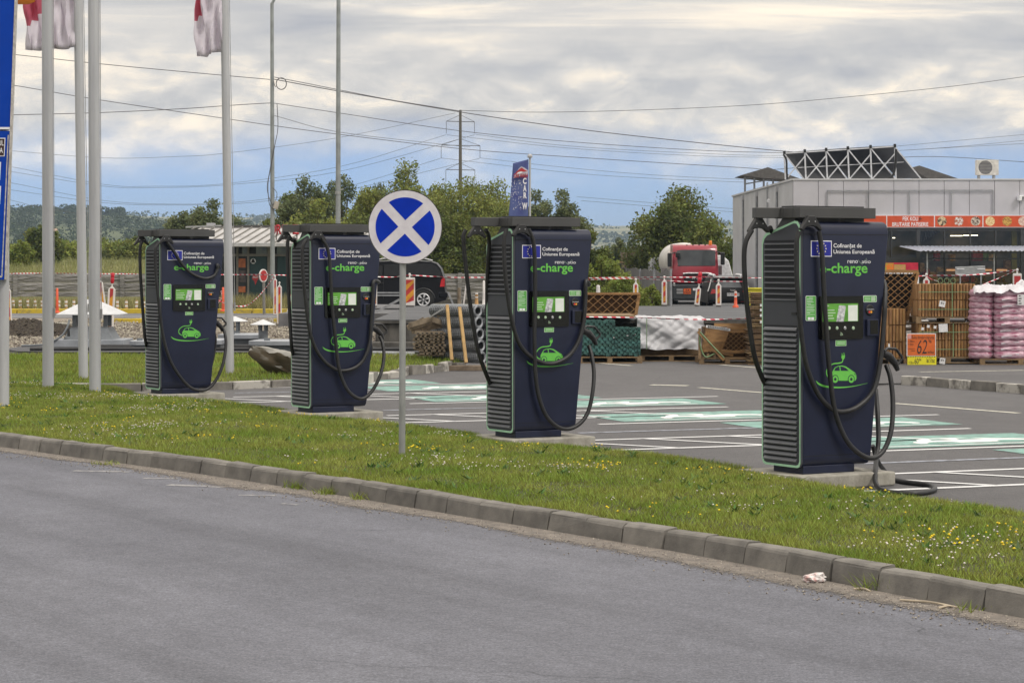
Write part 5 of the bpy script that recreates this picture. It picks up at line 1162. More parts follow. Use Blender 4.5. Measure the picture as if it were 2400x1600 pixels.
# price board
m_pbo = mat('price orange', (0.62, 0.13, 0.02), 0.6, var=0.06); m_pby = mat('price yellow', (0.72, 0.66, 0.02), 0.6, var=0.04)
YQ = YG - 0.35
pb = thing('price_board', 'orange and yellow handwritten price board reading 62', 'price board', (DX(zx(625), YQ), YQ, 0.0))
def PBx(x, y): p = W(*Z3(x, y), YQ) - pb.location; return p
def prect(x0, x1, y0, y1): a, b = PBx(x0, y1), PBx(x1, y0); return (a.x, b.x, a.z, b.z)
r = prect(445, 803, 1050, 1330); MB().bx(r[0], r[1], 0.0, 0.02, r[2], r[3]).obj('orange_frame', m_tagw, pb)
r = prect(455, 794, 1060, 1322); of = MB().bx(r[0], r[1], -0.004, 0.01, r[2], r[3]).obj('orange_sheet', m_pbo, pb)
r = prect(455, 808, 1332, 1440); yf = MB().bx(r[0], r[1], 0.0, 0.02, max(r[2], 0.004), r[3]).obj('yellow_sheet', m_pby, pb)
text_obj('62', prect(572, 694, 1130, 1300), -0.007, m_ink, of, -0.005, shear=0.2); text_obj('96', prect(712, 748, 1128, 1168), -0.007, m_ink, of); text_obj('Rulou bordura marunta', prect(503, 780, 1075, 1120), -0.007, m_ink, of, -0.005, shear=0.2)
text_obj('L 200cm', prect(462, 540, 1135, 1160), -0.007, m_ink, of); text_obj('H 30cm', prect(462, 528, 1172, 1196), -0.007, m_ink, of); text_obj('lei/buc', prect(700, 780, 1262, 1296), -0.007, m_ink, of, shear=0.2)
text_obj('transport in', prect(462, 545, 1232, 1252), -0.007, m_ink, of); text_obj('valabil', prect(495, 545, 1256, 1270), -0.007, m_ink, of)
r = prect(460, 500, 1068, 1118); MB().bx(r[0], r[1], -0.0065, -0.003, r[2], r[3]).obj('corner_mark', mat('faded pink', (0.6, 0.3, 0.28), 0.6), of)
text_obj('60', prect(540, 590, 1355, 1425), -0.003, m_ink, yf); text_obj('94', prect(596, 622, 1355, 1392), -0.003, m_ink, yf); text_obj('H 30cm', prect(470, 530, 1390, 1425), -0.003, m_ink, yf); text_obj('lei 5 buc', prect(690, 790, 1350, 1410), -0.003, m_ink, yf)
for q in range(12): r = prect(460 + 29 * q, 474 + 29 * q, 1333, 1341); MB().bx(r[0], r[1], -0.003, 0.001, r[2], r[3]).obj('hazard_dash', m_ink, yf)
MB().bar((0, 0.02, 0.3), (0, 0.28, 0.01), 0.03, 0.03).obj('prop', m_pallet, pb)

# lattice planters
def lattice(t, x0b, x1b, x0t, x1t, z0, z1, y, pitch, w, n_up=None):
    # diagonal slats clipped to an upright trapezoid (bottom x0b..x1b, top x0t..x1t)
    def xl(z): return x0b + (x0t - x0b) * (z - z0) / (z1 - z0)
    def xr(z): return x1b + (x1t - x1b) * (z - z0) / (z1 - z0)
    for sgn, yy in ((1, y - 0.012), (-1, y + 0.004)):
        c = min(x0b, x0t) - (z1 - z0) * 1.0
        while c < max(x1b, x1t) + (z1 - z0) * 1.0:
            pts = []
            for q in range(81):
                z = z0 + (z1 - z0) * q / 80; x = c + sgn * (z - z0) * 1.15
                if xl(z) < x < xr(z): pts.append((x, z))
            if len(pts) > 4: MB().bar((pts[0][0], yy, pts[0][1]), (pts[-1][0], yy, pts[-1][1]), 0.012, w, up=(0, 1, 0)).obj('lattice_slat', m_woodh, t)
            c += pitch
YT = 47.6
pl1 = thing('lattice_planter', 'big tapered wooden lattice planter leaning up behind the timber staves', 'planter', (DX(2100, YT), YT, 0.0))
def T1(x, y): return W(*Z3(x, y), YT) - pl1.location
a_, b_, c_, d_ = T1(20, 300), T1(588, 305), T1(442, 900), T1(120, 900)
lattice(pl1, d_.x, c_.x, a_.x, b_.x, d_.z, a_.z, 0.0, 0.155, 0.042)
MB().bar((a_.x, 0, a_.z + 0.02), (b_.x, 0, b_.z + 0.02), 0.07, 0.06).obj('top_rail', m_woodh, pl1); MB().bar((b_.x - 0.01, -0.01, b_.z), (c_.x, -0.01, c_.z), 0.06, 0.06).obj('side_rail', m_woodh, pl1)
MB().bar((b_.x + 0.02, 0.5, b_.z + 0.03), (c_.x + 0.03, 0.45, c_.z), 0.06, 0.06).obj('side_rail', m_woodh, pl1); MB().bar((d_.x, 0, d_.z), (c_.x, 0, c_.z), 0.06, 0.06).obj('bottom_rail', m_woodh, pl1)
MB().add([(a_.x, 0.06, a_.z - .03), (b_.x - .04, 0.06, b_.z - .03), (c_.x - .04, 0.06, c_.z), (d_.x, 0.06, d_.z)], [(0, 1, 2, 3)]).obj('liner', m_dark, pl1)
for sx_ in (d_.x + 0.05, c_.x - 0.05): MB().bx(sx_ - 0.04, sx_ + 0.04, 0.0, 0.4, 0.0, c_.z).obj('leg', m_woodh, pl1)
def ZQ(x, y): return (1340 + x / 4.612, 520 + y / 4.612)
YO = 50.5
pl2 = thing('lattice_planter', 'long low wooden lattice planter above the green fence panels', 'planter', (DX(1420, YO), YO, 0.0))
def T2(x, y): return W(*ZQ(x, y), YO) - pl2.location
a_, b_, c_, d_ = T2(-60, 785), T2(728, 785), T2(690, 985), T2(-20, 985)
lattice(pl2, d_.x, c_.x, a_.x, b_.x, c_.z, a_.z, 0.0, 0.20, 0.045)
bp = T2(0, 1020); MB().bar((a_.x, 0, a_.z + .02), (b_.x + .02, 0, b_.z + .02), 0.10, 0.05).obj('top_rail', m_woodh, pl2); MB().bar((b_.x, 0, b_.z), (c_.x, 0, bp.z), 0.05, 0.07).obj('side_rail', m_woodh, pl2)
MB().bx(d_.x, c_.x + 0.02, -0.02, 0.02, c_.z - 0.16, c_.z).obj('kick_board', m_woodh, pl2); MB().bx(d_.x, c_.x, -0.03, 0.03, c_.z - 0.24, c_.z - 0.165).obj('bottom_rail', m_woodh, pl2)
MB().add([(a_.x, 0.05, a_.z), (b_.x - .02, 0.05, b_.z), (c_.x, 0.05, c_.z - .2), (d_.x, 0.05, d_.z - .2)], [(0, 1, 2, 3)]).obj('liner', mat('dark liner wood', (0.085, 0.05, 0.025), 0.9), pl2)
pl2h = c_.z - 0.24
# green fence panels on a pallet, carrying the planter
m_gfence = mat('green coated mesh', (0.045, 0.135, 0.115), 0.55, col2=(0.014, 0.05, 0.045), scale=9, island=0.3)
YF = 47.4
fp = thing('fence_panel_pallet', 'pallet packed with dark green wire fence panels', 'fence panels', (DX(1428, YF), YF, 0.0))
def T3(x, y, Y=YF): return W(*ZQ(x, y), Y) - fp.location
zb_, zt2 = T3(0, 1455).z, T3(0, 1050).z
for q in range(21):
    xx = T3(115 + 30.5 * q, 0).x; b = MB(); top = zt2 - (0.0 if q < 12 else 0.15) - random.random() * 0.05
    b.bx(xx - 0.045, xx + 0.035, 0.02, 1.6, zb_ + 0.02, top - 0.02)
    nseg = 12; ph = random.random() * 0.06
    for s in range(nseg):
        z = zb_ + ph + (top - ph - zb_) * s / nseg; w_ = 0.036 + 0.012 * ((s + q) % 2); sh = 0.010 * (1 if (s + q) % 2 else -1); b.bx(xx - w_ + sh, xx + w_ * 0.5 + sh, -0.03 - 0.02 * ((s + q) % 2), 0.03, z, z + (top - ph - zb_) / nseg + 0.004 * ((s + q) % 2))
    b.obj('fence_panel', m_gfence, fp)
pallet(fp, T3(115, 0).x - 0.1, T3(735, 0).x + 0.05, -0.05, 1.6, 0.0, zb_)
for x, y in ((355, 1210), (457, 1245), (602, 1232), (683, 1220)):
    p = T3(x, y); MB().box((p.x, -0.045, p.z), (0.035, 0.01, 0.03)).obj('clip', m_tagw, fp)
MB().bx(T3(80, 0).x, T3(700, 0).x, 0.6, 3.4, zt2 + 0.02, zt2 + 0.06).obj('cover_board', m_pallet, fp)
# white sheeted pallet
YW = 48.3
m_tarp = mat('white sheeting', (0.50, 0.50, 0.52), 0.45, var=0.08, scale=3, detail=7)
tp = thing('sheeted_pallet', 'pallet load wrapped in crumpled white plastic sheeting', 'pallet load', (DX(1565, YW), YW, 0.0))
def T4(x, y): return W(*ZQ(x, y), YW) - tp.location
xa, xb = T4(712, 0).x, T4(1440, 0).x; za, zb = T4(0, 1375).z, T4(0, 1042).z
nx, nzz = 70, 34; vs = []
for j in range(nzz + 1):
    for i in range(nx + 1):
        u_, v_ = i / nx, j / nzz; x = xa + (xb - xa) * u_; z = za + (zb - za) * v_
        f = 0.12 * mnoise.noise((u_ * 2.6 + v_ * 1.5, v_ * 0.8, 3.0)) + 0.07 * abs(mnoise.noise((u_ * 6 - v_ * 2.4, v_ * 1.4 + u_ * 2, 9.0))) + 0.02 * mnoise.noise((u_ * 9 + v_ * 5, v_ * 4, 1.0))
        vs.append((x + 0.05 * mnoise.noise((v_ * 4, u_ * 2, 5)) - 0.06 * (1 - v_) * (1 if u_ < .1 else 0), -f - 0.07 * (1 - v_), z + (0.03 * mnoise.noise((u_ * 5, 0, 0)) if j in (0, nzz) else 0)))
fs = [(j * (nx + 1) + i, j * (nx + 1) + i + 1, (j + 1) * (nx + 1) + i + 1, (j + 1) * (nx + 1) + i) for j in range(nzz) for i in range(nx)]
b0 = len(vs); top = []
for i in range(nx + 1): p = vs[nzz * (nx + 1) + i]; vs.append((p[0], 1.2, p[2] + 0.02 * mnoise.noise((i * 0.2, 3, 0)) + 0.03))
fs += [(nzz * (nx + 1) + i, nzz * (nx + 1) + i + 1, b0 + i + 1, b0 + i) for i in range(nx)]
MB().add(vs, fs).obj('plastic_sheet', m_tarp, tp, smooth=80)
MB().bx(xa + .05, xb - .05, 0.22, 1.2, 0.14, zb - 0.1).obj('load', m_pallet, tp); pallet(tp, xa + 0.05, xb - 0.05, -0.03, 1.2, 0.0)
MB().bx(T4(800, 0).x, T4(808, 0).x, -0.22, -0.20, za, zb).obj('strap', m_strap, tp)
# leaning pack of trellis frames and panels, with boards
YK = 47.0
tr = thing('trellis_panel_pack', 'tilted pack of brown wooden trellis panels tied with green straps', 'trellis panels', (DX(1690, YK), YK, 0.0))
def T5(x, y): return W(*ZQ(x, y), YK) - tr.location
for q in range(13):
    a = T5(1410 + 17 * q, 1400 + (q % 2) * 6); b = T5(1470 + 19 * q, 1140 + 3 * q)
    MB().bar((a.x, 0.0 + 0.01 * q, a.z), (b.x, 0.05, b.z), 0.055, 0.045).obj('panel_edge', m_woodh, tr)
    MB().box((b.x, 0.04, b.z + 0.02), (0.06, 0.06, 0.05)).obj('white_tip', m_tagw, tr)
def T5b(x, y): p = T5(x, y); return p
a_, b_, c_, d_ = T5(1690, 1190), T5(1960, 1190), T5(1960, 1390), T5(1640, 1390)
lattice(tr, d_.x, c_.x, a_.x, b_.x, c_.z, a_.z, 0.25, 0.11, 0.035)
for (p, q) in (((1545, 1110), (1960, 1118)), ((1680, 1150), (1965, 1145)), ((1690, 1182), (1965, 1182)), ((1620, 1390), (1780, 1412)), ((1600, 1412), (1750, 1440)), ((1660, 1410), (1965, 1400)), ((1600, 1475), (1985, 1478))):
    p_, q_ = T5(*p), T5(*q); MB().bar((p_.x, 0.1, p_.z), (q_.x, 0.12, q_.z), 0.05, 0.06).obj('board', m_woodh, tr)
p_, q_ = T5(1360, 1180), T5(1640, 1490); MB().bar((p_.x, -0.12, p_.z), (q_.x, -0.12, max(q_.z, 0.03)), 0.03, 0.06).obj('board', m_woodh, tr)
pallet(tr, T5(1375, 0).x, T5(1985, 0).x, -0.08, 1.0, 0.0)
for x in (1380, 1470, 1540): p_ = T5(x, 1150 if x < 1400 else 1420); q_ = T5(x, 1480); MB().bar((p_.x, -0.06, p_.z), (q_.x, -0.06, max(0.02, q_.z)), 0.07, 0.05).obj('crate_upright', m_pallet, tr)
MB().tube(spline([T5(1380, 1195) + Vector((0, -.1, 0)), T5(1385, 1330) + Vector((0, -.1, 0)), T5(1440, 1455) + Vector((0, -.1, 0)), T5(1540, 1420) + Vector((0, -.1, 0))], 5), 0.014, 5).obj('strap', m_strap, tr)
MB().tube(spline([T5(1380, 1185) + Vector((0, -.13, 0)), T5(1520, 1340) + Vector((0, -.14, 0)), T5(1640, 1480) + Vector((0, -.14, 0.03))], 5), 0.014, 5).obj('strap', m_strap, tr)
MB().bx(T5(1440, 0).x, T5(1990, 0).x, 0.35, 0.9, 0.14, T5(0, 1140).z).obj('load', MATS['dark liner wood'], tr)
# tall stack of thin boards behind the nearest charger
YV = 46.5
bs_ = thing('board_stack', 'tall stack of thin stickered boards left of the nearest charger', 'board stack', (DX(1788, YV), YV, 0.0))
def T6(x, y): return W(*ZQ(x, y), YV) - bs_.location
zt3 = T6(0, 757).z; nb = 38; bm = MB()
for q in range(nb):
    z = zt3 * q / nb; off = 0.03 * math.sin(q * 1.7) + (0.08 if q % 7 == 3 else 0) - (0.18 if zt3 * q / nb < zt3 * 0.55 else 0) * 0.3
    bm.bx(T6(1935, 0).x + off, T6(2130, 0).x + off * 0.3, -0.02 + 0.02 * math.sin(q * 2.1), 0.8, z + 0.004, z + zt3 / nb * 0.62)
o = bm.obj('thin_board', m_pallet, bs_); tag(o, kind='stuff')
MB().bx(T6(1975, 0).x, T6(2120, 0).x, 0.04, 0.78, 0, zt3 - 0.02).obj('stack_core', m_greywood, bs_)  # plain weathered wood filling the stack behind the board ends
for y in (900, 950, 1010, 1080): p = T6(2045, y); MB().box((p.x, -0.05, p.z), (0.05, 0.02, 0.05)).obj('paper_tag', m_tagw, bs_)
yb = thing('waste_bin', 'small yellow wheelie bin beside the grey shop wall', 'bin', (DX(1768, 92), 92, 0.0))
p0, p1 = W(1755, 712, 92) - yb.location, W(1781, 673, 92) - yb.location; m_ybin = mat('bin yellow', (0.50, 0.44, 0.015), 0.5)
MB().add([(-0.22, -0.22, 0.0), (0.22, -0.22, 0.0), (0.22, 0.22, 0.0), (-0.22, 0.22, 0.0), (-0.29, -0.29, p1.z - .1), (0.29, -0.29, p1.z - .1), (0.29, 0.29, p1.z - .1), (-0.29, 0.29, p1.z - .1)], [(3, 2, 1, 0), (4, 5, 6, 7), (0, 1, 5, 4), (1, 2, 6, 5), (2, 3, 7, 6), (3, 0, 4, 7)]).obj('bin_body', m_ybin, yb)
MB().bx(-0.31, 0.31, -0.32, 0.31, p1.z - 0.095, p1.z - 0.02).obj('bin_lid', m_ybin, yb, bevel=0.02)
for s in (-0.2, 0.2): MB().lathe([(0.09, -0.03), (0.09, 0.03)], 14, (s, 0.26, 0.09), 'x').obj('wheel', m_black, yb)
# sacks on a pallet at the right edge
m_sack = mat('maroon sack', (0.26, 0.06, 0.12), 0.3, col2=(0.62, 0.46, 0.52), scale=7, stretch=(0.7, 1, 3), bump=0.3, bscale=12, island=0.15)
m_sackw = mat('white sack film', (0.62, 0.60, 0.63), 0.4, var=0.1, scale=6, bump=0.3, bscale=14)
YR = 46.6
pk = thing('sack_pallet', 'pallet of stacked maroon sacks under white film at the right edge', 'sack pallet', (DX(2338, YR), YR, 0.0), 0)
def sack_mesh(L, Wd, H, seed):
    n = 14; m_ = 8; vs = []; fs = []
    for i in range(n + 1):
        u_ = i / n; e = min(1, math.sin(math.pi * min(max(u_, 0.001), 0.999)) ** 0.14)
        for j in range(m_):
            a = 2 * math.pi * j / m_; cy, cz = math.cos(a), math.sin(a); cy = math.copysign(abs(cy) ** 0.55, cy); cz = math.copysign(abs(cz) ** 0.7, cz)
            k_ = 1 + 0.10 * mnoise.noise((u_ * 4 + seed, j * 0.8, seed)); vs.append(((u_ - 0.5) * L, cy * Wd / 2 * e * k_, cz * H / 2 * e * k_))
    for i in range(n):
        for j in range(m_): fs.append((i * m_ + j, (i + 1) * m_ + j, (i + 1) * m_ + (j + 1) % m_, i * m_ + (j + 1) % m_))
    fs += [tuple(range(m_)), tuple(n * m_ + j for j in range(m_))[::-1]]
    return MB().add(vs, fs).mesh('sack', m_sack, smooth=70)
sms = [sack_mesh(0.70, 0.54, 0.205, s) for s in range(4)]
fl_me = MB().bx(-0.18, 0.18, -0.262, -0.252, -0.012, 0.012).mesh('sack_label', m_sackw)
ang = math.radians(-4); nl = 11; zb_ = DZ(845, YR); zt4 = DZ(580 + 520 / 5.228, YR); lh = (zt4 - 0.13) / nl
for l in range(nl):
    for c in range(2):
        o = link('sack', sms[(l + c) % 4], pk, 0, (0.30 + c * 0.62, 0.25 + random.uniform(-.04, .04), 0.13 + lh * (l + 0.5)), random.uniform(-0.07, 0.07)); link('sack_label', fl_me, o, 0, (-0.05, 0, 0), random.uniform(-0.02, 0.02)).rotation_euler = (0, random.uniform(-0.13, -0.04), 0)
    o = link('sack', sms[(l + 2) % 4], pk, 0, (-0.21 + random.uniform(-.015, .015), 0.42, 0.13 + lh * (l + 0.5)), math.radians(64) + random.uniform(-0.04, 0.04))
    o = link('sack', sms[(l + 3) % 4], pk, 0, (-0.20 + random.uniform(-.015, .015), 0.85, 0.13 + lh * (l + 0.5)), math.radians(90))
pallet(pk, -0.35, 1.3, 0.0, 1.1, 0.0, 0.12)
vs = []; nx, ny = 46, 14
for j in range(ny + 1):
    for i in range(nx + 1): vs.append((-0.46 + 2.0 * i / nx, -0.06 + 1.2 * j / ny, zt4 + 0.05 + 0.09 * mnoise.noise((i * 0.22, j * 0.4, 2)) + 0.05 * abs(mnoise.noise((i * 0.6, j * 0.9, 7))) + (0.10 if i > 24 else 0.0) - (0.10 if (j == 0 or i == 0) else 0)))
MB().add(vs, [(j * (nx + 1) + i, j * (nx + 1) + i + 1, (j + 1) * (nx + 1) + i + 1, (j + 1) * (nx + 1) + i) for j in range(ny) for i in range(nx)]).obj('film_cover', m_sackw, pk, smooth=70)
r0 = W(*Z3(1800, 705), YR - 0.03) - pk.location; r1 = W(*Z3(1890, 575), YR - 0.03) - pk.location; lb = MB().bx(r0.x, r1.x, -0.06, -0.05, r0.z, r1.z).obj('delivery_label', m_tagw, pk)
lbm = MB()
for q in range(4): lbm.bx(r0.x + 0.02, r0.x + 0.06 + 0.02 * (q % 2), -0.0625, -0.0605, r1.z - 0.04 - 0.05 * q, r1.z - 0.02 - 0.05 * q)
lbm.obj('label_print', m_ink, lb)
# silver white sacks seen between planter and staves
sv = thing('sack_pallet', 'silvery white sacks in the gap between planter and staves', 'sack pallet', (DX(2140, 48.6), 48.6, 0.0))
for l in range(12):
    z = 0.12 + 0.118 * l; o = link('sack', sack_mesh(0.62, 0.45, 0.14, 9 + l), sv, 0, (0.02 * math.sin(l * 2.1), 0, z)); o.data.materials[0] = mat('silver film', (0.55, 0.54, 0.52), 0.3, col2=(0.30, 0.29, 0.28), scale=5, stretch=(1, 1, 4))
# soft drink freezer with fruit picture, and a folded trolley
fz = thing('drinks_freezer', 'chest freezer with red and fruit pictures behind the planter', 'freezer', (DX(2115, 62.0), 62.0, 0.0))
r0, r1 = W(2072, 640, 62), W(2154, 615.5, 62); lx = fz.location.x
MB().bx(r0.x - lx, r1.x - lx, 0, 0.7, 0.0, r0.z).obj('freezer_body', m_pwhite, fz, bevel=0.02)
MB().bx(r0.x - lx, r1.x - lx - 0.02, 0.02, 0.06, r0.z + 0.03, r1.z).obj('red_board', mat('freezer red', (0.50, 0.02, 0.05), 0.4), fz)
MB().bx(r0.x - lx, r0.x - lx + 0.26, 0.008, 0.018, r0.z + 0.04, r1.z - 0.01).obj('orange_print', mat('print orange', (0.7, 0.18, 0.02), 0.5, col2=(0.25, 0.35, 0.05), scale=6, lo=0.4, hi=0.5), fz)
MB().bx(r0.x - lx + 0.27, r0.x - lx + 0.58, 0.006, 0.017, r0.z + 0.035, r1.z - 0.05).obj('fruit_print', mat('print fruit', (0.35, 0.32, 0.06), 0.5, col2=(0.6, 0.25, 0.12), scale=9, lo=0.4, hi=0.6), fz)
tl = thing('folded_trolley', 'grey panel trolley with hinges tilted before the shop window', 'trolley', (DX(2274, 60.0), 60.0, 0.0))
r0, r1 = W(2239, 646, 60), W(2309, 624, 60); lx = tl.location.x
pnl = MB().box(((r0.x + r1.x) / 2 - lx, 0.0, (r0.z + r1.z) / 2), (r1.x - r0.x, 0.05, r1.z - r0.z), R=Matrix.Rotation(-0.04, 3, 'Y')).obj('panel', mat('trolley grey', (0.30, 0.31, 0.31), 0.5), tl, bevel=0.01)
for x in (-0.26, 0.28):
    for z in (0.05, 0.19): MB().box((x, -0.032, r0.z + z - 0.02), (0.20, 0.012, 0.018)).obj('hinge', m_pwhite, tl)
    MB().bx(x - 0.012, x + 0.012, -0.03, 0.03, 0.03, r0.z + 0.22).obj('upright', m_galv2, tl); MB().lathe([(0.12, -0.02), (0.12, 0.02)], 18, (x + 0.05, 0.05, 0.12), 'x').obj('wheel', m_black, tl)

# wire mesh rolls, two battens, weathered slats
m_mesh = mat('galvanised mesh', (0.34, 0.36, 0.38), 0.5, metal=0.2, col2=(0.20, 0.21, 0.225), scale=12); m_meshin = mat('mesh depth', (0.10, 0.105, 0.11), 0.7, col2=(0.05, 0.05, 0.055), scale=30)
def ZR(x, y): return (900 + x / 5.6, 600 + y / 5.6)
YRo = 44.4
rl = [(720, 1210, 0), (872, 1225, 1), (1025, 1235, 2), (1180, 1250, 3), (1335, 1265, 4)]
def mesh_roll_mesh(L, R):
    b = MB(); n = 22
    for q in range(26):                                     # hoop wires around the roll
        y = -L / 2 + L * q / 25; b.tube([(R * math.cos(2 * math.pi * k / 16), y, R * math.sin(2 * math.pi * k / 16)) for k in range(17)], 0.0075, 4, False)
    for q in range(n): a = 2 * math.pi * q / n; b.tube([(R * math.cos(a), -L / 2, R * math.sin(a)), (R * math.cos(a), L / 2, R * math.sin(a))], 0.004, 4, False)
    for rr in (0.93, 0.86, 0.79, 0.72):                      # wound layers at the ends and inside
        b.lathe([(R * rr, -L / 2 + 0.01), (R * rr, L / 2 - 0.01)], 20, axis='y', mi=1)
        for yy in (-L / 2, L / 2): b.tube([(R * rr * math.cos(2 * math.pi * k / 18), yy, R * rr * math.sin(2 * math.pi * k / 18)) for k in range(19)], 0.009, 4, False)
    kf = [i for i, f in enumerate(b.f) if len(f) <= 4]; b.f, b.fm = [b.f[i] for i in kf], [b.fm[i] for i in kf]
    return b.mesh('mesh_roll', [m_mesh, m_meshin])
kR = 0.60; Rr = 76 / 5.6 / FPX * YRo; rme = mesh_roll_mesh(1.25, Rr)
dirv = Vector((0.62, -0.78, 0)); ra_ = math.atan2(dirv.y, dirv.x) + math.pi / 2
names = ['top', 'second from the top', 'middle', 'fourth from the top', 'bottom']
nrm_v = Vector((0.80, 0.62, 0))
for q, (yy, xx_, i) in enumerate(rl):
    p = W(*ZR(xx_, yy), YRo)
    for c in range(2):
        o = link('wire_mesh_roll', rme, None, 0, (p.x - 0.42 + c * 0.255 * 1.0, p.y + 0.62 + c * 0.20, p.z), math.radians(-52) + math.pi / 2 + 0.0)
        o.rotation_euler = (0, 0, math.radians(46))
        tag(o, '%s grey wire mesh roll of the %s column beside the charger' % (names[q], 'near left' if c == 0 else 'right'), 'mesh roll', 'rolls of wire mesh')
m_batten = mat('new batten', (0.42, 0.27, 0.11), 0.8, var=0.15, scale=4)
for (xa, ya, xb, yb, lab) in ((828, 640, 890, 1365, 'left of two pale wooden battens leaning on the mesh rolls'), (990, 670, 1078, 1400, 'right of two pale wooden battens leaning on the mesh rolls')):
    a = W(*ZR(xa, ya), YRo - 0.10); b = W(*ZR(xb, yb), YRo - 0.55); b.z = max(b.z, 0.02)
    tag(MB().bar(b, a, 0.06, 0.05).obj('batten', m_batten, bevel=0.004), lab, 'batten', 'battens leaning on the rolls')
tag(MB().bx(DX(1085, YRo) - 0.5, DX(1160, YRo), YRo - 0.5, YRo - 0.2, 0.0, 0.10).obj('support_beam', m_greywood, bevel=0.01), 'thick timber beam under the wire mesh rolls', 'beam')
YSl = 44.9
ss = thing('slat_pile', 'untidy pile of weathered wooden slats beside the mesh rolls', 'slat pile', (DX(1020, YSl), YSl, 0.0))
def T7(x, y): return W(*ZR(x, y), YSl) - ss.location
z0s, z1s = max(0.0, T7(0, 1310).z), T7(0, 985).z; nly = 17; rr = random.Random(4)
for q in range(nly):
    z = z0s + (z1s - z0s) * (q + 0.5) / nly; x0_ = T7(400 + (60 if q < 4 else 0), 0).x + rr.uniform(-.03, .03); x1_ = T7(800, 0).x
    if q % 2 == 0:
        for c in range(2): MB().box(((x0_ + x1_) / 2 + rr.uniform(-.03, .03), 0.03 + 0.5 * c, z), (x1_ - x0_, 0.09, 0.026), rr.uniform(-0.05, 0.05)).obj('slat', m_greywood, ss)
    else:
        for c in range(7): MB().box((x0_ + 0.03 + (x1_ - x0_ - 0.06) * c / 6, 0.25, z), (0.045, 0.62 + rr.uniform(-.05, .05), 0.026), rr.uniform(-0.08, 0.08)).obj('slat', m_greywood, ss)
for q, (xa, ya, xb, yb) in enumerate(((330, 910, 630, 822), (330, 945, 620, 858), (360, 990, 560, 905), (305, 945, 520, 835), (490, 975, 640, 870), (620, 830, 770, 885), (640, 850, 800, 900), (550, 950, 810, 900))):
    a, b = T7(xa, ya), T7(xb, yb); MB().bar((a.x, -0.05 + 0.04 * q, a.z), (b.x, 0.1 + 0.04 * q, b.z), 0.03, 0.10).obj('slat', m_greywood, ss)
for q in range(6):
    a = T7(735, 850 - 28 * q); MB().box((a.x + 0.08, 0.4, a.z), (0.30, 0.09, 0.028), 0.1 * (q % 3)).obj('slat', m_greywood, ss)
MB().bar(T7(595, 805), T7(790, 680), 0.03, 0.03).obj('conduit', m_galv, ss)
# ------------------------------------------------------------------ raised dark slab behind the goods
m_bit = mat('dark slab membrane', (0.105, 0.108, 0.115), 0.8, col2=(0.06, 0.062, 0.066), scale=1.6, stretch=(0.35, 3, 1), bump=0.3, bscale=14, detail=8)
m_oldc = mat('stained concrete', (0.12, 0.112, 0.10), 0.9, col2=(0.045, 0.042, 0.038), scale=2.5, stretch=(2, 2, 0.6), bump=0.5, bscale=20, detail=8)
YA = 48.8; zp = 0.87
ps = thing('tank_slab', 'long raised slab with dark membrane top behind the stacked goods', 'slab', (2.0, YA, 0.0))
xl = DX(880, YA) - 2.0
MB().bx(xl, 9.0, 0.0, 16.4, 0.0, zp - 0.10).obj('slab_wall', m_oldc, ps, bevel=0.02)
MB().bx(xl - 0.03, 9.05, -0.06, 16.45, zp - 0.098, zp - 0.03).obj('slab_edge', m_oldc, ps, bevel=0.015)
for q in range(17):                                         # membrane strips with lapped seams
    y0 = -0.06 + q * 0.97; MB().bx(xl - 0.03, 9.05, y0, y0 + 0.975, zp - 0.03, zp + 0.003 * (q % 2) - 0.004).obj('membrane_strip', m_bit, ps, bevel=0.004)
MB().bx(xl - 0.06, xl + 3.2, -0.5, -0.07, 0.0, 0.40).obj('lower_ledge', m_oldc, ps, bevel=0.02)
pipe_w = thing('grey_pipes', 'two grey plastic pipes lying along the foot of the dark slab', 'pipes', (DX(930, 46.4), 46.4, 0.0))
for q in range(2): MB().tube(spline([(-1.1, 0.1 * q, 0.20 + 0.06 * q), (-0.3, 0.05, 0.19 + 0.05 * q), (0.35, 0.0 + 0.1 * q, 0.18 + 0.04 * q)], 5), 0.045, 10).obj('pipe', m_galv2, pipe_w, smooth=50)
yard = MB().bx(-7.5, 1.2, 74, 92, 0.0, 0.47).obj('paved_yard', m_far_asphalt); tag(yard, kind='structure')

# tank covers and vents behind the lawn on the left
m_lid = mat('galvanised lid', (0.33, 0.35, 0.38), 0.5, metal=0.25, var=0.1, scale=3)
m_hat = mat('vent hat', (0.55, 0.56, 0.57), 0.5, var=0.06)
m_ventg = mat('vent grey', (0.17, 0.185, 0.20), 0.55, metal=0.2, var=0.1)
lowslab = thing('bitumen_slab', 'low black bitumen covered slab under the vents beyond the lawn', 'slab', (-6.0, 50.0, 0.0))
MB().add([(-4.4, -2.6, 0.0), (-5.0, -1.0, 0.0), (-4.6, 3.6, 0.0), (4.2, 3.6, 0.0), (4.2, -3.0, 0.0), (-3.2, -3.0, 0.0), (-4.2, -2.4, 0.24), (-4.8, -1.0, 0.24), (-4.4, 3.6, 0.24), (4.2, 3.6, 0.24), (4.2, -2.9, 0.24), (-3.1, -2.9, 0.24)],
         [(6, 11, 10, 9, 8, 7)] + [(i, (i + 1) % 6, 6 + (i + 1) % 6, 6 + i) for i in range(6)]).obj('slab_body', mat('bitumen', (0.075, 0.075, 0.08), 0.7, col2=(0.03, 0.03, 0.033), scale=1.5, stretch=(0.6, 2, 1), bump=0.5, bscale=16, detail=8), lowslab, bevel=0.03)
for q, (y, z) in enumerate(((-2.2, 0.27), (-0.6, 0.27), (1.2, 0.28))):
    MB().tube(spline([(-4.0 + q, y, z), (-1, y + 0.15, z), (1.5, y - 0.1, z), (4.1, y + 0.1, z)], 5), 0.045, 8).obj('hose', m_cable, lowslab, smooth=50)
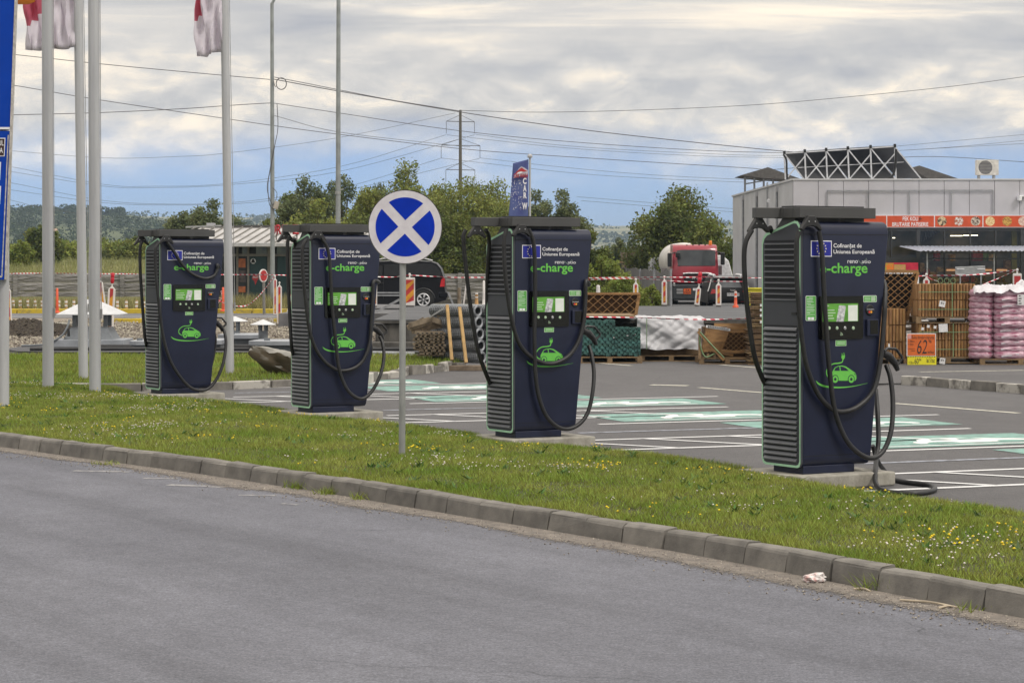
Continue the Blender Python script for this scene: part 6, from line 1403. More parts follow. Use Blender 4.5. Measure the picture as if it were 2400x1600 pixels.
YV1 = 50.6; kk = YV1 / FPX
vt = thing('roof_vent', 'large square vent with white pyramid hat on a flared grey base', 'vent', (DX(216, YV1), YV1, 0.24))
def VZ(y): return DZ(y, YV1) - 0.24
hh_ = 73 * kk
MB().add([(-hh_, -hh_ * .8, VZ(735)), (hh_, -hh_ * .8, VZ(735)), (hh_, hh_ * .8, VZ(735)), (-hh_, hh_ * .8, VZ(735)), (0, 0, VZ(697)), (-hh_, -hh_ * .8, VZ(737)), (hh_, -hh_ * .8, VZ(737)), (hh_, hh_ * .8, VZ(737)), (-hh_, hh_ * .8, VZ(737))],
         [(0, 1, 4), (1, 2, 4), (2, 3, 4), (3, 0, 4), (5, 8, 7, 6), (0, 5, 6, 1), (1, 6, 7, 2), (2, 7, 8, 3), (3, 8, 5, 0)]).obj('hat', m_hat, vt)
for s in (-1, 1):
    for t_ in (-1, 1): MB().bx(s * 36 * kk - 4.5 * kk, s * 36 * kk + 4.5 * kk, t_ * 28 * kk - 4 * kk, t_ * 28 * kk + 4 * kk, VZ(765), VZ(737)).obj('post', m_ventg, vt)
a, b = 42 * kk, 57 * kk
MB().add([(-b, -b, VZ(794)), (b, -b, VZ(794)), (b, b, VZ(794)), (-b, b, VZ(794)), (-a, -a, VZ(766)), (a, -a, VZ(766)), (a, a, VZ(766)), (-a, a, VZ(766))], [(4, 5, 6, 7), (0, 1, 5, 4), (1, 2, 6, 5), (2, 3, 7, 6), (3, 0, 4, 7)]).obj('flared_base', m_ventg, vt)
MB().bx(-85 * kk, 85 * kk, -b - 0.1, b + 0.1, 0.0, VZ(794)).obj('base_slab', m_lid, vt, bevel=0.01)
MB().tube(spline([(-150 * kk, -0.7, 0.03), (-105 * kk, -0.68, 0.05), (-80 * kk, -0.66, 0.12), (-58 * kk, -0.62, 0.25), (-47 * kk, -0.58, 0.42), (-43 * kk, -0.5, VZ(748))], 6), 0.022, 8).obj('cable', m_ventg, vt, smooth=50)
MB().tube([(-43 * kk, -0.6, VZ(786)), (-43 * kk, -0.6, VZ(768))], [0.035, 0.022], 8).obj('valve', m_black, vt)
for (px, ap, ev, hw, bt, Yv, lab) in ((616.7, 748, 760, 30, 789, 49.5, 'small round vent with cone hat right of the flagpole'), (551, 741, 752, 30, 786, 51.5, 'small round vent with cone hat half behind the flagpole')):
    k2 = Yv / FPX; s = thing('roof_vent', lab, 'vent', (DX(px, Yv), Yv, 0.24)); VZ2 = lambda y: DZ(y, Yv) - 0.24
    MB().lathe([(hw * k2, VZ2(ev + 1)), (hw * k2, VZ2(ev)), (0.0, VZ2(ap))], 28).obj('hat', m_hat, s)
    MB().lathe([(11 * k2, 0), (11 * k2, VZ2(775))], 18).obj('pipe', m_ventg, s, smooth=50)
    for q in range(4): ag = q * math.pi / 2 + 0.6; MB().bar((10 * k2 * math.cos(ag), 10 * k2 * math.sin(ag), VZ2(775)), (10 * k2 * math.cos(ag), 10 * k2 * math.sin(ag), VZ2(ev)), 0.03, 0.05).obj('post', m_ventg, s)
for (x0_, x1_, yt, yb_, Yl, lab) in ((580, 720, 787, 805, 47.6, 'large grey galvanised tank lid nearest the boulder'), (508, 608, 779, 790, 50.2, 'grey tank lid behind the pole between the farthest chargers'), (300, 360, 795, 805, 48.4, 'pale tank lid seen left of the farthest charger'), (455, 520, 790, 803, 48.0, 'grey tank lid right of the farthest charger')):
    k2 = Yl / FPX; s = thing('tank_lid', lab, 'tank lid', (DX((x0_ + x1_) / 2, Yl), Yl, 0.20), 0, 'metal tank lids'); hw = (x1_ - x0_) / 2 * k2; z1_ = DZ(yb_ - 6, Yl) - 0.2
    MB().prism([(-hw, 0.2), (-hw * 0.75, 0.0), (-hw * 0.35, -0.12), (hw, -0.12), (hw, 1.3), (-hw * 0.8, 1.3)], z1_ - 0.09, z1_, 'z').obj('lid_plate', m_lid, s, bevel=0.008)
    MB().bx(-hw * 0.7, hw * 0.9, 0.02, 1.2, 0.0, z1_ - 0.092).obj('collar', m_ventg, s)
    MB().bx(-hw * 0.5, -hw * 0.5 + 0.12, 0.3, 0.34, z1_, z1_ + 0.05).obj('handle', m_ventg, s)
# boulder
import bmesh
bm = bmesh.new(); bmesh.ops.create_icosphere(bm, subdivisions=4, radius=1.0)
for v_ in bm.verts:
    c = v_.co; n1 = mnoise.noise(c * 1.1 + Vector((3, 1, 2))); n2 = mnoise.noise(c * 3.5); n3 = mnoise.noise(c * 9.0)
    e_ = mnoise.cell_vector(c * 1.6 + Vector((5, 2, 1))); c *= 1 + 0.28 * n1 + 0.16 * n2 + 0.06 * n3 + 0.10 * (e_.x - 0.5); c.x *= 0.52; c.y *= 0.38; c.z *= 0.38
    c.z = max(c.z, -0.24); c.z = min(c.z, 0.24 - 0.22 * c.x + 0.04 * n3); c.x -= c.z * 0.75
me = bpy.data.meshes.new('boulder'); bm.to_mesh(me); bm.free()
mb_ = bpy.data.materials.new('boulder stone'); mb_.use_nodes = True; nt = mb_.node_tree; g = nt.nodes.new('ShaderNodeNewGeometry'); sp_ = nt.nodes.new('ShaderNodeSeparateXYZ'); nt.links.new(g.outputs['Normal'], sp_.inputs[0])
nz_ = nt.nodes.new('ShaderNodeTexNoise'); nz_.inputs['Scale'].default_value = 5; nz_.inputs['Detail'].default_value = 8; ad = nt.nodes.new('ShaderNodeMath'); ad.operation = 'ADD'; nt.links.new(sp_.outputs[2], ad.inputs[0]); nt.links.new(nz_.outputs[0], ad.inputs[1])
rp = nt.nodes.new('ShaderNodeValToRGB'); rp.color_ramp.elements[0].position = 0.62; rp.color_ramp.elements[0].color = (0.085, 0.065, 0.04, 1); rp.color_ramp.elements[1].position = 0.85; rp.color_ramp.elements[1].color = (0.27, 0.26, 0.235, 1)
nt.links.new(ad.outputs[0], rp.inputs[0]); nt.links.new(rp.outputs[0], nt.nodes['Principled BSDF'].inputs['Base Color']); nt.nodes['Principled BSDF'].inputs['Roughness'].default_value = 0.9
bu = nt.nodes.new('ShaderNodeBump'); bu.inputs['Strength'].default_value = 0.6; bu.inputs['Distance'].default_value = 0.03; nt.links.new(nz_.outputs[0], bu.inputs['Height']); nt.links.new(bu.outputs[0], nt.nodes['Principled BSDF'].inputs['Normal'])
me.materials.append(mb_); me.polygons.foreach_set('use_smooth', [True] * len(me.polygons)); me.set_sharp_from_angle(angle=math.radians(28))
bl = G(680, 880, 0.13); tag(link('boulder', me, None, 0, (bl.x + 0.05, bl.y + 0.2, 0.30)), 'brown boulder with pale top on the lawn beside the charger', 'boulder')

# far lane, gravel, yellow kerbs on the left
m_gravel = mat('gravel', (0.30, 0.255, 0.20), 0.95, col2=(0.13, 0.105, 0.08), scale=5, bump=1.0, bscale=14, detail=10)
sheet('gravel_yard', [(-22, 53), (-1.5, 53), (-2.2, 74), (-2.2, 88), (-24, 88)], 0.012, m_gravel)
sheet('far_lane', [(-30, 87.6), (-2.3, 87.6), (-2.3, 96.2), (-30, 96.2)], 0.018, m_far_asphalt)
strip(Vector((-28, 89.6, 0)), Vector((-2.4, 90.6, 0)), 0.30, 0.024, m_white, 'lane_line')
sheet('far_bank', [(-34, 96), (16, 96), (16, 124), (-40, 124)], 0.006, mat('bank soil', (0.22, 0.20, 0.12), 0.95, col2=(0.12, 0.13, 0.05), scale=0.6, bump=0.5, bscale=5))
sheet('back_lane', [(0.5, 66), (12, 66), (13, 180), (4.5, 180)], 0.010, m_far_asphalt)
st_p = np.column_stack([np.random.uniform(-16, -3, 11000), np.random.uniform(55, 86, 11000), np.full(11000, 0.01)])
tag(link('gravel_stones', np_mesh('gravel_stones', heads(st_p, 0.065, -0.02, 0.04), 3, mat('gravel stone', (0.30, 0.27, 0.22), 0.95, col2=(0.12, 0.10, 0.08), scale=2, island=0.5))), 'loose grey brown gravel between the lawn and the far lane', 'gravel', kind='stuff')
sp2 = []
for _ in range(3600):
    a_ = random.random() * 6.28; q = random.random() ** 0.5; sp2.append((DX(60, 66) + 2.2 * q * math.cos(a_), 66 + 2.5 * q * math.sin(a_), 0.01 + 0.42 * (1 - q)))
tag(link('soil_heap', np_mesh('soil_heap', heads(np.array(sp2), 0.085, -0.05, 0.05), 3, mat('dark soil', (0.045, 0.035, 0.025), 0.95, island=0.4))), 'heap of dark dug soil at the left behind the lawn', 'soil', kind='stuff')
m_yk = mat('yellow kerb paint', (0.50, 0.37, 0.03), 0.8, col2=(0.28, 0.22, 0.07), scale=4, detail=8, lo=0.35, hi=0.5)
def ykerb(lab, x0, x1, y, z, h, w, n):
    t = thing('yellow_kerb', lab, 'kerb', ((x0 + x1) / 2, y, 0.0), 0, 'yellow kerb rows')
    L = (x1 - x0) / n
    for q in range(n): MB().bx(x0 - t.location.x + L * q + 0.02, x0 - t.location.x + L * (q + 1) - 0.02, 0, w, 0, h + z).obj('kerb_block', m_yk, t, bevel=0.02)
ykerb('long yellow painted kerb along the far lane', -24, -8.7, 96.4, 0.0, 0.20, 0.5, 14)
ykerb('yellow kerb at the kiosk end of the far lane', -8.6, -2.4, 96.6, 0.10, 0.26, 1.6, 6)
ykerb('short yellow kerb in the gravel right of the big vent', DX(239, 80), DX(331, 80), 80, 0.0, 0.17, 0.4, 2)
ykerb('short yellow kerb in the gravel left of the charger behind the sign', DX(640, 80), DX(690, 80), 80, 0.0, 0.17, 0.4, 2)
tag(MB().bx(DX(127, 71), DX(175, 71), 71, 71.6, 0.0, 0.24).obj('concrete_block', m_conc, bevel=0.02), 'long concrete block lying in the gravel behind the first flagpole', 'block')

# ------------------------------------------------------------------ concrete panel fence
m_fence = mat('fence concrete', (0.245, 0.235, 0.225), 0.95, col2=(0.15, 0.145, 0.138), scale=1.6, stretch=(0.6, 1, 1.6), bump=0.9, bscale=6, detail=8, bdist=0.08)
YFn = 121.0
fn = thing('panel_fence', 'grey precast concrete panel fence with post joints behind the far lane', 'fence', (DX(36, YFn), YFn, 0.0)); fx0 = fn.location.x
zb = [DZ(y, YFn) for y in (705, 683, 662, 641)]
ppx = [-215, 36.7, 287, 538, 789, 1078, 1329]
for a, b in zip(ppx, ppx[1:]):
    for q in range(3):
        x0_, x1_ = DX(a + 5, YFn) - fx0, DX(b - 4, YFn) - fx0; pts = []; z0_, z1_ = zb[q] + 0.006, zb[q + 1] - 0.006
        nx, nzq = 26, 6; vs = []
        for j in range(nzq + 1):
            for i in range(nx + 1): vs.append((x0_ + (x1_ - x0_) * i / nx, -0.05 * mnoise.noise((i * 0.35 + a, j * 1.4 + q * 7, 2)) - 0.03 * (0 < j < nzq), z0_ + (z1_ - z0_) * j / nzq))
        MB().add(vs, [(j * (nx + 1) + i, j * (nx + 1) + i + 1, (j + 1) * (nx + 1) + i + 1, (j + 1) * (nx + 1) + i) for j in range(nzq) for i in range(nx)]).obj('fence_panel', m_fence, fn)
    MB().bx(x0_ - 0.02, x1_ + 0.02, -0.02, 0.03, 0.0, zb[0] + 0.01).obj('base_panel', m_oldc, fn)
for a in ppx: MB().bx(DX(a, YFn) - fx0 - 0.11, DX(a, YFn) - fx0 + 0.11, -0.12, 0.10, 0.0, zb[3] + 0.05).obj('fence_post', m_fence, fn)
# dark mesh fence receding on the right of the trees
m_net = mat('shade netting', (0.085, 0.083, 0.085), 0.85, col2=(0.13, 0.125, 0.12), scale=2, stretch=(1, 1, 0.3))
mf = thing('netting_fence', 'dark shade netting fence running back beside the red truck', 'fence', (0, 0, 0))
def ZT(x, y): return (1300 + x / 5.227, 420 + y / 5.227)
nx = 40; vs = []
for i in range(nx + 1):
    t = i / nx; Y = 95 + 75 * (1 - t); px = 1432 + (1572 - 1432) * t; top = np.interp(t, [0, 0.3, 0.65, 0.8, 1], [629, 628, 633, 637, 633]); p = W(px, top, Y); wv = 0.06 * math.sin(i * 1.3)
    vs += [(p.x + wv, p.y, -0.02), (p.x + wv * 0.4, p.y, p.z + 0.05 * math.sin(i * 0.9))]
MB().add(vs, [(2 * i, 2 * i + 2, 2 * i + 3, 2 * i + 1) for i in range(nx)]).obj('netting', m_net, mf).modifiers.new('s', 'SOLIDIFY').thickness = 0.02
for px, Y in ((1533, 108), (1500, 130), (1468, 150), (1572, 95)): p = W(px, 630, Y); MB().tube([(p.x, p.y - 0.1, 0), (p.x, p.y - 0.1, p.z)], 0.05, 8).obj('fence_post', m_galv2, mf)

# ------------------------------------------------------------------ kiosk with metal roof
YKi = 112.0; kq = YKi / FPX
ki = thing('kiosk', 'dark green kiosk with pale standing seam metal roof', 'building', (DX(620, YKi), YKi, 0.0)); kx0 = ki.location.x
def KX(px): return DX(px, YKi) - kx0
def KZ(py): return DZ(py, YKi)
m_kgreen = mat('kiosk green', (0.008, 0.042, 0.045), 0.5, var=0.1); m_kdark = mat('kiosk dark', (0.018, 0.022, 0.024), 0.6); m_ktrim = mat('kiosk trim', (0.20, 0.19, 0.17), 0.7)
m_kroof = mat('kiosk roof', (0.46, 0.45, 0.44), 0.5, metal=0.2, var=0.12, scale=0.8, detail=6)
MB().bx(KX(400), KX(868), 0.05, 4.0, 0.0, KZ(574)).obj('wall', m_kdark, ki)
for a, b, m_ in ((395, 505, m_kdark), (512, 552, m_kdark), (558, 579, m_kdark), (582, 626, m_kgreen), (650, 676, m_kgreen), (680, 866, m_kgreen)):
    MB().bx(KX(a), KX(b), -0.02, 0.05, 0.05, KZ(601)).obj('wall_panel', m_, ki, bevel=0.02)
for a in (506, 554, 579.5, 627, 637, 677): MB().bx(KX(a), KX(a + (5 if a != 627 else 9)), -0.08, 0.05, 0.0, KZ(573)).obj('frame_post', m_ktrim, ki)
for a, b in ((395, 505), (568, 582), (600, 626), (649, 675)): MB().bx(KX(a), KX(b), -0.01, 0.04, KZ(595), KZ(577)).obj('window', mat('kiosk glass', (0.10, 0.11, 0.11), 0.12, col2=(0.22, 0.25, 0.17), scale=1.2), ki)
MB().bx(KX(395), KX(868), -0.06, 0.05, KZ(601) + 0.004, KZ(595)).obj('transom', m_ktrim, ki)
m_kor = mat('kiosk orange', (0.45, 0.13, 0.04), 0.6, var=0.15)
for a, b, c, d in ((558.5, 575.5, 606, 627), (558.5, 575.5, 671, 685)): MB().bx(KX(a), KX(b), -0.04, -0.02, KZ(d), KZ(c)).obj('orange_poster', m_kor, ki)
MB().bx(KX(559), KX(576), -0.04, -0.02, KZ(661), KZ(634)).obj('photo_poster', mat('photo poster', (0.14, 0.10, 0.10), 0.6, col2=(0.03, 0.03, 0.03), scale=3), ki)
MB().disc((KX(593.5), -0.03, KZ(612)), 6.3 * kq, 20).obj('round_logo', m_pwhite, ki); MB().add([(KX(x), -0.034, KZ(y)) for x, y in ((588.5, 616), (598.5, 616), (596, 608), (593.5, 606), (591, 608))], [(0, 1, 2, 3, 4)]).obj('logo_car', m_ink, ki)
m_kred = mat('kiosk red', (0.42, 0.03, 0.035), 0.6); MB().disc((KX(598.5), -0.03, KZ(651)), 7.6 * kq, 20).obj('red_pin', m_kred, ki); MB().add([(KX(x), -0.03, KZ(y)) for x, y in ((596, 658), (603, 658), (598.5, 668))], [(0, 1, 2)]).obj('pin_tip', m_kred, ki)
text_obj('SPALATI', (KX(592.5), KX(604.5), KZ(651.5), KZ(647)), -0.034, m_pwhite, ki, 0.02)
rv = []; ev, rg = KZ(571), KZ(531)
MB().add([(KX(392), -1.3, ev), (KX(890), -1.3, ev), (KX(890), 2.6, rg), (KX(455), 2.6, rg), (KX(392), -1.3, ev - 0.10), (KX(890), -1.3, ev - 0.10)], [(0, 1, 2, 3), (0, 4, 5, 1)]).obj('roof', m_kroof, ki)
for q in range(22):
    x = KX(402 + 22.5 * q); MB().bar((x, -1.3, ev + 0.02), (min(x + 0.85, KX(888)), 2.55, rg + 0.02), 0.05, 0.06).obj('roof_seam', m_ktrim, ki)
MB().bx(KX(392), KX(890), -1.42, -1.3, ev - 0.16, ev + 0.03).obj('gutter', mat('gutter pale', (0.42, 0.42, 0.42), 0.5), ki, bevel=0.02)
MB().bx(KX(430), KX(900), 2.5, 2.75, rg - 0.05, rg + 0.10).obj('ridge', m_droof, ki); MB().bar((KX(425), 1.5, KZ(531)), (KX(505), 2.2, KZ(527)), 0.08, 0.08).obj('roof_pipe', m_galv, ki)
MB().bx(KX(466), KX(483), 2.8, 3.6, rg, KZ(520)).obj('roof_unit', m_clad2, ki); MB().bx(KX(545), KX(890), 3.2, 6.0, rg - 0.1, KZ(525)).obj('rear_roof', m_droof, ki)
MB().bx(KX(880), KX(890), -1.2, -0.9, 0, ev - 0.16).obj('roof_column', m_ktrim, ki); MB().bx(KX(398), KX(404), -1.2, -0.9, 0, ev - 0.16).obj('roof_column', m_ktrim, ki)
m_rl = mat('red letters', (0.42, 0.01, 0.02), 0.45)
for s, x0_, x1_ in (('O', 641, 651), ('R', 652.5, 664), ('I', 666, 670), ('I', 672.5, 677), ('E', 690, 704)):
    cu = text_mesh(s, KX(x0_), KX(x1_), KZ(550), KZ(527), -1.0, m_rl, 0.03); o = link('roof_letter', cu, ki); sm = o.modifiers.new('s', 'SOLIDIFY'); sm.thickness = 0.25
for x in (652, 668, 673, 700): MB().tube([(KX(x), -0.9, KZ(563)), (KX(x), -0.9, KZ(549))], 0.04, 6).obj('letter_stand', m_ktrim, ki)

# ------------------------------------------------------------------ vehicles
m_carblk = mat('black car paint', (0.007, 0.0075, 0.010), 0.3, var=0.05, spec=0.14); m_carglass = mat('car glass', (0.010, 0.011, 0.013), 0.12, var=0.1, spec=0.2); m_tyre = mat('tyre', (0.018, 0.018, 0.018), 0.85, var=0.1)
m_rim = mat('alloy', (0.62, 0.62, 0.63), 0.35, metal=0.15); m_tail = mat('tail lamp', (0.50, 0.015, 0.02), 0.25); m_chrome = mat('chrome', (0.7, 0.7, 0.7), 0.15, metal=1.0)
def wheel(t, c, r, w, side, spokes=6):
    a = MB().lathe([(r * 0.62, -w / 2), (r * 0.93, -w / 2), (r, -w * 0.32), (r, w * 0.32), (r * 0.93, w / 2), (r * 0.62, w / 2)], 32, c, 'y').obj('tyre', m_tyre, t, smooth=40)
    y = c[1] + side * (w * 0.5 + 0.03)
    MB().lathe([(0.0, y - c[1] - side * 0.05), (r * 0.62, y - c[1] - side * 0.05)], 28, c, 'y').obj('rim_dish', m_black, a)
    for q in range(spokes):
        ag = 2 * math.pi * q / spokes + 0.3
        for d_ in (-0.10, 0.10): MB().bar((c[0] + 0.12 * r * math.cos(ag), y, c[2] + 0.12 * r * math.sin(ag)), (c[0] + 0.62 * r * math.cos(ag + d_), y, c[2] + 0.62 * r * math.sin(ag + d_)), 0.05, 0.03).obj('spoke', m_rim, a)
    MB().tube([(c[0] + 0.62 * r * math.cos(2 * math.pi * k / 24), y, c[2] + 0.62 * r * math.sin(2 * math.pi * k / 24)) for k in range(25)], 0.022, 6, False).obj('rim', m_rim, a)
    MB().disc((c[0], y + side * 0.02, c[2]), 0.1 * r, 10).obj('hub', m_rim, a)
def side_body(prof, W2, taper_z, taper, nseg=5):            # side outline (x, z) given width, narrowing above the waist
    n = len(prof); rows = []; vs = []
    for s in np.linspace(-1, 1, 2 * nseg + 1):
        for (x, z) in prof:
            w = W2 - (taper * max(0, (z - taper_z)) ** 1.1 if z > taper_z else 0.0)
            e = abs(s); shrink = 1.0 - 0.035 * e ** 6; zz_ = taper_z + (z - taper_z) * (1 - 0.06 * e ** 4) if z > taper_z else z
            vs.append((x * (1 - 0.03 * e ** 4) if True else x, s * w, zz_))
    m_ = 2 * nseg + 1; fs = [tuple(range(n))[::-1], tuple((m_ - 1) * n + i for i in range(n))]
    for r in range(m_ - 1):
        for i in range(n): fs.append((r * n + i, r * n + (i + 1) % n, (r + 1) * n + (i + 1) % n, (r + 1) * n + i))
    return MB().add(vs, fs)
# black people carrier, side on, facing left
YVa = 82.0; kv = YVa / FPX; zg = 0.475
van = thing('people_carrier', 'black people carrier parked side on behind the round sign', 'van', (DX(985, YVa), YVa, zg))
def VX(px): return DX(px, YVa) - van.location.x
def VZz(py): return DZ(py, YVa) - zg
prof = [(VX(1049), VZz(702)), (VX(1049), VZz(688)), (VX(1047), VZz(682)), (VX(1045), VZz(668)), (VX(1043), VZz(650)), (VX(1036), VZz(628)), (VX(1026), VZz(616)), (VX(1012), VZz(611.5)), (VX(960), VZz(609)), (VX(880), VZz(611)), (VX(850), VZz(618)), (VX(815), VZz(640)), (VX(790), VZz(650)), (VX(752), VZz(660)), (VX(742), VZz(680)), (VX(742), VZz(706)), (VX(770), VZz(712)), (VX(1000), VZz(712)), (VX(1030), VZz(708))]
body = side_body(prof, 0.93, VZz(650), 0.32).obj('body', m_carblk, van, smooth=50)
yy = -0.93
for pts, nm in (([(884, 646), (884, 622), (900, 619), (900, 646)], 'front_door_window'), ([(903, 646), (903, 618), (948, 616), (950, 646)], 'sliding_door_window'), ([(954, 646), (953, 616), (1012, 615), (1024, 621), (1033, 632), (1038, 646)], 'rear_quarter_window')):
    vs = []
    for x, y in pts:
        z = VZz(y); w = 0.93 - 0.32 * max(0, (z - VZz(650))) ** 1.1; vs.append((VX(x), -w - 0.012, VZz(650) + (z - VZz(650)) * 0.94))
    MB().add(vs, [tuple(range(len(vs)))]).obj(nm, m_carglass, van)
for px in (995, 792): wheel(van, (VX(px), -0.85, 22.3 * kv), 22.3 * kv, 0.24, -1); wheel(van, (VX(px), 0.80, 22.3 * kv), 22.3 * kv, 0.24, 1)
MB().tube([(VX(995) + 25.5 * kv * math.cos(a), -0.93, 22.3 * kv + 25.5 * kv * math.sin(a)) for a in np.linspace(0.1, 3.0, 16)], 0.035, 8).obj('wheel_arch', m_black, van, smooth=60)
MB().lathe([(0.0, -0.934), (25 * kv, -0.934), (25 * kv, -0.7)], 28, (VX(995), 0, 22.3 * kv), 'y').obj('wheel_well', m_black, van)
MB().add([(VX(x), -0.945, VZz(y)) for x, y in ((1033, 671), (1043, 671), (1043.5, 655), (1041, 650), (1036, 655))], [(0, 1, 2, 3, 4)]).bx(VX(1042), VX(1044.5), -0.92, -0.72, VZz(671), VZz(652)).obj('tail_lamp', m_tail, van)
MB().bx(VX(1030), VX(1050.5), -0.94, 0.94, VZz(697), VZz(684)).obj('rear_bumper', m_carblk, van, bevel=0.04); MB().bx(VX(870), VX(972), -0.955, -0.93, VZz(687), VZz(683.5)).bx(VX(870), VX(972), -0.955, -0.93, VZz(693), VZz(690)).obj('side_trim', m_galv2, van)
MB().bx(VX(890), VX(903), -0.965, -0.93, VZz(664), VZz(661)).obj('door_handle', m_black, van); MB().tube([(VX(885), -0.62, VZz(610)), (VX(900), -0.62, VZz(606.5)), (VX(1000), -0.62, VZz(607)), (VX(1015), -0.62, VZz(611))], 0.03, 8).obj('roof_rail', m_silver, van, smooth=50)
MB().bx(VX(902) - 0.006, VX(902) + 0.006, -0.937, -0.92, VZz(700), VZz(648)).bx(VX(952) - 0.006, VX(952) + 0.006, -0.937, -0.92, VZz(700), VZz(648)).obj('door_gap', m_black, van)
# black estate car seen from behind
YC = 107.0; kc = YC / FPX
suv = thing('parked_car', 'black estate car with silver roof rails seen from behind by the truck', 'car', (DX(1696, YC), YC, 0.0), math.radians(-90 + 1.0))
hw = 49 * kc
def CZ_(py): return DZ(py, YC)
# local x runs backwards-to-forwards: rear at -x faces the camera
prof = [(2.25, 0.35), (2.28, 0.75), (2.1, 0.95), (1.2, 1.08), (0.5, CZ_(652)), (-0.2, CZ_(646)), (-1.4, CZ_(648)), (-1.9, CZ_(653)), (-2.2, CZ_(672)), (-2.28, CZ_(680)), (-2.33, CZ_(692)), (-2.38, CZ_(703)), (-2.36, 0.34), (-2.0, 0.30)]
prof = [(-x, z) for x, z in prof]
body = side_body(prof, hw, CZ_(676), 0.42).obj('body', mat('estate paint', (0.016, 0.015, 0.016), 0.3, var=0.05, spec=0.3), suv, smooth=50)
xr = 2.30
def RP(px, py, x): return (x, DX(px, YC) - suv.location.x, CZ_(py))
def rear_poly(pts, x, name, m, parent=None):
    vs = []
    for px, py in pts:
        z = CZ_(py); xx_ = np.interp(z, [0.3, CZ_(703), CZ_(692), CZ_(680), CZ_(672), CZ_(653)], [2.36, 2.38, 2.33, 2.28, 2.2, 1.9]) + x; vs.append((xx_, (DX(px, YC) - suv.location.x), z))
    return MB().add(vs, [tuple(range(len(vs)))]).obj(name, m, parent or suv)
rear_poly([(1665, 673), (1726, 673), (1719, 657), (1672, 657)], 0.03, 'rear_window', mat('rear glass', (0.13, 0.137, 0.145), 0.15, col2=(0.06, 0.064, 0.07), scale=1.5))  # reflection is painted into the glass as a paler colour
rear_poly([(1653, 687), (1677, 685), (1675, 679), (1657, 676)], 0.02, 'tail_lamp', m_tail); rear_poly([(1735, 686), (1728, 684), (1727, 680), (1741, 677), (1744, 684)], 0.02, 'tail_lamp', m_tail)
np_ = rear_poly([(1691, 692), (1719, 692), (1719, 685), (1691, 685)], 0.025, 'number_plate', m_pwhite)
tmm = text_mesh('DJ·334·ES', -13.0 * kc, 13.0 * kc, -2.4 * kc, 2.4 * kc, 0, m_ink, 0.01)
o = link('plate_lettering', tmm, np_); o.rotation_euler = (0, 0, math.pi / 2); o.location = (2.345, DX(1705, YC) - suv.location.x, CZ_(688.5))
for q in range(4): p = RP(1700.5 + 3 * q, 679.5, 2.315); MB().tube([(p[0], p[1] + 1.9 * kc * math.cos(a), p[2] + 1.6 * kc * math.sin(a)) for a in np.linspace(0, 6.283, 13)], 0.4 * kc, 5, False).obj('badge_ring', m_chrome, suv)
MB().bx(2.30, 2.42, -hw * 0.97, hw * 0.97, CZ_(708), CZ_(700)).obj('rear_bumper', m_carblk, suv, bevel=0.03); MB().bx(2.36, 2.43, -hw * 0.75, hw * 0.75, CZ_(716), CZ_(711)).obj('bumper_trim', m_silver, suv, bevel=0.02)
for s in (-1, 1):
    MB().tube([(1.95, s * hw * 0.80, CZ_(655)), (2.24, s * hw * 0.93, CZ_(674)), (2.32, s * hw * 1.0, CZ_(682))], 0.035, 6).obj('pillar_trim', m_silver, suv)
    MB().bx(2.37, 2.42, s * hw * 0.62 - 0.2, s * hw * 0.62 + 0.2, CZ_(706), CZ_(704)).obj('reflector', m_tail, suv); MB().tube([(2.0, s * hw * 0.64, CZ_(647)), (1.6, s * hw * 0.64, CZ_(644.5)), (-0.2, s * hw * 0.64, CZ_(643.5)), (-0.6, s * hw * 0.64, CZ_(647))], 0.06, 8).obj('roof_rail', m_pwhite, suv, smooth=50)
    for x in (1.45, -1.4): a = MB().lathe([(0.36, -0.12), (0.36, 0.12)], 24, (x, s * (hw - 0.16), 0.36), 'y').obj('wheel', m_tyre, suv, smooth=40)
    MB().box((-0.45, s * (hw + 0.08), CZ_(672)), (0.12, 0.2, 0.14)).obj('mirror', m_carblk, suv, bevel=0.03)
MB().box((1.80, 0, CZ_(650)), (0.45, hw * 1.25, 0.09)).obj('roof_sky_glint', m_silver, suv, bevel=0.03)  # pale strip stands in for sky reflected on the roof edge
# red tanker truck, facing the camera
YTk = 118.7; kt = YTk / FPX
trk = thing('tanker_truck', 'red cab tanker truck with white tank facing the camera', 'truck', (DX(1630, YTk), YTk, 0.0))
def ZU(x, y): return (1530 + x / 8.712, 560 + y / 8.712)
def TX(x): return DX(ZU(x, 0)[0], YTk) - trk.location.x
def TZ(y): return DZ(ZU(0, y)[1], YTk)
m_truck = mat('truck red', (0.28, 0.012, 0.028), 0.35, var=0.06, coat=0.4); m_bump = mat('truck bumper', (0.035, 0.04, 0.045), 0.6); m_tank = mat('tank white', (0.60, 0.57, 0.53), 0.45, var=0.08, scale=1.5)
cabp = [(-0.02, TZ(900)), (-0.06, TZ(640)), (0.0, TZ(560)), (0.22, TZ(215)), (0.34, TZ(150)), (0.55, TZ(118)), (2.2, TZ(105)), (2.25, TZ(900))]
n = len(cabp); hwc = [TX(1345) - TX(400)] ; x0_, x1_ = TX(400), TX(1345); cx_ = (x0_ + x1_) / 2; vs = []
for s in np.linspace(-1, 1, 9):
    for (y, z) in cabp:
        f = 1.0 - 0.045 * max(0, (z - TZ(560)) / (TZ(118) - TZ(560))); vs.append((cx_ + s * (x1_ - x0_) / 2 * f, y + 0.16 * abs(s) ** 4, z))
fs = [tuple(range(n)), tuple(8 * n + i for i in range(n))[::-1]] + [(r * n + i, (r + 1) * n + i, (r + 1) * n + (i + 1) % n, r * n + (i + 1) % n) for r in range(8) for i in range(n)]
cab = MB().add(vs, fs).obj('cab', m_truck, trk, smooth=40, bevel=0.03)
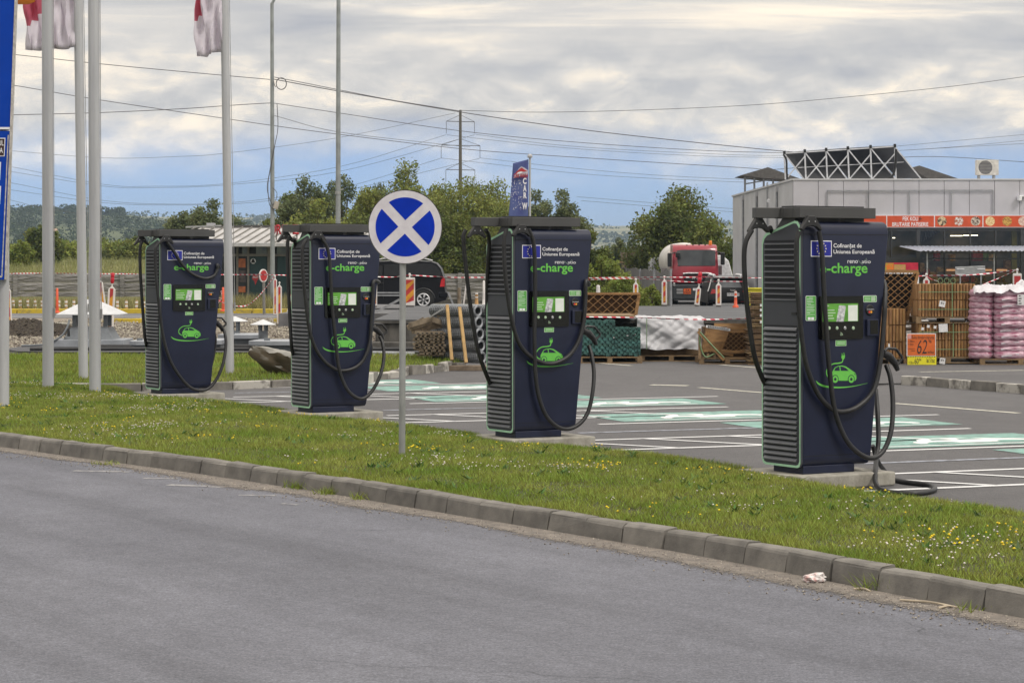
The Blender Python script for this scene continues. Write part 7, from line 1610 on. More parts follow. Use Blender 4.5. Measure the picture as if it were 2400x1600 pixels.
def cabf(pts, off, name, m, smooth=0):
    vs = []
    for x, y in pts: z = TZ(y); yy_ = np.interp(z, [p[1] for p in cabp[:6]], [p[0] for p in cabp[:6]]); s = (TX(x) - cx_) / ((x1_ - x0_) / 2); vs.append((TX(x), yy_ + 0.16 * abs(s) ** 4 - off, z))
    return vs
ws = []
xs = np.linspace(485, 1290, 9)
top_ = cabf([(x + (8 if x < 600 else 0), 222 if 500 < x < 1270 else 240) for x in xs], 0.02, '', None); bot_ = cabf([(x + (30 if x < 500 else (-10 if x > 1270 else 0)), 548) for x in xs], 0.02, '', None)
MB().add(bot_ + top_, [(i, i + 1, 9 + i + 1, 9 + i) for i in range(8)]).obj('windscreen', mat('windscreen', (0.055, 0.062, 0.066), 0.12, col2=(0.03, 0.033, 0.036), scale=1.1), trk, smooth=40)
xs = np.linspace(615, 1195, 7)
gr_ = MB().add(cabf([(x + (30 if x < 620 else (-25 if x > 1190 else 0)), 880) for x in xs], 0.03, '', None) + cabf([(x, 720) for x in xs], 0.03, '', None), [(i, i + 1, 7 + i + 1, 7 + i) for i in range(6)]).obj('grille', m_black, trk)
MB().tube(spline([Vector(p) for p in cabf([(x, 712 - 12 * (abs(x - 905) < 250)) for x in xs], 0.05, '', None)], 4), 0.055, 8).obj('chrome_bar', m_chrome, trk, smooth=50)
MB().tube(spline([Vector(p) for p in cabf([(x, 770) for x in np.linspace(640, 1170, 6)], 0.05, '', None)], 4), 0.03, 6).obj('grille_bar', m_truck, trk)
text_obj('M A N', (TX(800), TX(1010), TZ(822), TZ(798)), -0.10, m_silver, trk, 0.02)
bmp = MB().bx(TX(395), TX(1345), -0.10, 0.5, TZ(1235), TZ(925)).obj('bumper', m_bump, trk, bevel=0.06)
for xa, xb in ((1000, 1095), (410, 455)): MB().box((TX((xa + xb) / 2), -0.12, TZ(930)), (TX(xb) - TX(xa), 0.05, 0.18)).obj('headlamp', m_silver, trk, bevel=0.03)
op = MB().bx(TX(625), TX(775), -0.125, -0.10, TZ(1122), TZ(1012)).obj('hazard_plate', mat('adr orange', (0.75, 0.13, 0.02), 0.5), trk)
text_obj('23', (TX(662), TX(738), TZ(1055), TZ(1022)), -0.128, m_ink, op, 0.02); text_obj('1965', (TX(635), TX(768), TZ(1112), TZ(1075)), -0.128, m_ink, op, 0.02); MB().bx(TX(626), TX(774), -0.1275, -0.125, TZ(1068), TZ(1064)).obj('plate_rule', m_ink, op)
for ya, yb in ((1015, 1060), (1075, 1118)): MB().bx(TX(482), TX(612), -0.125, -0.10, TZ(yb), TZ(ya)).obj('grid_plate', m_silver, trk)
nplt = MB().bx(TX(815), TX(1025), -0.125, -0.10, TZ(1052), TZ(1005)).obj('number_plate', m_pwhite, trk); text_obj('DJ 20 GAZ', (TX(850), TX(1010), TZ(1044), TZ(1014)), -0.128, m_ink, nplt, 0.0)
MB().bx(TX(430), TX(1330), 0.0, 0.4, TZ(1260), TZ(1236)).obj('lower_bumper', m_galv2, trk, bevel=0.03)
for xa, xb, ya, yb in ((300, 385, 285, 570), (1385, 1468, 270, 530)): MB().bx(TX(xa), TX(xb), -0.1, 0.12, TZ(yb), TZ(ya)).obj('mirror', m_black, trk, bevel=0.05)
MB().tube([(TX(380), 0.1, TZ(300)), (TX(470), 0.3, TZ(270))], 0.03, 6).tube([(TX(1400), 0.1, TZ(290)), (TX(1310), 0.3, TZ(250))], 0.03, 6).obj('mirror_arm', m_black, trk)
MB().box((TX(510), -0.05, TZ(325)), (0.24, 0.2, 0.28)).obj('kerb_mirror', m_black, trk, bevel=0.05)
bc = MB().lathe([(0.09, 0.0), (0.09, 0.06), (0.075, 0.20), (0.06, 0.22)], 14, (TX(1200), 0.7, TZ(118))).obj('beacon', mat('beacon orange', (0.75, 0.20, 0.01), 0.3), trk, smooth=50); MB().lathe([(0.11, -0.10), (0.11, 0.0)], 14, (TX(1200), 0.7, TZ(118))).obj('beacon_base', m_black, trk)
for q in range(4): MB().box((TX(710 + 125 * q), 0.5, TZ(122)), (0.06, 0.1, 0.05)).obj('marker_lamp', m_black, trk)
MB().bx(TX(500), TX(560), -0.09, -0.07, TZ(556), TZ(545)).obj('wiper', m_black, trk)
rt = (TX(1050) - TX(240)) / 2 * 0.94; MB().lathe([(0.0, 2.6), (rt * 0.7, 2.65), (rt, 2.95), (rt, 8.6), (rt * 0.7, 8.9), (0.0, 8.95)], 40, (TX(715), 0, TZ(62) - rt), 'y').obj('tank', m_tank, trk, smooth=60)
MB().bx(TX(260), TX(1300), 2.4, 8.9, 0.7, 1.15).obj('chassis', m_bump, trk)
MB().bx(TX(755), TX(870), 3.2, 3.7, TZ(118), TZ(72)).obj('tank_hatch', m_pwhite, trk)
for s in (TX(470), TX(1270)):
    for y in (0.9, 5.8, 7.2): MB().lathe([(0.30, -0.16), (0.50, -0.16), (0.52, -0.1), (0.52, 0.1), (0.50, 0.16), (0.30, 0.16)], 26, (s, y, 0.52), 'x').obj('wheel', m_tyre, trk, smooth=40)
MB().bx(TX(240), TX(350), 2.3, 2.9, TZ(1340), TZ(600)).obj('ladder_box', m_galv, trk)
MB().bx(TX(1335), TX(1505), 2.6, 3.0, TZ(740), TZ(545)).obj('side_guard', mat('brown guard', (0.10, 0.075, 0.085), 0.6), trk)
# white vans behind the truck
for (lab, px0, px1, py0, Yv, fl) in (('white box van half hidden behind the netting fence', 1523, 1566, 603, 150.0, 1), ('white caravan shell right of the tanker between truck and shop', 1660, 1722, 598, 140.0, -1)):
    kv2 = Yv / FPX; t = thing('white_van', lab, 'van', (DX((px0 + px1) / 2, Yv), Yv, 0.0)); hw_ = (px1 - px0) / 2 * kv2; zt_ = DZ(py0, Yv); c = 0.35
    prof = [(-hw_, 0.4), (-hw_, zt_ - c), (-hw_ + c * 0.3, zt_ - c * 0.2), (-hw_ + c, zt_), (hw_ * (0.9 if fl > 0 else 0.1), zt_), (hw_ * (1.0 if fl > 0 else 0.55), zt_ - 0.35), (hw_, 1.0 if fl < 0 else zt_ - 0.8), (hw_, 0.4)]
    MB().prism(prof, 0, 2.0, 'y').obj('body', mat('van white', (0.62, 0.62, 0.65), 0.4), t, bevel=0.05)
    MB().add([(x * 0.86 + 0.05, -0.01, 0.4 + (z - 0.4) * 0.88) for x, z in prof], [tuple(range(len(prof)))]).obj('panel_line', mat('van panel', (0.48, 0.48, 0.52), 0.4), t)
    MB().bx(-hw_ * 0.7, -hw_ * 0.2, -0.03, 0.0, zt_ - 0.8, zt_ - 0.7).obj('lamp', m_black, t)
    for s in (-0.6, 0.6): MB().lathe([(0.32, 0), (0.32, 0.22)], 18, (s * hw_, 0.05, 0.32), 'y').obj('wheel', m_tyre, t)
pst = thing('brick_pallet', 'two grey wrapped pallets of blocks stacked behind the netting fence', 'block stack', (DX(1476, 160), 160, 0.0)); k = 160 / FPX
for i, (x0_, x1_, y0_, y1_) in enumerate(((1455, 1490, 591, 612), (1457, 1493, 616, 640))):
    for q in range(4): MB().bx(DX(x0_ + (x1_ - x0_) * q / 4, 160) - pst.location.x + .02, DX(x0_ + (x1_ - x0_) * (q + 1) / 4, 160) - pst.location.x - .02, 0, 1, DZ(y1_, 160) if i == 0 else 0.0, DZ(y0_, 160)).obj('block_column', m_greywood, pst, bevel=0.03)
MB().bx(DX(1453, 160) - pst.location.x, DX(1492, 160) - pst.location.x, -0.05, 1.05, DZ(616, 160), DZ(612, 160)).obj('pallet', m_pallet, pst)
# ------------------------------------------------------------------ barrier posts, tapes, traffic signs, banner
m_dred = mat('delineator red', (0.42, 0.03, 0.03), 0.5, var=0.1); m_dyel = mat('delineator yellow', (0.60, 0.27, 0.02), 0.5, var=0.1); m_dwh = mat('delineator white', (0.66, 0.63, 0.60), 0.5, var=0.06)
m_cone = mat('post orange red', (0.65, 0.09, 0.03), 0.5, var=0.1); m_rub = mat('rubber foot', (0.09, 0.08, 0.075), 0.8)
m_lampred = mat('warning lamp red', (0.48, 0.01, 0.025), 0.3)
def delineator(lab, px, ytop, zbase, Y, w, lean=0.0, lamp=0, turn=0.0, stripes=4, sq=False, inner=0.45):
    z1_ = DZ(ytop, Y); H = z1_ - zbase; k = Y / FPX
    t = thing('warning_post', lab, 'warning post', (DX(px, Y), Y, zbase), 0, 'striped warning posts'); t.rotation_euler = (0, math.radians(lean), turn)
    hw = w / 2; c = hw * 0.9 if not sq else 0.02
    MB().prism([(-hw, 0.04), (hw, 0.04), (hw, H - 0.12 - c), (hw - c * 0.8, H - 0.12), (-hw + c * 0.8, H - 0.12), (-hw, H - 0.12 - c)], -0.03, 0.03, 'y').obj('board', m_dwh, t, bevel=0.008)
    iw = hw * inner; z0_, z2_ = 0.10, H - 0.18; n = stripes; hgt = (z2_ - z0_) / n
    for q in range(-1, n + 1):
        poly = []
        sl = iw * 2 * 1.0
        for (x, z) in ((-iw, z0_ + hgt * q - sl * 0), (iw, z0_ + hgt * q + sl), (iw, z0_ + hgt * (q + 1) + sl), (-iw, z0_ + hgt * (q + 1))): poly.append((x, min(max(z, z0_), z2_)))
        if max(p[1] for p in poly) - min(p[1] for p in poly) > 0.01: MB().add([(x, -0.033 - 0.0004 * (q % 2), z) for x, z in poly], [(0, 1, 2, 3)]).obj('stripe', m_dred if q % 2 else m_dyel, t)
    MB().lathe([(0.02, H - 0.13), (0.02, H - 0.06), (0.035, H - 0.04), (0.02, H)], 10).obj('knob', m_dwh, t)
    MB().bx(-hw * 0.8, hw * 0.8, -0.06, 0.06, 0.0, 0.038).obj('foot', m_rub, t)
    if lamp: MB().lathe([(0.03, H - 0.03), (0.055, H), (0.058, H + 0.13), (0.048, H + 0.15), (0.058, H + 0.17), (0.055, H + 0.27), (0.03, H + 0.30)], 14).obj('warning_lamp', m_lampred, t, smooth=40)
zs = zp
delineator('white edged warning post on the slab above the lattice planter', 1490, 652, zs, 64.0, 0.14)
delineator('tallest warning post on the slab left of the red truck', 1557, 646, zs, 64.6, 0.15)
delineator('leaning warning post with a red lamp in front of the truck', 1633, 662, zs, 64.2, 0.14, 6, 1)
delineator('warning post in front of the black estate car', 1684, 654, zs, 63.6, 0.15)
delineator('warning post at the shop beside the timber staves, mostly hidden', 2171, 640, 0.0, 58.0, 0.16)
delineator('warning post with red and yellow halves above the sacks', 2384, 629, 0.0, 56.0, 0.21, sq=True, inner=0.75, stripes=2)
delineator('broad red and yellow striped board beside the sign post', 960, 640, zs, 63.5, 0.30, 0, 0, 0, 4, True, 0.8)
delineator('narrow white warning post left of the sign post by the van', 880, 642, zs, 63.0, 0.09)
delineator('leaning warning post with red lamp behind the third flagpole', 257, 662, 0.0, 70.0, 0.22, 3, 1)
delineator('second leaning post with red lamp half hidden by the flagpole', 250, 648, 0.0, 74.0, 0.16, -8, 1)
delineator('white warning post at the left beside the charger near the lamp post', 645, 646, 0.0, 92.0, 0.14)
delineator('warning post with orange core beside the charger at the round sign', 655, 660, 0.0, 78.0, 0.16)
delineator('leaning red and white board touching the charger at the round sign', 678, 670, 0.0, 95.0, 0.25, 14)
delineator('white post against the left edge below the blue sign', 24, 668, 0.0, 72.0, 0.12, -2)
def cone_post(lab, px, yt, zb_, Y, r, m, bands=False):
    t = thing('traffic_post', lab, 'traffic post', (DX(px, Y), Y, zb_), 0, 'slim traffic posts'); H = DZ(yt, Y) - zb_
    MB().lathe([(r * 2.4, 0), (r * 2.4, 0.04), (r * 1.3, 0.08), (r, 0.3), (r * 0.85, H - 0.02), (r * 0.4, H)], 12).obj('post', m, t, smooth=50)
    if bands:
        for f in (0.35, 0.62, 0.88): MB().lathe([(r * 1.04, H * f), (r * 1.04, H * f + H * 0.10)], 12).obj('band', m_dwh, t)
cone_post('slim orange post standing just right of the first flagpole', 134, 675, 0.10, 93.0, 0.055, m_cone)
cone_post('slim orange post between the farthest charger and a flagpole', 523, 673, 0.10, 96.2, 0.055, m_cone)
cone_post('red and white post in front of the estate car bumper', 1724, 682, zs, 62.5, 0.035, m_cone, True)
cone_post('orange post half hidden by the leaning board', 684, 690, 0.10, 97.0, 0.08, m_cone)
cone_post('white bottle shaped post above the lattice planter', 1402, 668, zs, 64.5, 0.06, m_dwh); cone_post('white pointed post beside the van end of the fence', 1134, 657, zs, 64.0, 0.035, m_dwh)
cone_post('brown banded post near the mesh rolls', 1117, 685, zs, 62.0, 0.04, m_wood, True)
tag(MB().tube([W(1076, 728, 63.2), W(1076, 674, 63.2)], 0.05, 10).obj('timber_post', m_greywood, smooth=50), 'upright weathered timber post between van and mesh rolls', 'post')
tag(MB().bar(W(1050, 684, 66), W(1068, 728, 66), 0.05, 0.05).obj('leaning_bar', m_galv2), 'leaning grey bar behind the van', 'bar'); tag(MB().bar(W(1085, 725, 64), W(1093, 665, 64), 0.10, 0.04).obj('white_stake', m_dwh), 'leaning white stake beside the timber post', 'stake')
tag(MB().bar(W(880, 732, 62), W(936, 702, 62), 0.06, 0.06).obj('fallen_pole', m_galv2), 'dark grey pole lying slanted left of the sign post', 'pole')
xs_b = [31, 47, 65, 82, 99, 138, 155, 173, 275, 296, 320, 340]
lb_ = ['first', 'second', 'third', 'fourth', 'fifth', 'sixth', 'seventh', 'eighth', 'ninth', 'tenth', 'eleventh', 'twelfth']
for q, px in enumerate(xs_b):
    t = thing('small_bollard', '%s small white and brown bollard from the left before the fence' % lb_[q], 'bollard', (DX(px, 101 - 0.3 * q), 101 - 0.3 * q, 0.0), 0, 'small bollards before the concrete fence'); H = 0.55
    MB().lathe([(0.075, 0), (0.055, H * 0.9), (0.03, H)], 10).obj('post', m_wood, t, smooth=50)
    for f in (0.45, 0.74): MB().lathe([(0.066, H * f), (0.062, H * f + 0.09)], 10).obj('band', m_dwh, t)
def tape_mat():
    m = bpy.data.materials.new('barrier tape'); m.use_nodes = True; nt = m.node_tree; t = nt.nodes.new('ShaderNodeTexCoord'); s = nt.nodes.new('ShaderNodeSeparateXYZ'); nt.links.new(t.outputs['Object'], s.inputs[0])
    a = nt.nodes.new('ShaderNodeMath'); a.operation = 'ADD'; nt.links.new(s.outputs[0], a.inputs[0]); nt.links.new(s.outputs[2], a.inputs[1])
    b = nt.nodes.new('ShaderNodeMath'); b.operation = 'MULTIPLY'; b.inputs[1].default_value = 5.5; nt.links.new(a.outputs[0], b.inputs[0]); c = nt.nodes.new('ShaderNodeMath'); c.operation = 'FRACT'; nt.links.new(b.outputs[0], c.inputs[0])
    d_ = nt.nodes.new('ShaderNodeMath'); d_.operation = 'GREATER_THAN'; d_.inputs[1].default_value = 0.5; nt.links.new(c.outputs[0], d_.inputs[0])
    mx = nt.nodes.new('ShaderNodeMix'); mx.data_type = 'RGBA'; mx.inputs[6].default_value = (0.68, 0.66, 0.66, 1); mx.inputs[7].default_value = (0.50, 0.03, 0.06, 1); nt.links.new(d_.outputs[0], mx.inputs[0])
    nt.links.new(mx.outputs[2], nt.nodes['Principled BSDF'].inputs['Base Color']); nt.nodes['Principled BSDF'].inputs['Roughness'].default_value = 0.5; return m
m_tape = tape_mat()
def tape(lab, pts, Y, h=0.05, m=None):
    h *= 0.38; P = spline([W(x, y, Y + (0.02 * i)) for i, (x, y) in enumerate(pts)], 8); vs = []
    for i, p in enumerate(P): tw = 0.5 + 0.5 * abs(math.sin(i * 0.37)); vs += [(p.x, p.y - 0.02 * math.sin(i * 0.4), p.z - h * tw / 2), (p.x, p.y + 0.02 * math.sin(i * 0.4), p.z + h * tw / 2)]
    o = MB().add(vs, [(2 * i, 2 * i + 2, 2 * i + 3, 2 * i + 1) for i in range(len(P) - 1)]).obj('barrier_tape', m or m_tape)
    o.modifiers.new('s', 'SOLIDIFY').thickness = 0.003; return tag(o, lab, 'tape', 'striped barrier tapes')
tape('upper red and white tape passing in front of the truck grille', [(1376, 651), (1490, 650), (1557, 649.5), (1640, 650), (1760, 651), (1800, 651)], 64.4)
tape('lower red and white tape from the lattice planter to the estate car', [(1376, 655), (1490, 653), (1557, 657), (1635, 661), (1690, 659), (1750, 660)], 64.2, 0.035)
tape('red and white tape along the front of the goods above the sheeted pallet', [(1360, 742), (1490, 744), (1600, 748), (1700, 748), (1760, 746)], 47.6, 0.06)
tape('red and white tape strung before the shop window to the right', [(2120, 649), (2171, 646), (2260, 645), (2340, 638), (2384, 632)], 56.5, 0.07); tape('short slanted tape falling from the post above the sacks', [(2300, 668), (2345, 650), (2384, 632)], 56.0, 0.05); tape('short tape falling from the half hidden post over the staves', [(2171, 647), (2185, 655), (2200, 660)], 57.5, 0.05)
tape('tape crossing in front of the black van', [(868, 648), (925, 649), (960, 645), (1020, 648), (1060, 650), (1140, 650), (1160, 651)], 63.3, 0.06)
tape('long tape in front of the kiosk posters', [(497, 643.5), (560, 643.5), (640, 644), (680, 645), (700, 645)], 93, 0.09); tape('drooping tape swag below the kiosk posters', [(499, 690), (520, 708), (555, 717), (580, 715), (600, 700), (620, 678), (645, 645)], 92.5, 0.13)
tape('tape along the top of the concrete fence at the left', [(20, 641), (100, 640), (200, 641), (330, 642)], 119, 0.10)
# slanted round roadside sign near the kiosk
rsn = thing('small_road_sign', 'turned round red and white road sign on banded stand before the kiosk', 'road sign', (DX(617, 94), 94, 0.0)); k = 94 / FPX
zc_ = DZ(646, 94); MB().lathe([(0.0, -0.02), (15.5 * k, -0.02), (15.5 * k, 0.02), (0, 0.02)], 28, (0, 0, zc_), 'y').obj('plate', m_dwh, rsn); MB().lathe([(8.6 * k, -0.028), (12.6 * k, -0.028), (12.6 * k, -0.022), (8.6 * k, -0.022)], 28, (0, 0, zc_), 'y').obj('red_ring', m_dred, rsn); MB().box((0, -0.03, zc_), (3 * k, 0.01, 18 * k), R=Matrix.Rotation(0.5, 3, 'Y')).obj('red_bar', m_dred, rsn)
for o in rsn.children: o.rotation_euler = (0, 0, math.radians(58))
MB().tube([(2 * k, 0, 0.0), (1 * k, 0, zc_ - 14 * k)], 0.06, 10).obj('stand', m_ktrim, rsn)
bk = thing('bicycle', 'small pink child bicycle in weeds beside the farthest charger', 'bicycle', (DX(508, 99), 99, 0.0)); m_pink = mat('pink', (0.6, 0.35, 0.38), 0.5)
for x in (-0.32, 0.32): MB().tube([(x + 0.26 * math.cos(a), 0, 0.28 + 0.26 * math.sin(a)) for a in np.linspace(0, 6.283, 21)], 0.022, 6, False).obj('wheel', m_tyre, bk)
MB().tube([(-0.32, 0, 0.28), (-0.1, 0, 0.62), (0.22, 0, 0.62), (0.0, 0, 0.28), (-0.32, 0, 0.28)], 0.025, 6).tube([(-0.0, 0, 0.28), (-0.12, 0, 0.72)], 0.022, 6).tube([(0.32, 0, 0.28), (0.2, 0, 0.86)], 0.022, 6).obj('frame', m_pink, bk)
MB().tube([(0.2, -0.22, 0.9), (0.2, 0.22, 0.9)], 0.02, 6).obj('handlebar', m_pink, bk); MB().box((-0.13, 0, 0.75), (0.22, 0.12, 0.06)).obj('saddle', m_pwhite, bk, bevel=0.02)
# feather banner above the second charger
YBn = 60.0; bn = thing('banner', 'blue car wash banner with red car logo on a white mast', 'banner', (DX(1240, YBn), YBn, 0.0)); k = YBn / FPX
def Bq(x, y): p = W(1180 + x / 11.2, 360 + y / 11.2, YBn); return Vector((p.x - bn.location.x, 0, p.z))
MB().tube([(Bq(690, 0).x, 0.03, zp), (Bq(695, 110).x, 0.03, Bq(0, 110).z)], [2.9 * k, 2.4 * k], 14).obj('mast', m_pole, bn, smooth=50); MB().lathe([(0.06, 0.0), (0.07, 0.05), (0.03, 0.10)], 10, (Bq(695, 0).x, 0.03, Bq(0, 112).z)).obj('mast_cap', m_pole, bn)
m_ban = mat('banner blue', (0.060, 0.075, 0.26), 0.6, col2=(0.11, 0.15, 0.33), scale=3, detail=8, transl=0.15)
L0, L1, R0, R1 = Bq(252, 255), Bq(130, 1700), Bq(655, 150), Bq(650, 1700)
nx, nzq = 10, 30; vs = []
for j in range(nzq + 1):
    for i in range(nx + 1):
        u_, v_ = i / nx, j / nzq; a = L0.lerp(L1, v_); b = R0.lerp(R1, v_); p = a.lerp(b, u_); vs.append((p.x, 0.03 * math.sin(v_ * 5 + u_ * 2), p.z))
MB().add(vs, [(j * (nx + 1) + i, (j + 1) * (nx + 1) + i, (j + 1) * (nx + 1) + i + 1, j * (nx + 1) + i + 1) for j in range(nzq) for i in range(nx)]).obj('banner_cloth', m_ban, bn, smooth=80).modifiers.new('s', 'SOLIDIFY').thickness = 0.006
def bpoly(pts, y, name, m): return MB().add([(Bq(*p).x, y, Bq(*p).z) for p in pts], [tuple(range(len(pts)))]).obj(name, m, bn)
bpoly([(262, 650), (300, 560), (400, 400), (470, 340), (560, 380), (640, 440), (640, 560), (450, 590)], -0.045, 'logo_glow', mat('banner pale', (0.5, 0.47, 0.52), 0.6)); bpoly([(300, 560), (340, 480), (420, 410), (480, 370), (530, 410), (590, 445), (630, 465), (540, 480), (450, 470), (370, 510)], -0.05, 'logo_car', m_kred); bpoly([(330, 545), (390, 490), (460, 475), (520, 490), (440, 530)], -0.055, 'logo_window', m_pwhite)
for s, x0_, x1_, y0_, y1_ in (('C', 510, 605, 640, 805), ('A', 515, 605, 825, 1000), ('R', 525, 612, 1020, 1180), ('W', 492, 628, 1290, 1470)):
    a, b = Bq(x0_, y1_), Bq(x1_, y0_); text_obj(s, (a.x, b.x, a.z, b.z), -0.05, m_pwhite, bn, 0.04)
a, b = Bq(270, 640), Bq(635, 530); text_obj('CAR WASH', (a.x, b.x, a.z, a.z + 0.11), -0.06, m_kred, bn, 0.03)
dr = MB()
for q in range(70):
    x = random.uniform(180, 500); y = random.uniform(700, 1480); p = Bq(max(x, 255 - (y - 255) * 0.084), y); s = random.uniform(0.008, 0.02); dr.add([(p.x - s * 0.5, -0.045, p.z - s), (p.x + s * 0.5, -0.045, p.z - s), (p.x + s * 0.3, -0.045, p.z + s)], [(0, 1, 2)])
tag(dr.obj('water_drops', m_pwhite, bn), kind='stuff')
# litter on the road edge
m_lit1 = mat('crumpled paper', (0.66, 0.62, 0.60), 0.8, col2=(0.46, 0.26, 0.24), scale=22, lo=0.36, hi=0.5); pp_ = G(1400 + 1205 / 2.352, 1100 + 628 / 2.352)
bm = bmesh.new(); bmesh.ops.create_icosphere(bm, subdivisions=3, radius=0.06)
for v_ in bm.verts: c = v_.co; c *= 1 + 0.55 * mnoise.noise(c * 30) + 0.3 * mnoise.noise(c * 80); c.x *= 1.15; c.y *= 0.8; c.z = max(c.z * 0.62, -0.02)
me = bpy.data.meshes.new('crumpled_paper'); bm.to_mesh(me); bm.free(); me.materials.append(m_lit1)
tag(link('crumpled_paper', me, None, 0, (pp_.x, pp_.y, 0.032)), 'crumpled pinkish white paper lying against the near kerb', 'litter')
m_stick = mat('pale stick', (0.45, 0.38, 0.28), 0.8)
for (xa, ya, xb, yb, lab) in ((1670, 733, 1992, 775, 'longest pale stick lying in the gutter at the lower right'), (1880, 778, 1965, 770, 'short stick crossing the end of the longest stick'), (1415, 672, 1505, 684, 'thin twig in the gutter left of the weed')):
    a, b = G(1400 + xa / 2.352, 1100 + ya / 2.352), G(1400 + xb / 2.352, 1100 + yb / 2.352); m_ = (a + b) / 2 + Vector((0.01, 0.01, 0.004))
    tag(MB().tube(spline([a + Vector((0, 0, .016)), m_ + Vector((0, 0, .02)), b + Vector((0, 0, .016))], 4), [0.0085 - 0.0003 * i for i in range(9)], 6).obj('stick', m_stick, smooth=60), lab, 'stick', 'sticks in the gutter')
wd_ = []
for (px, py, n, h) in ((2078, 1384, 260, 0.11), (1010, 1158, 20, 0.08), (720, 1148, 160, 0.07), (700, 1146, 130, 0.10), (775, 1160, 140, 0.08), (567, 1120, 40, 0.09), (250, 1090, 60, 0.05), (860, 1172, 120, 0.08), (2280, 1435, 30, 0.07)):
    p = G(px, py); c = np.array([[p.x, p.y, 0.008]]) + np.random.normal(0, 1, (n, 3)) * np.array([[0.07, 0.05, 0]]); wd_.append(blades(c, h, 0.010, 1.6))
tag(link('kerb_weeds', np_mesh('kerb_weeds', np.concatenate(wd_), 3, m_grass)), 'small weeds sprouting at the foot of the near kerb', 'weeds', kind='stuff')
# ------------------------------------------------------------------ vegetation
def leaf_mat(name, a, b, isl=0.45): return mat(name, a, 0.65, col2=b, scale=0.55, island=isl, transl=0.35, spec=0.3, detail=5, lo=0.4, hi=0.6)
m_lf1 = leaf_mat('willow leaves', (0.27, 0.285, 0.068), (0.125, 0.155, 0.042)); m_lf2 = leaf_mat('olive leaves', (0.19, 0.21, 0.095), (0.09, 0.118, 0.05)); m_lf3 = leaf_mat('walnut leaves', (0.19, 0.21, 0.05), (0.08, 0.105, 0.026)); m_lf4 = leaf_mat('light leaves', (0.27, 0.30, 0.065), (0.16, 0.20, 0.04))
m_bark = mat('bark', (0.10, 0.075, 0.055), 0.95, var=0.2, bump=0.5, bscale=20)
def leaves(C, size, elong=1.6, upw=0.0):
    n = len(C); d = np.random.normal(0, 1, (n, 3)); d[:, 2] += upw; d /= np.linalg.norm(d, axis=1)[:, None]
    e = np.random.normal(0, 1, (n, 3)); e -= d * (e * d).sum(1)[:, None]; e /= np.linalg.norm(e, axis=1)[:, None]
    s = size * np.random.uniform(0.55, 1.3, n)[:, None]; v = np.empty((n, 4, 3))
    v[:, 0] = C - d * s * elong * 0.5; v[:, 1] = C + e * s * 0.4; v[:, 2] = C + d * s * elong * 0.5; v[:, 3] = C - e * s * 0.4
    return v
def tree(name, lab, x, y, h, w, seed, mt, n=9000, leaf=0.22, lobes=42, zlow=0.12, grp=None, upw=0.0, shape=1.0, dx=0.0, elong=1.6, gap=0.35, cat='tree', zb=-0.02):
    r = np.random.RandomState(seed); t = thing(name, lab, cat, (x, y, zb), 0, grp)
    np.random.seed(seed)
    # lobes: centres spread through an uneven crown volume
    L = []; k = 0
    while len(L) < lobes and k < 4000:
        k += 1; p = r.uniform(-1, 1, 3); q = (p ** 2).sum()
        if q > 1 or q < 0.10: continue
        zf = (p[2] + 1) / 2; wf = 1.15
        L.append((p[0] * w / 2 * 0.85 * wf, p[1] * w / 2 * 0.7 * wf, h * (zlow + (0.88 - zlow) * zf), r.uniform(0.10, 0.22) * w * (1 - 0.25 * zf)))
    L.append((dx, 0, h * 0.90, 0.13 * w)); L = np.array(L)
    vol = L[:, 3] ** 2; n = int(n * 1.9); idx = r.choice(len(L), n, p=vol / vol.sum()); d = r.normal(0, 1, (n, 3)); d /= np.linalg.norm(d, axis=1)[:, None]
    rad = L[idx, 3] * (1 - np.abs(r.normal(0, gap, n))); d[:, 2] *= 1.15
    C = L[idx, :3] + d * rad[:, None]
    # stray sprigs that break the outline
    ns = n // 9; ii = r.choice(len(L), ns); dd_ = r.normal(0, 1, (ns, 3)); dd_[:, 2] = np.abs(dd_[:, 2]) + 0.3; dd_ /= np.linalg.norm(dd_, axis=1)[:, None]
    C = np.concatenate([C, L[ii, :3] + dd_ * (L[ii, 3] * r.uniform(1.0, 1.45, ns))[:, None]]); C = C[C[:, 2] > 0.08]
    link('crown', np_mesh('crown', leaves(C, leaf * 0.72, elong, upw), 4, mt), t)
    b = MB(); b.tube([(0, 0, 0), (0.05 * w * r.uniform(-.3, .3), 0, h * 0.25), (dx * 0.4, 0, h * 0.5), (dx * 0.8, 0, h * 0.85)], [0.03 * h * 0.9, 0.024 * h, 0.016 * h, 0.005 * h], 9)
    for q in range(9):
        c = L[r.choice(len(L))]; z0_ = h * r.uniform(0.18, 0.55); b.tube([(dx * 0.3, 0, z0_), (c[0] * 0.5, c[1] * 0.5, (z0_ + c[2]) / 2 + 0.05 * h), (c[0], c[1], c[2])], [0.011 * h, 0.008 * h, 0.003 * h], 6)
    b.obj('trunk', m_bark, t, smooth=60); return t
def slope_z(Y): return float(np.interp(Y, [119, 123, 210, 330, 660], [-0.02, 0.8, 2.5, 3.2, 1.0]))
sv_ = []; sy_ = [119, 123, 150, 180, 210, 260, 330, 500, 660]
for Y in sy_: sv_ += [(-0.6 * Y - 20, Y, slope_z(Y)), (-0.094 * Y, Y, slope_z(Y)), (-0.03 * Y, Y, -0.03)]
tag(MB().add(sv_, [(3 * i + j, 3 * i + j + 1, 3 * i + j + 4, 3 * i + j + 3) for i in range(len(sy_) - 1) for j in range(2)]).obj('field_slope', m_field, smooth=60), kind='structure')
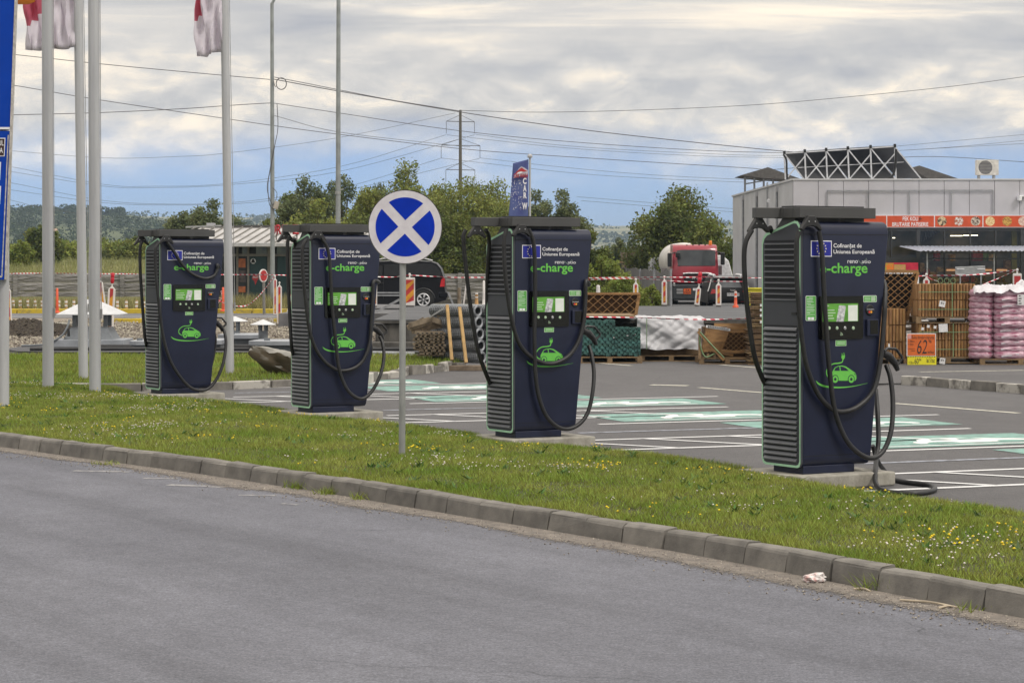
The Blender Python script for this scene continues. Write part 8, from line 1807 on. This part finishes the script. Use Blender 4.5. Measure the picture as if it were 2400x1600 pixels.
def px_tree(name, lab, px, ytop, wpx, Y, seed, mt, **kw):
    zb = slope_z(Y) if px < 700 and Y > 120 else -0.02
    return tree(name, lab, DX(px, Y), Y, DZ(ytop, Y) - zb, wpx * (1.22 if kw.get('grp') == GT else 1.0) / FPX * Y, seed, mt, zb=zb, **kw)
GT = 'trees beyond the fence'
px_tree('willow_tree', 'dark olive tree left of the tall mast', 712, 408, 130, 158, 1, m_lf2, grp=GT, n=9000, leaf=0.20)
px_tree('willow_tree', 'rounded olive tree just behind the tall mast', 800, 402, 120, 172, 2, m_lf2, grp=GT, n=8000, leaf=0.2)
px_tree('willow_tree', 'low bright green tree left of the mast above the kiosk roof', 745, 468, 140, 146, 3, m_lf1, grp=GT, n=8000, leaf=0.2)
px_tree('willow_tree', 'tallest tree with a pointed top above the round sign', 945, 376, 180, 160, 4, m_lf1, grp=GT, n=14000, leaf=0.2, dx=0.3, lobes=52)
px_tree('willow_tree', 'bright green tree in front at the left rim of the round sign', 860, 440, 150, 148, 5, m_lf1, grp=GT, n=9000, leaf=0.2)
px_tree('willow_tree', 'dense tree right of the round sign below the pylon', 1095, 420, 190, 150, 6, m_lf1, grp=GT, n=15000, leaf=0.19, zlow=0.02, lobes=60, upw=0.8)
px_tree('willow_tree', 'dense tree left of the car wash banner', 1165, 418, 150, 156, 7, m_lf1, grp=GT, n=11000, leaf=0.19, zlow=0.02, lobes=52, upw=0.8)
px_tree('willow_tree', 'grey green tree right of the banner over the charger', 1318, 438, 110, 150, 8, m_lf2, grp=GT, n=8000, leaf=0.18, zlow=0.05)
px_tree('willow_tree', 'low tree right of the banner behind the charger beam', 1255, 436, 90, 160, 9, m_lf2, grp=GT, n=6000, leaf=0.18)
px_tree('willow_tree', 'shadowy lower tree filling the gap under the round sign', 1030, 470, 150, 140, 10, m_lf3, grp=GT, n=12000, leaf=0.19, zlow=0.0)
px_tree('willow_tree', 'dark filling tree between lamp post and tall mast', 680, 452, 110, 165, 51, m_lf3, grp=GT, n=8000, leaf=0.2, zlow=0.02)
px_tree('willow_tree', 'dark filling tree at the upper left rim of the round sign', 890, 428, 130, 170, 52, m_lf2, grp=GT, n=9000, leaf=0.2, zlow=0.02)
px_tree('willow_tree', 'filling tree between round sign and pylon foot', 1020, 432, 120, 168, 53, m_lf3, grp=GT, n=9000, leaf=0.2, zlow=0.02)
px_tree('walnut_tree', 'broad walnut tree behind the red tanker truck', 1598, 450, 205, 152, 11, m_lf3, grp=GT, n=15000, leaf=0.24, zlow=0.10, lobes=56, elong=1.3, gap=0.5)
px_tree('walnut_tree', 'lower spreading tree right of the tanker beside the shop wall', 1660, 520, 120, 146, 12, m_lf3, grp=GT, n=7000, leaf=0.22, zlow=0.05)
px_tree('ash_tree', 'green tree right beside the second charger housing', 1385, 540, 80, 130, 13, m_lf3, grp=GT, n=7000, leaf=0.2, zlow=0.0)
px_tree('bushy_tree', 'dark conical bush beyond the netting fence', 1455, 560, 50, 175, 14, m_lf2, grp=GT, n=5000, leaf=0.2, zlow=0.0); px_tree('bushy_tree', 'low green bush left of the tanker tank', 1530, 570, 70, 165, 15, m_lf3, grp=GT, n=6000, leaf=0.2, zlow=0.0)
px_tree('bushy_tree', 'feathery pale shrub at the end of the netting fence', 1410, 600, 110, 104, 16, m_lf4, grp='shrubs by the slab', n=7000, leaf=0.12, zlow=0.0, cat='shrub'); px_tree('bushy_tree', 'low weedy shrub below the netting fence', 1465, 645, 110, 92, 17, m_lf4, grp='shrubs by the slab', n=4500, leaf=0.10, zlow=0.0, cat='shrub'); px_tree('bushy_tree', 'green weeds right of the lattice planter top', 1530, 668, 60, 88, 18, m_lf4, grp='shrubs by the slab', n=2500, leaf=0.10, zlow=0.0, cat='shrub')
px_tree('small_tree', 'small dark tree behind the kiosk roof at the left', 500, 468, 100, 165, 19, m_lf2, grp=GT, n=8000, leaf=0.2); px_tree('small_tree', 'lower tree at the left end of the kiosk roof', 430, 496, 85, 168, 20, m_lf2, grp=GT, n=6000, leaf=0.2)
px_tree('small_tree', 'dark round tree between the first two flagpoles', 100, 533, 90, 190, 21, m_lf3, grp='trees in the field', n=9000, leaf=0.24, zlow=0.05); px_tree('small_tree', 'light green small tree left of the first flagpole', 48, 567, 62, 178, 22, m_lf4, grp='trees in the field', n=5000, leaf=0.2, zlow=0.1)
px_tree('small_tree', 'tree beside the farthest charger at the field edge', 318, 560, 70, 230, 23, m_lf3, grp='trees in the field', n=5000, leaf=0.26, zlow=0.0)
for q, (px, yt, wp, Y, mt) in enumerate(((150, 578, 120, 215, m_lf4), (235, 572, 130, 220, m_lf4), (300, 574, 110, 218, m_lf1), (20, 580, 80, 222, m_lf2), (390, 575, 90, 225, m_lf3))):
    px_tree('hedge_bush', ['wide bush behind the first flagpoles', 'wide pale bush behind the third flagpole', 'bush left of the farthest charger', 'bush at the far left by the blue sign', 'bush hidden mostly by the farthest charger'][q], px, yt, wp, Y, 30 + q, mt, grp='bushes along the field', n=5000, leaf=0.24, zlow=0.0, cat='bush')
# hazy middle distance poplars right
for q, (px, yt, wp) in enumerate(((1450, 552, 34), (1485, 550, 40), (1520, 556, 36))):
    px_tree('poplar_tree', ['left', 'middle', 'right'][q] + ' distant blue green tree seen between charger and walnut', px, yt, wp, 520, 40 + q, m_lf2, grp='distant trees', n=2500, leaf=0.6, zlow=0.0)
# tall field grass and weeds
fgp = np.column_stack([np.random.uniform(-48, -10, 26000), 122.5 + 85 * np.random.rand(26000) ** 1.5, np.zeros(26000)]); fgp[:, 2] = [slope_z(y_) - 0.03 for y_ in fgp[:, 1]]; fgp = fgp[fgp[:, 0] < -0.095 * fgp[:, 1]]; fgp = fgp[np.abs(fgp[:, 0]) < fgp[:, 1] * 0.235]
tag(link('field_grass', np_mesh('field_grass', blades(fgp, 0.6, 0.06, 0.5), 3, mat('field grass blades', (0.30, 0.29, 0.12), 0.85, col2=(0.17, 0.19, 0.065), scale=0.25, island=0.3, transl=0.3))), 'tall yellow green grass in the field behind the fence', 'grass', kind='stuff')
wv = []
for (x0_, x1_, y0_, y1_, n, h) in ((-13.5, -4.5, 98, 108, 6000, 0.75), (-24, -14, 99, 112, 5000, 0.55), (-16, -13, 98, 101, 800, 0.5)):
    c = np.column_stack([np.random.uniform(x0_, x1_, n), np.random.uniform(y0_, y1_, n), np.zeros(n)]); wv.append(blades(c, h, 0.05, 0.9))
tag(link('dry_weeds', np_mesh('dry_weeds', np.concatenate(wv), 3, m_dry)), 'dry tan weeds in front of the kiosk and fence', 'weeds', kind='stuff')

# ------------------------------------------------------------------ hills, far woods, village, mountains
m_hill = mat('hill cover', (0.075, 0.092, 0.032), 0.95, col2=(0.035, 0.052, 0.020), scale=0.012, stretch=(1, 1, 3), detail=8, lo=0.42, hi=0.56)
m_hill2 = mat('hill fields', (0.21, 0.19, 0.095), 0.95, col2=(0.05, 0.07, 0.03), scale=0.009, stretch=(0.8, 2.0, 5), detail=5, lo=0.44, hi=0.53)
def hill(name, Y0, Y1, ridge, m, seed, amp):
    # ridge: (px, py) skyline; the slope climbs from Y0 on the plain to the skyline at Y1
    nx, ny = 160, 26; vs = []; pxs = np.linspace(-500, 2900, nx)
    for j in range(ny):
        t = j / (ny - 1)
        for px in pxs:
            Y = Y0 + (Y1 - Y0) * t; zt_ = DZ(np.interp(px, [r_[0] for r_ in ridge], [r_[1] for r_ in ridge]), Y1); x = DX(px, Y)
            z = -2 + (zt_ + 2) * (t ** 1.25) + amp * zt_ * mnoise.noise((x * 0.0035, Y * 0.003, seed)) * math.sin(math.pi * min(t * 1.0, 1)) + 0.02 * zt_ * mnoise.noise((x * 0.03, Y * 0.02, seed)) * t
            vs.append((x, Y, z))
    return tag(MB().add(vs, [(j * nx + i, j * nx + i + 1, (j + 1) * nx + i + 1, (j + 1) * nx + i) for j in range(ny - 1) for i in range(nx - 1)]).obj(name, m, smooth=60), kind='structure')
r1 = [(-500, 500), (-100, 496), (0, 494), (60, 491), (130, 499), (230, 503), (300, 505), (420, 520), (520, 530), (700, 560), (900, 600), (1200, 625), (2900, 640)]
r2 = [(-500, 505), (250, 506), (330, 506), (420, 508), (600, 509), (800, 512), (1250, 528), (1370, 529), (1450, 530), (1520, 527), (1600, 520), (1700, 525), (2400, 520), (2900, 515)]
hill('hills_near', 650, 1500, r1, m_hill, 3.0, 0.16); hill('hills_far', 1500, 3200, r2, m_hill2, 8.0, 0.12)
rw = np.random.RandomState(5); C = []
for _ in range(520):                                        # wooded patches on the slopes
    px = rw.uniform(-60, 620); t = rw.uniform(0.15, 1.0) ** 0.7; Y = 650 + 850 * t; x = DX(px, Y)
    zt_ = DZ(np.interp(px, [a[0] for a in r1], [a[1] for a in r1]), 1500); z = -2 + (zt_ + 2) * t ** 1.25 + 0.16 * zt_ * mnoise.noise((x * 0.0035, Y * 0.003, 3.0)) * math.sin(math.pi * t)
    if mnoise.noise((x * 0.012, Y * 0.009, 1.0)) < -0.12: continue
    s = rw.uniform(2.5, 5.0); d = rw.normal(0, 1, (60, 3)); d /= np.linalg.norm(d, axis=1)[:, None]; C.append(np.array([x, Y, z + s * 0.6]) + d * s * np.array([1.3, 1, 0.8]))
def ridge_trees(px0, px1, n, Y, py0, py1, s0):
    for _ in range(n):
        px = rw.uniform(px0, px1); x = DX(px, Y); z = DZ(rw.uniform(py0, py1), Y); d = rw.normal(0, 1, (90, 3)); d /= np.linalg.norm(d, axis=1)[:, None]; C.append(np.array([x, Y - 3, z]) + d * s0 * np.array([1.2, 1, 1.0]))
ridge_trees(78, 232, 44, 1490, 490, 503, 3.2); ridge_trees(243, 262, 7, 1490, 495, 504, 2.6); ridge_trees(266, 286, 9, 1490, 494, 504, 2.6); ridge_trees(0, 70, 20, 1490, 494, 502, 2.4)
tag(link('far_woods', np_mesh('far_woods', leaves(np.concatenate(C), 1.3, 1.2), 4, mat('far wood leaves', (0.045, 0.066, 0.024), 0.9, col2=(0.030, 0.044, 0.018), scale=0.02, island=0.3, transl=0.2))), 'wooded patches and ridge trees on the far hills', 'woods', kind='stuff')
C = []
for _ in range(700):
    px = rw.choice([rw.uniform(1330, 1720), rw.uniform(250, 640)]); t = rw.uniform(0.1, 1.0); Y = 1500 + 1700 * t; x = DX(px, Y); zt_ = DZ(np.interp(px, [a[0] for a in r2], [a[1] for a in r2]), 3200); z = -2 + (zt_ + 2) * t ** 1.25
    if mnoise.noise((x * 0.006, Y * 0.004, 4.0)) < 0.02: continue
    s = rw.uniform(4, 8); d = rw.normal(0, 1, (18, 3)); d /= np.linalg.norm(d, axis=1)[:, None]; C.append(np.array([x, Y, z + s * 0.5]) + d * s * np.array([1.6, 1, 0.6]))
tag(link('far_hedges', np_mesh('far_hedges', leaves(np.concatenate(C), 4.0, 1.2), 4, MATS['far wood leaves'])), 'hedge lines and copses on the farthest fields', 'woods', kind='stuff')
m_scar = mat('sandy cliff', (0.30, 0.21, 0.14), 0.95, col2=(0.2, 0.14, 0.09), scale=0.05)
for (px, py_, w_, h_, lab) in ((155, 545, 46, 15, 'bare sandy cliff patch on the hill behind the flagpoles'), (26, 535, 34, 14, 'bare sandy cliff patch on the hill at the far left')):
    Y = 700; c = W(px, py_, Y); b = MB(); vs = [(c.x, c.y - 30, c.z)]
    for q in range(18): a = 2 * math.pi * q / 18; rr = 1 + 0.35 * mnoise.noise((math.cos(a) * 2 + px, math.sin(a) * 2, 0)); vs.append((c.x + w_ / 2 * Y / FPX * rr * math.cos(a), c.y - 30 + 6 * math.sin(a) + 2, c.z + h_ / 2 * Y / FPX * rr * math.sin(a)))
    o = b.add(vs, [(0, 1 + q, 1 + (q + 1) % 18) for q in range(18)]).obj('sand_scar', m_scar); o.modifiers.new('s', 'SOLIDIFY').thickness = 6; tag(o, lab, 'cliff')
m_tile = mat('roof tile', (0.22, 0.075, 0.045), 0.9, var=0.2)
for q, (px, py_, w_, Y) in enumerate(((292, 582, 22, 480), (306, 587, 16, 460), (1500, 588, 24, 560), (1470, 592, 18, 540))):
    t = thing('far_house', ['larger far house with red roof left of the farthest charger', 'smaller far house beside it with lighter red roof', 'far red roofed house beyond the netting fence, right one', 'far red roofed house beyond the netting fence, left one'][q], 'house', (DX(px, Y), Y, 0)); k = Y / FPX; hw_ = w_ / 2 * k; ze = DZ(py_, Y)
    MB().bx(-hw_, hw_, 0, 8, 0, ze).obj('wall', m_conc, t); MB().add([(-hw_ - .4, -.4, ze), (hw_ + .4, -.4, ze), (hw_ + .4, 8.4, ze), (-hw_ - .4, 8.4, ze), (-hw_ * 0.5, 4, ze + 8 * k), (hw_ * 0.5, 4, ze + 8 * k)], [(0, 1, 5, 4), (2, 3, 4, 5), (1, 2, 5), (3, 0, 4)]).obj('roof', m_tile, t)
    for s in (-0.5, 0.5): MB().bx(s * hw_ - .5, s * hw_ + .5, -0.05, 0.0, ze - 2.2, ze - 0.9).obj('window', m_carglass, t)
# the air: one closed box of thin blue haze round everything
hz = MB().bx(-2600, 2600, -400, 3600, -6.0, 105).obj('haze', [])
mh = bpy.data.materials.new('haze'); mh.use_nodes = True; nt = mh.node_tree; nt.nodes.remove(nt.nodes['Principled BSDF']); pv = nt.nodes.new('ShaderNodeVolumePrincipled')
pv.inputs['Color'].default_value = (0.62, 0.80, 1.0, 1); pv.inputs['Density'].default_value = 0.00014; pv.inputs['Anisotropy'].default_value = 0.0
nt.links.new(pv.outputs[0], nt.nodes['Material Output'].inputs['Volume']); hz.data.materials.clear(); hz.data.materials.append(mh); tag(hz, kind='stuff')
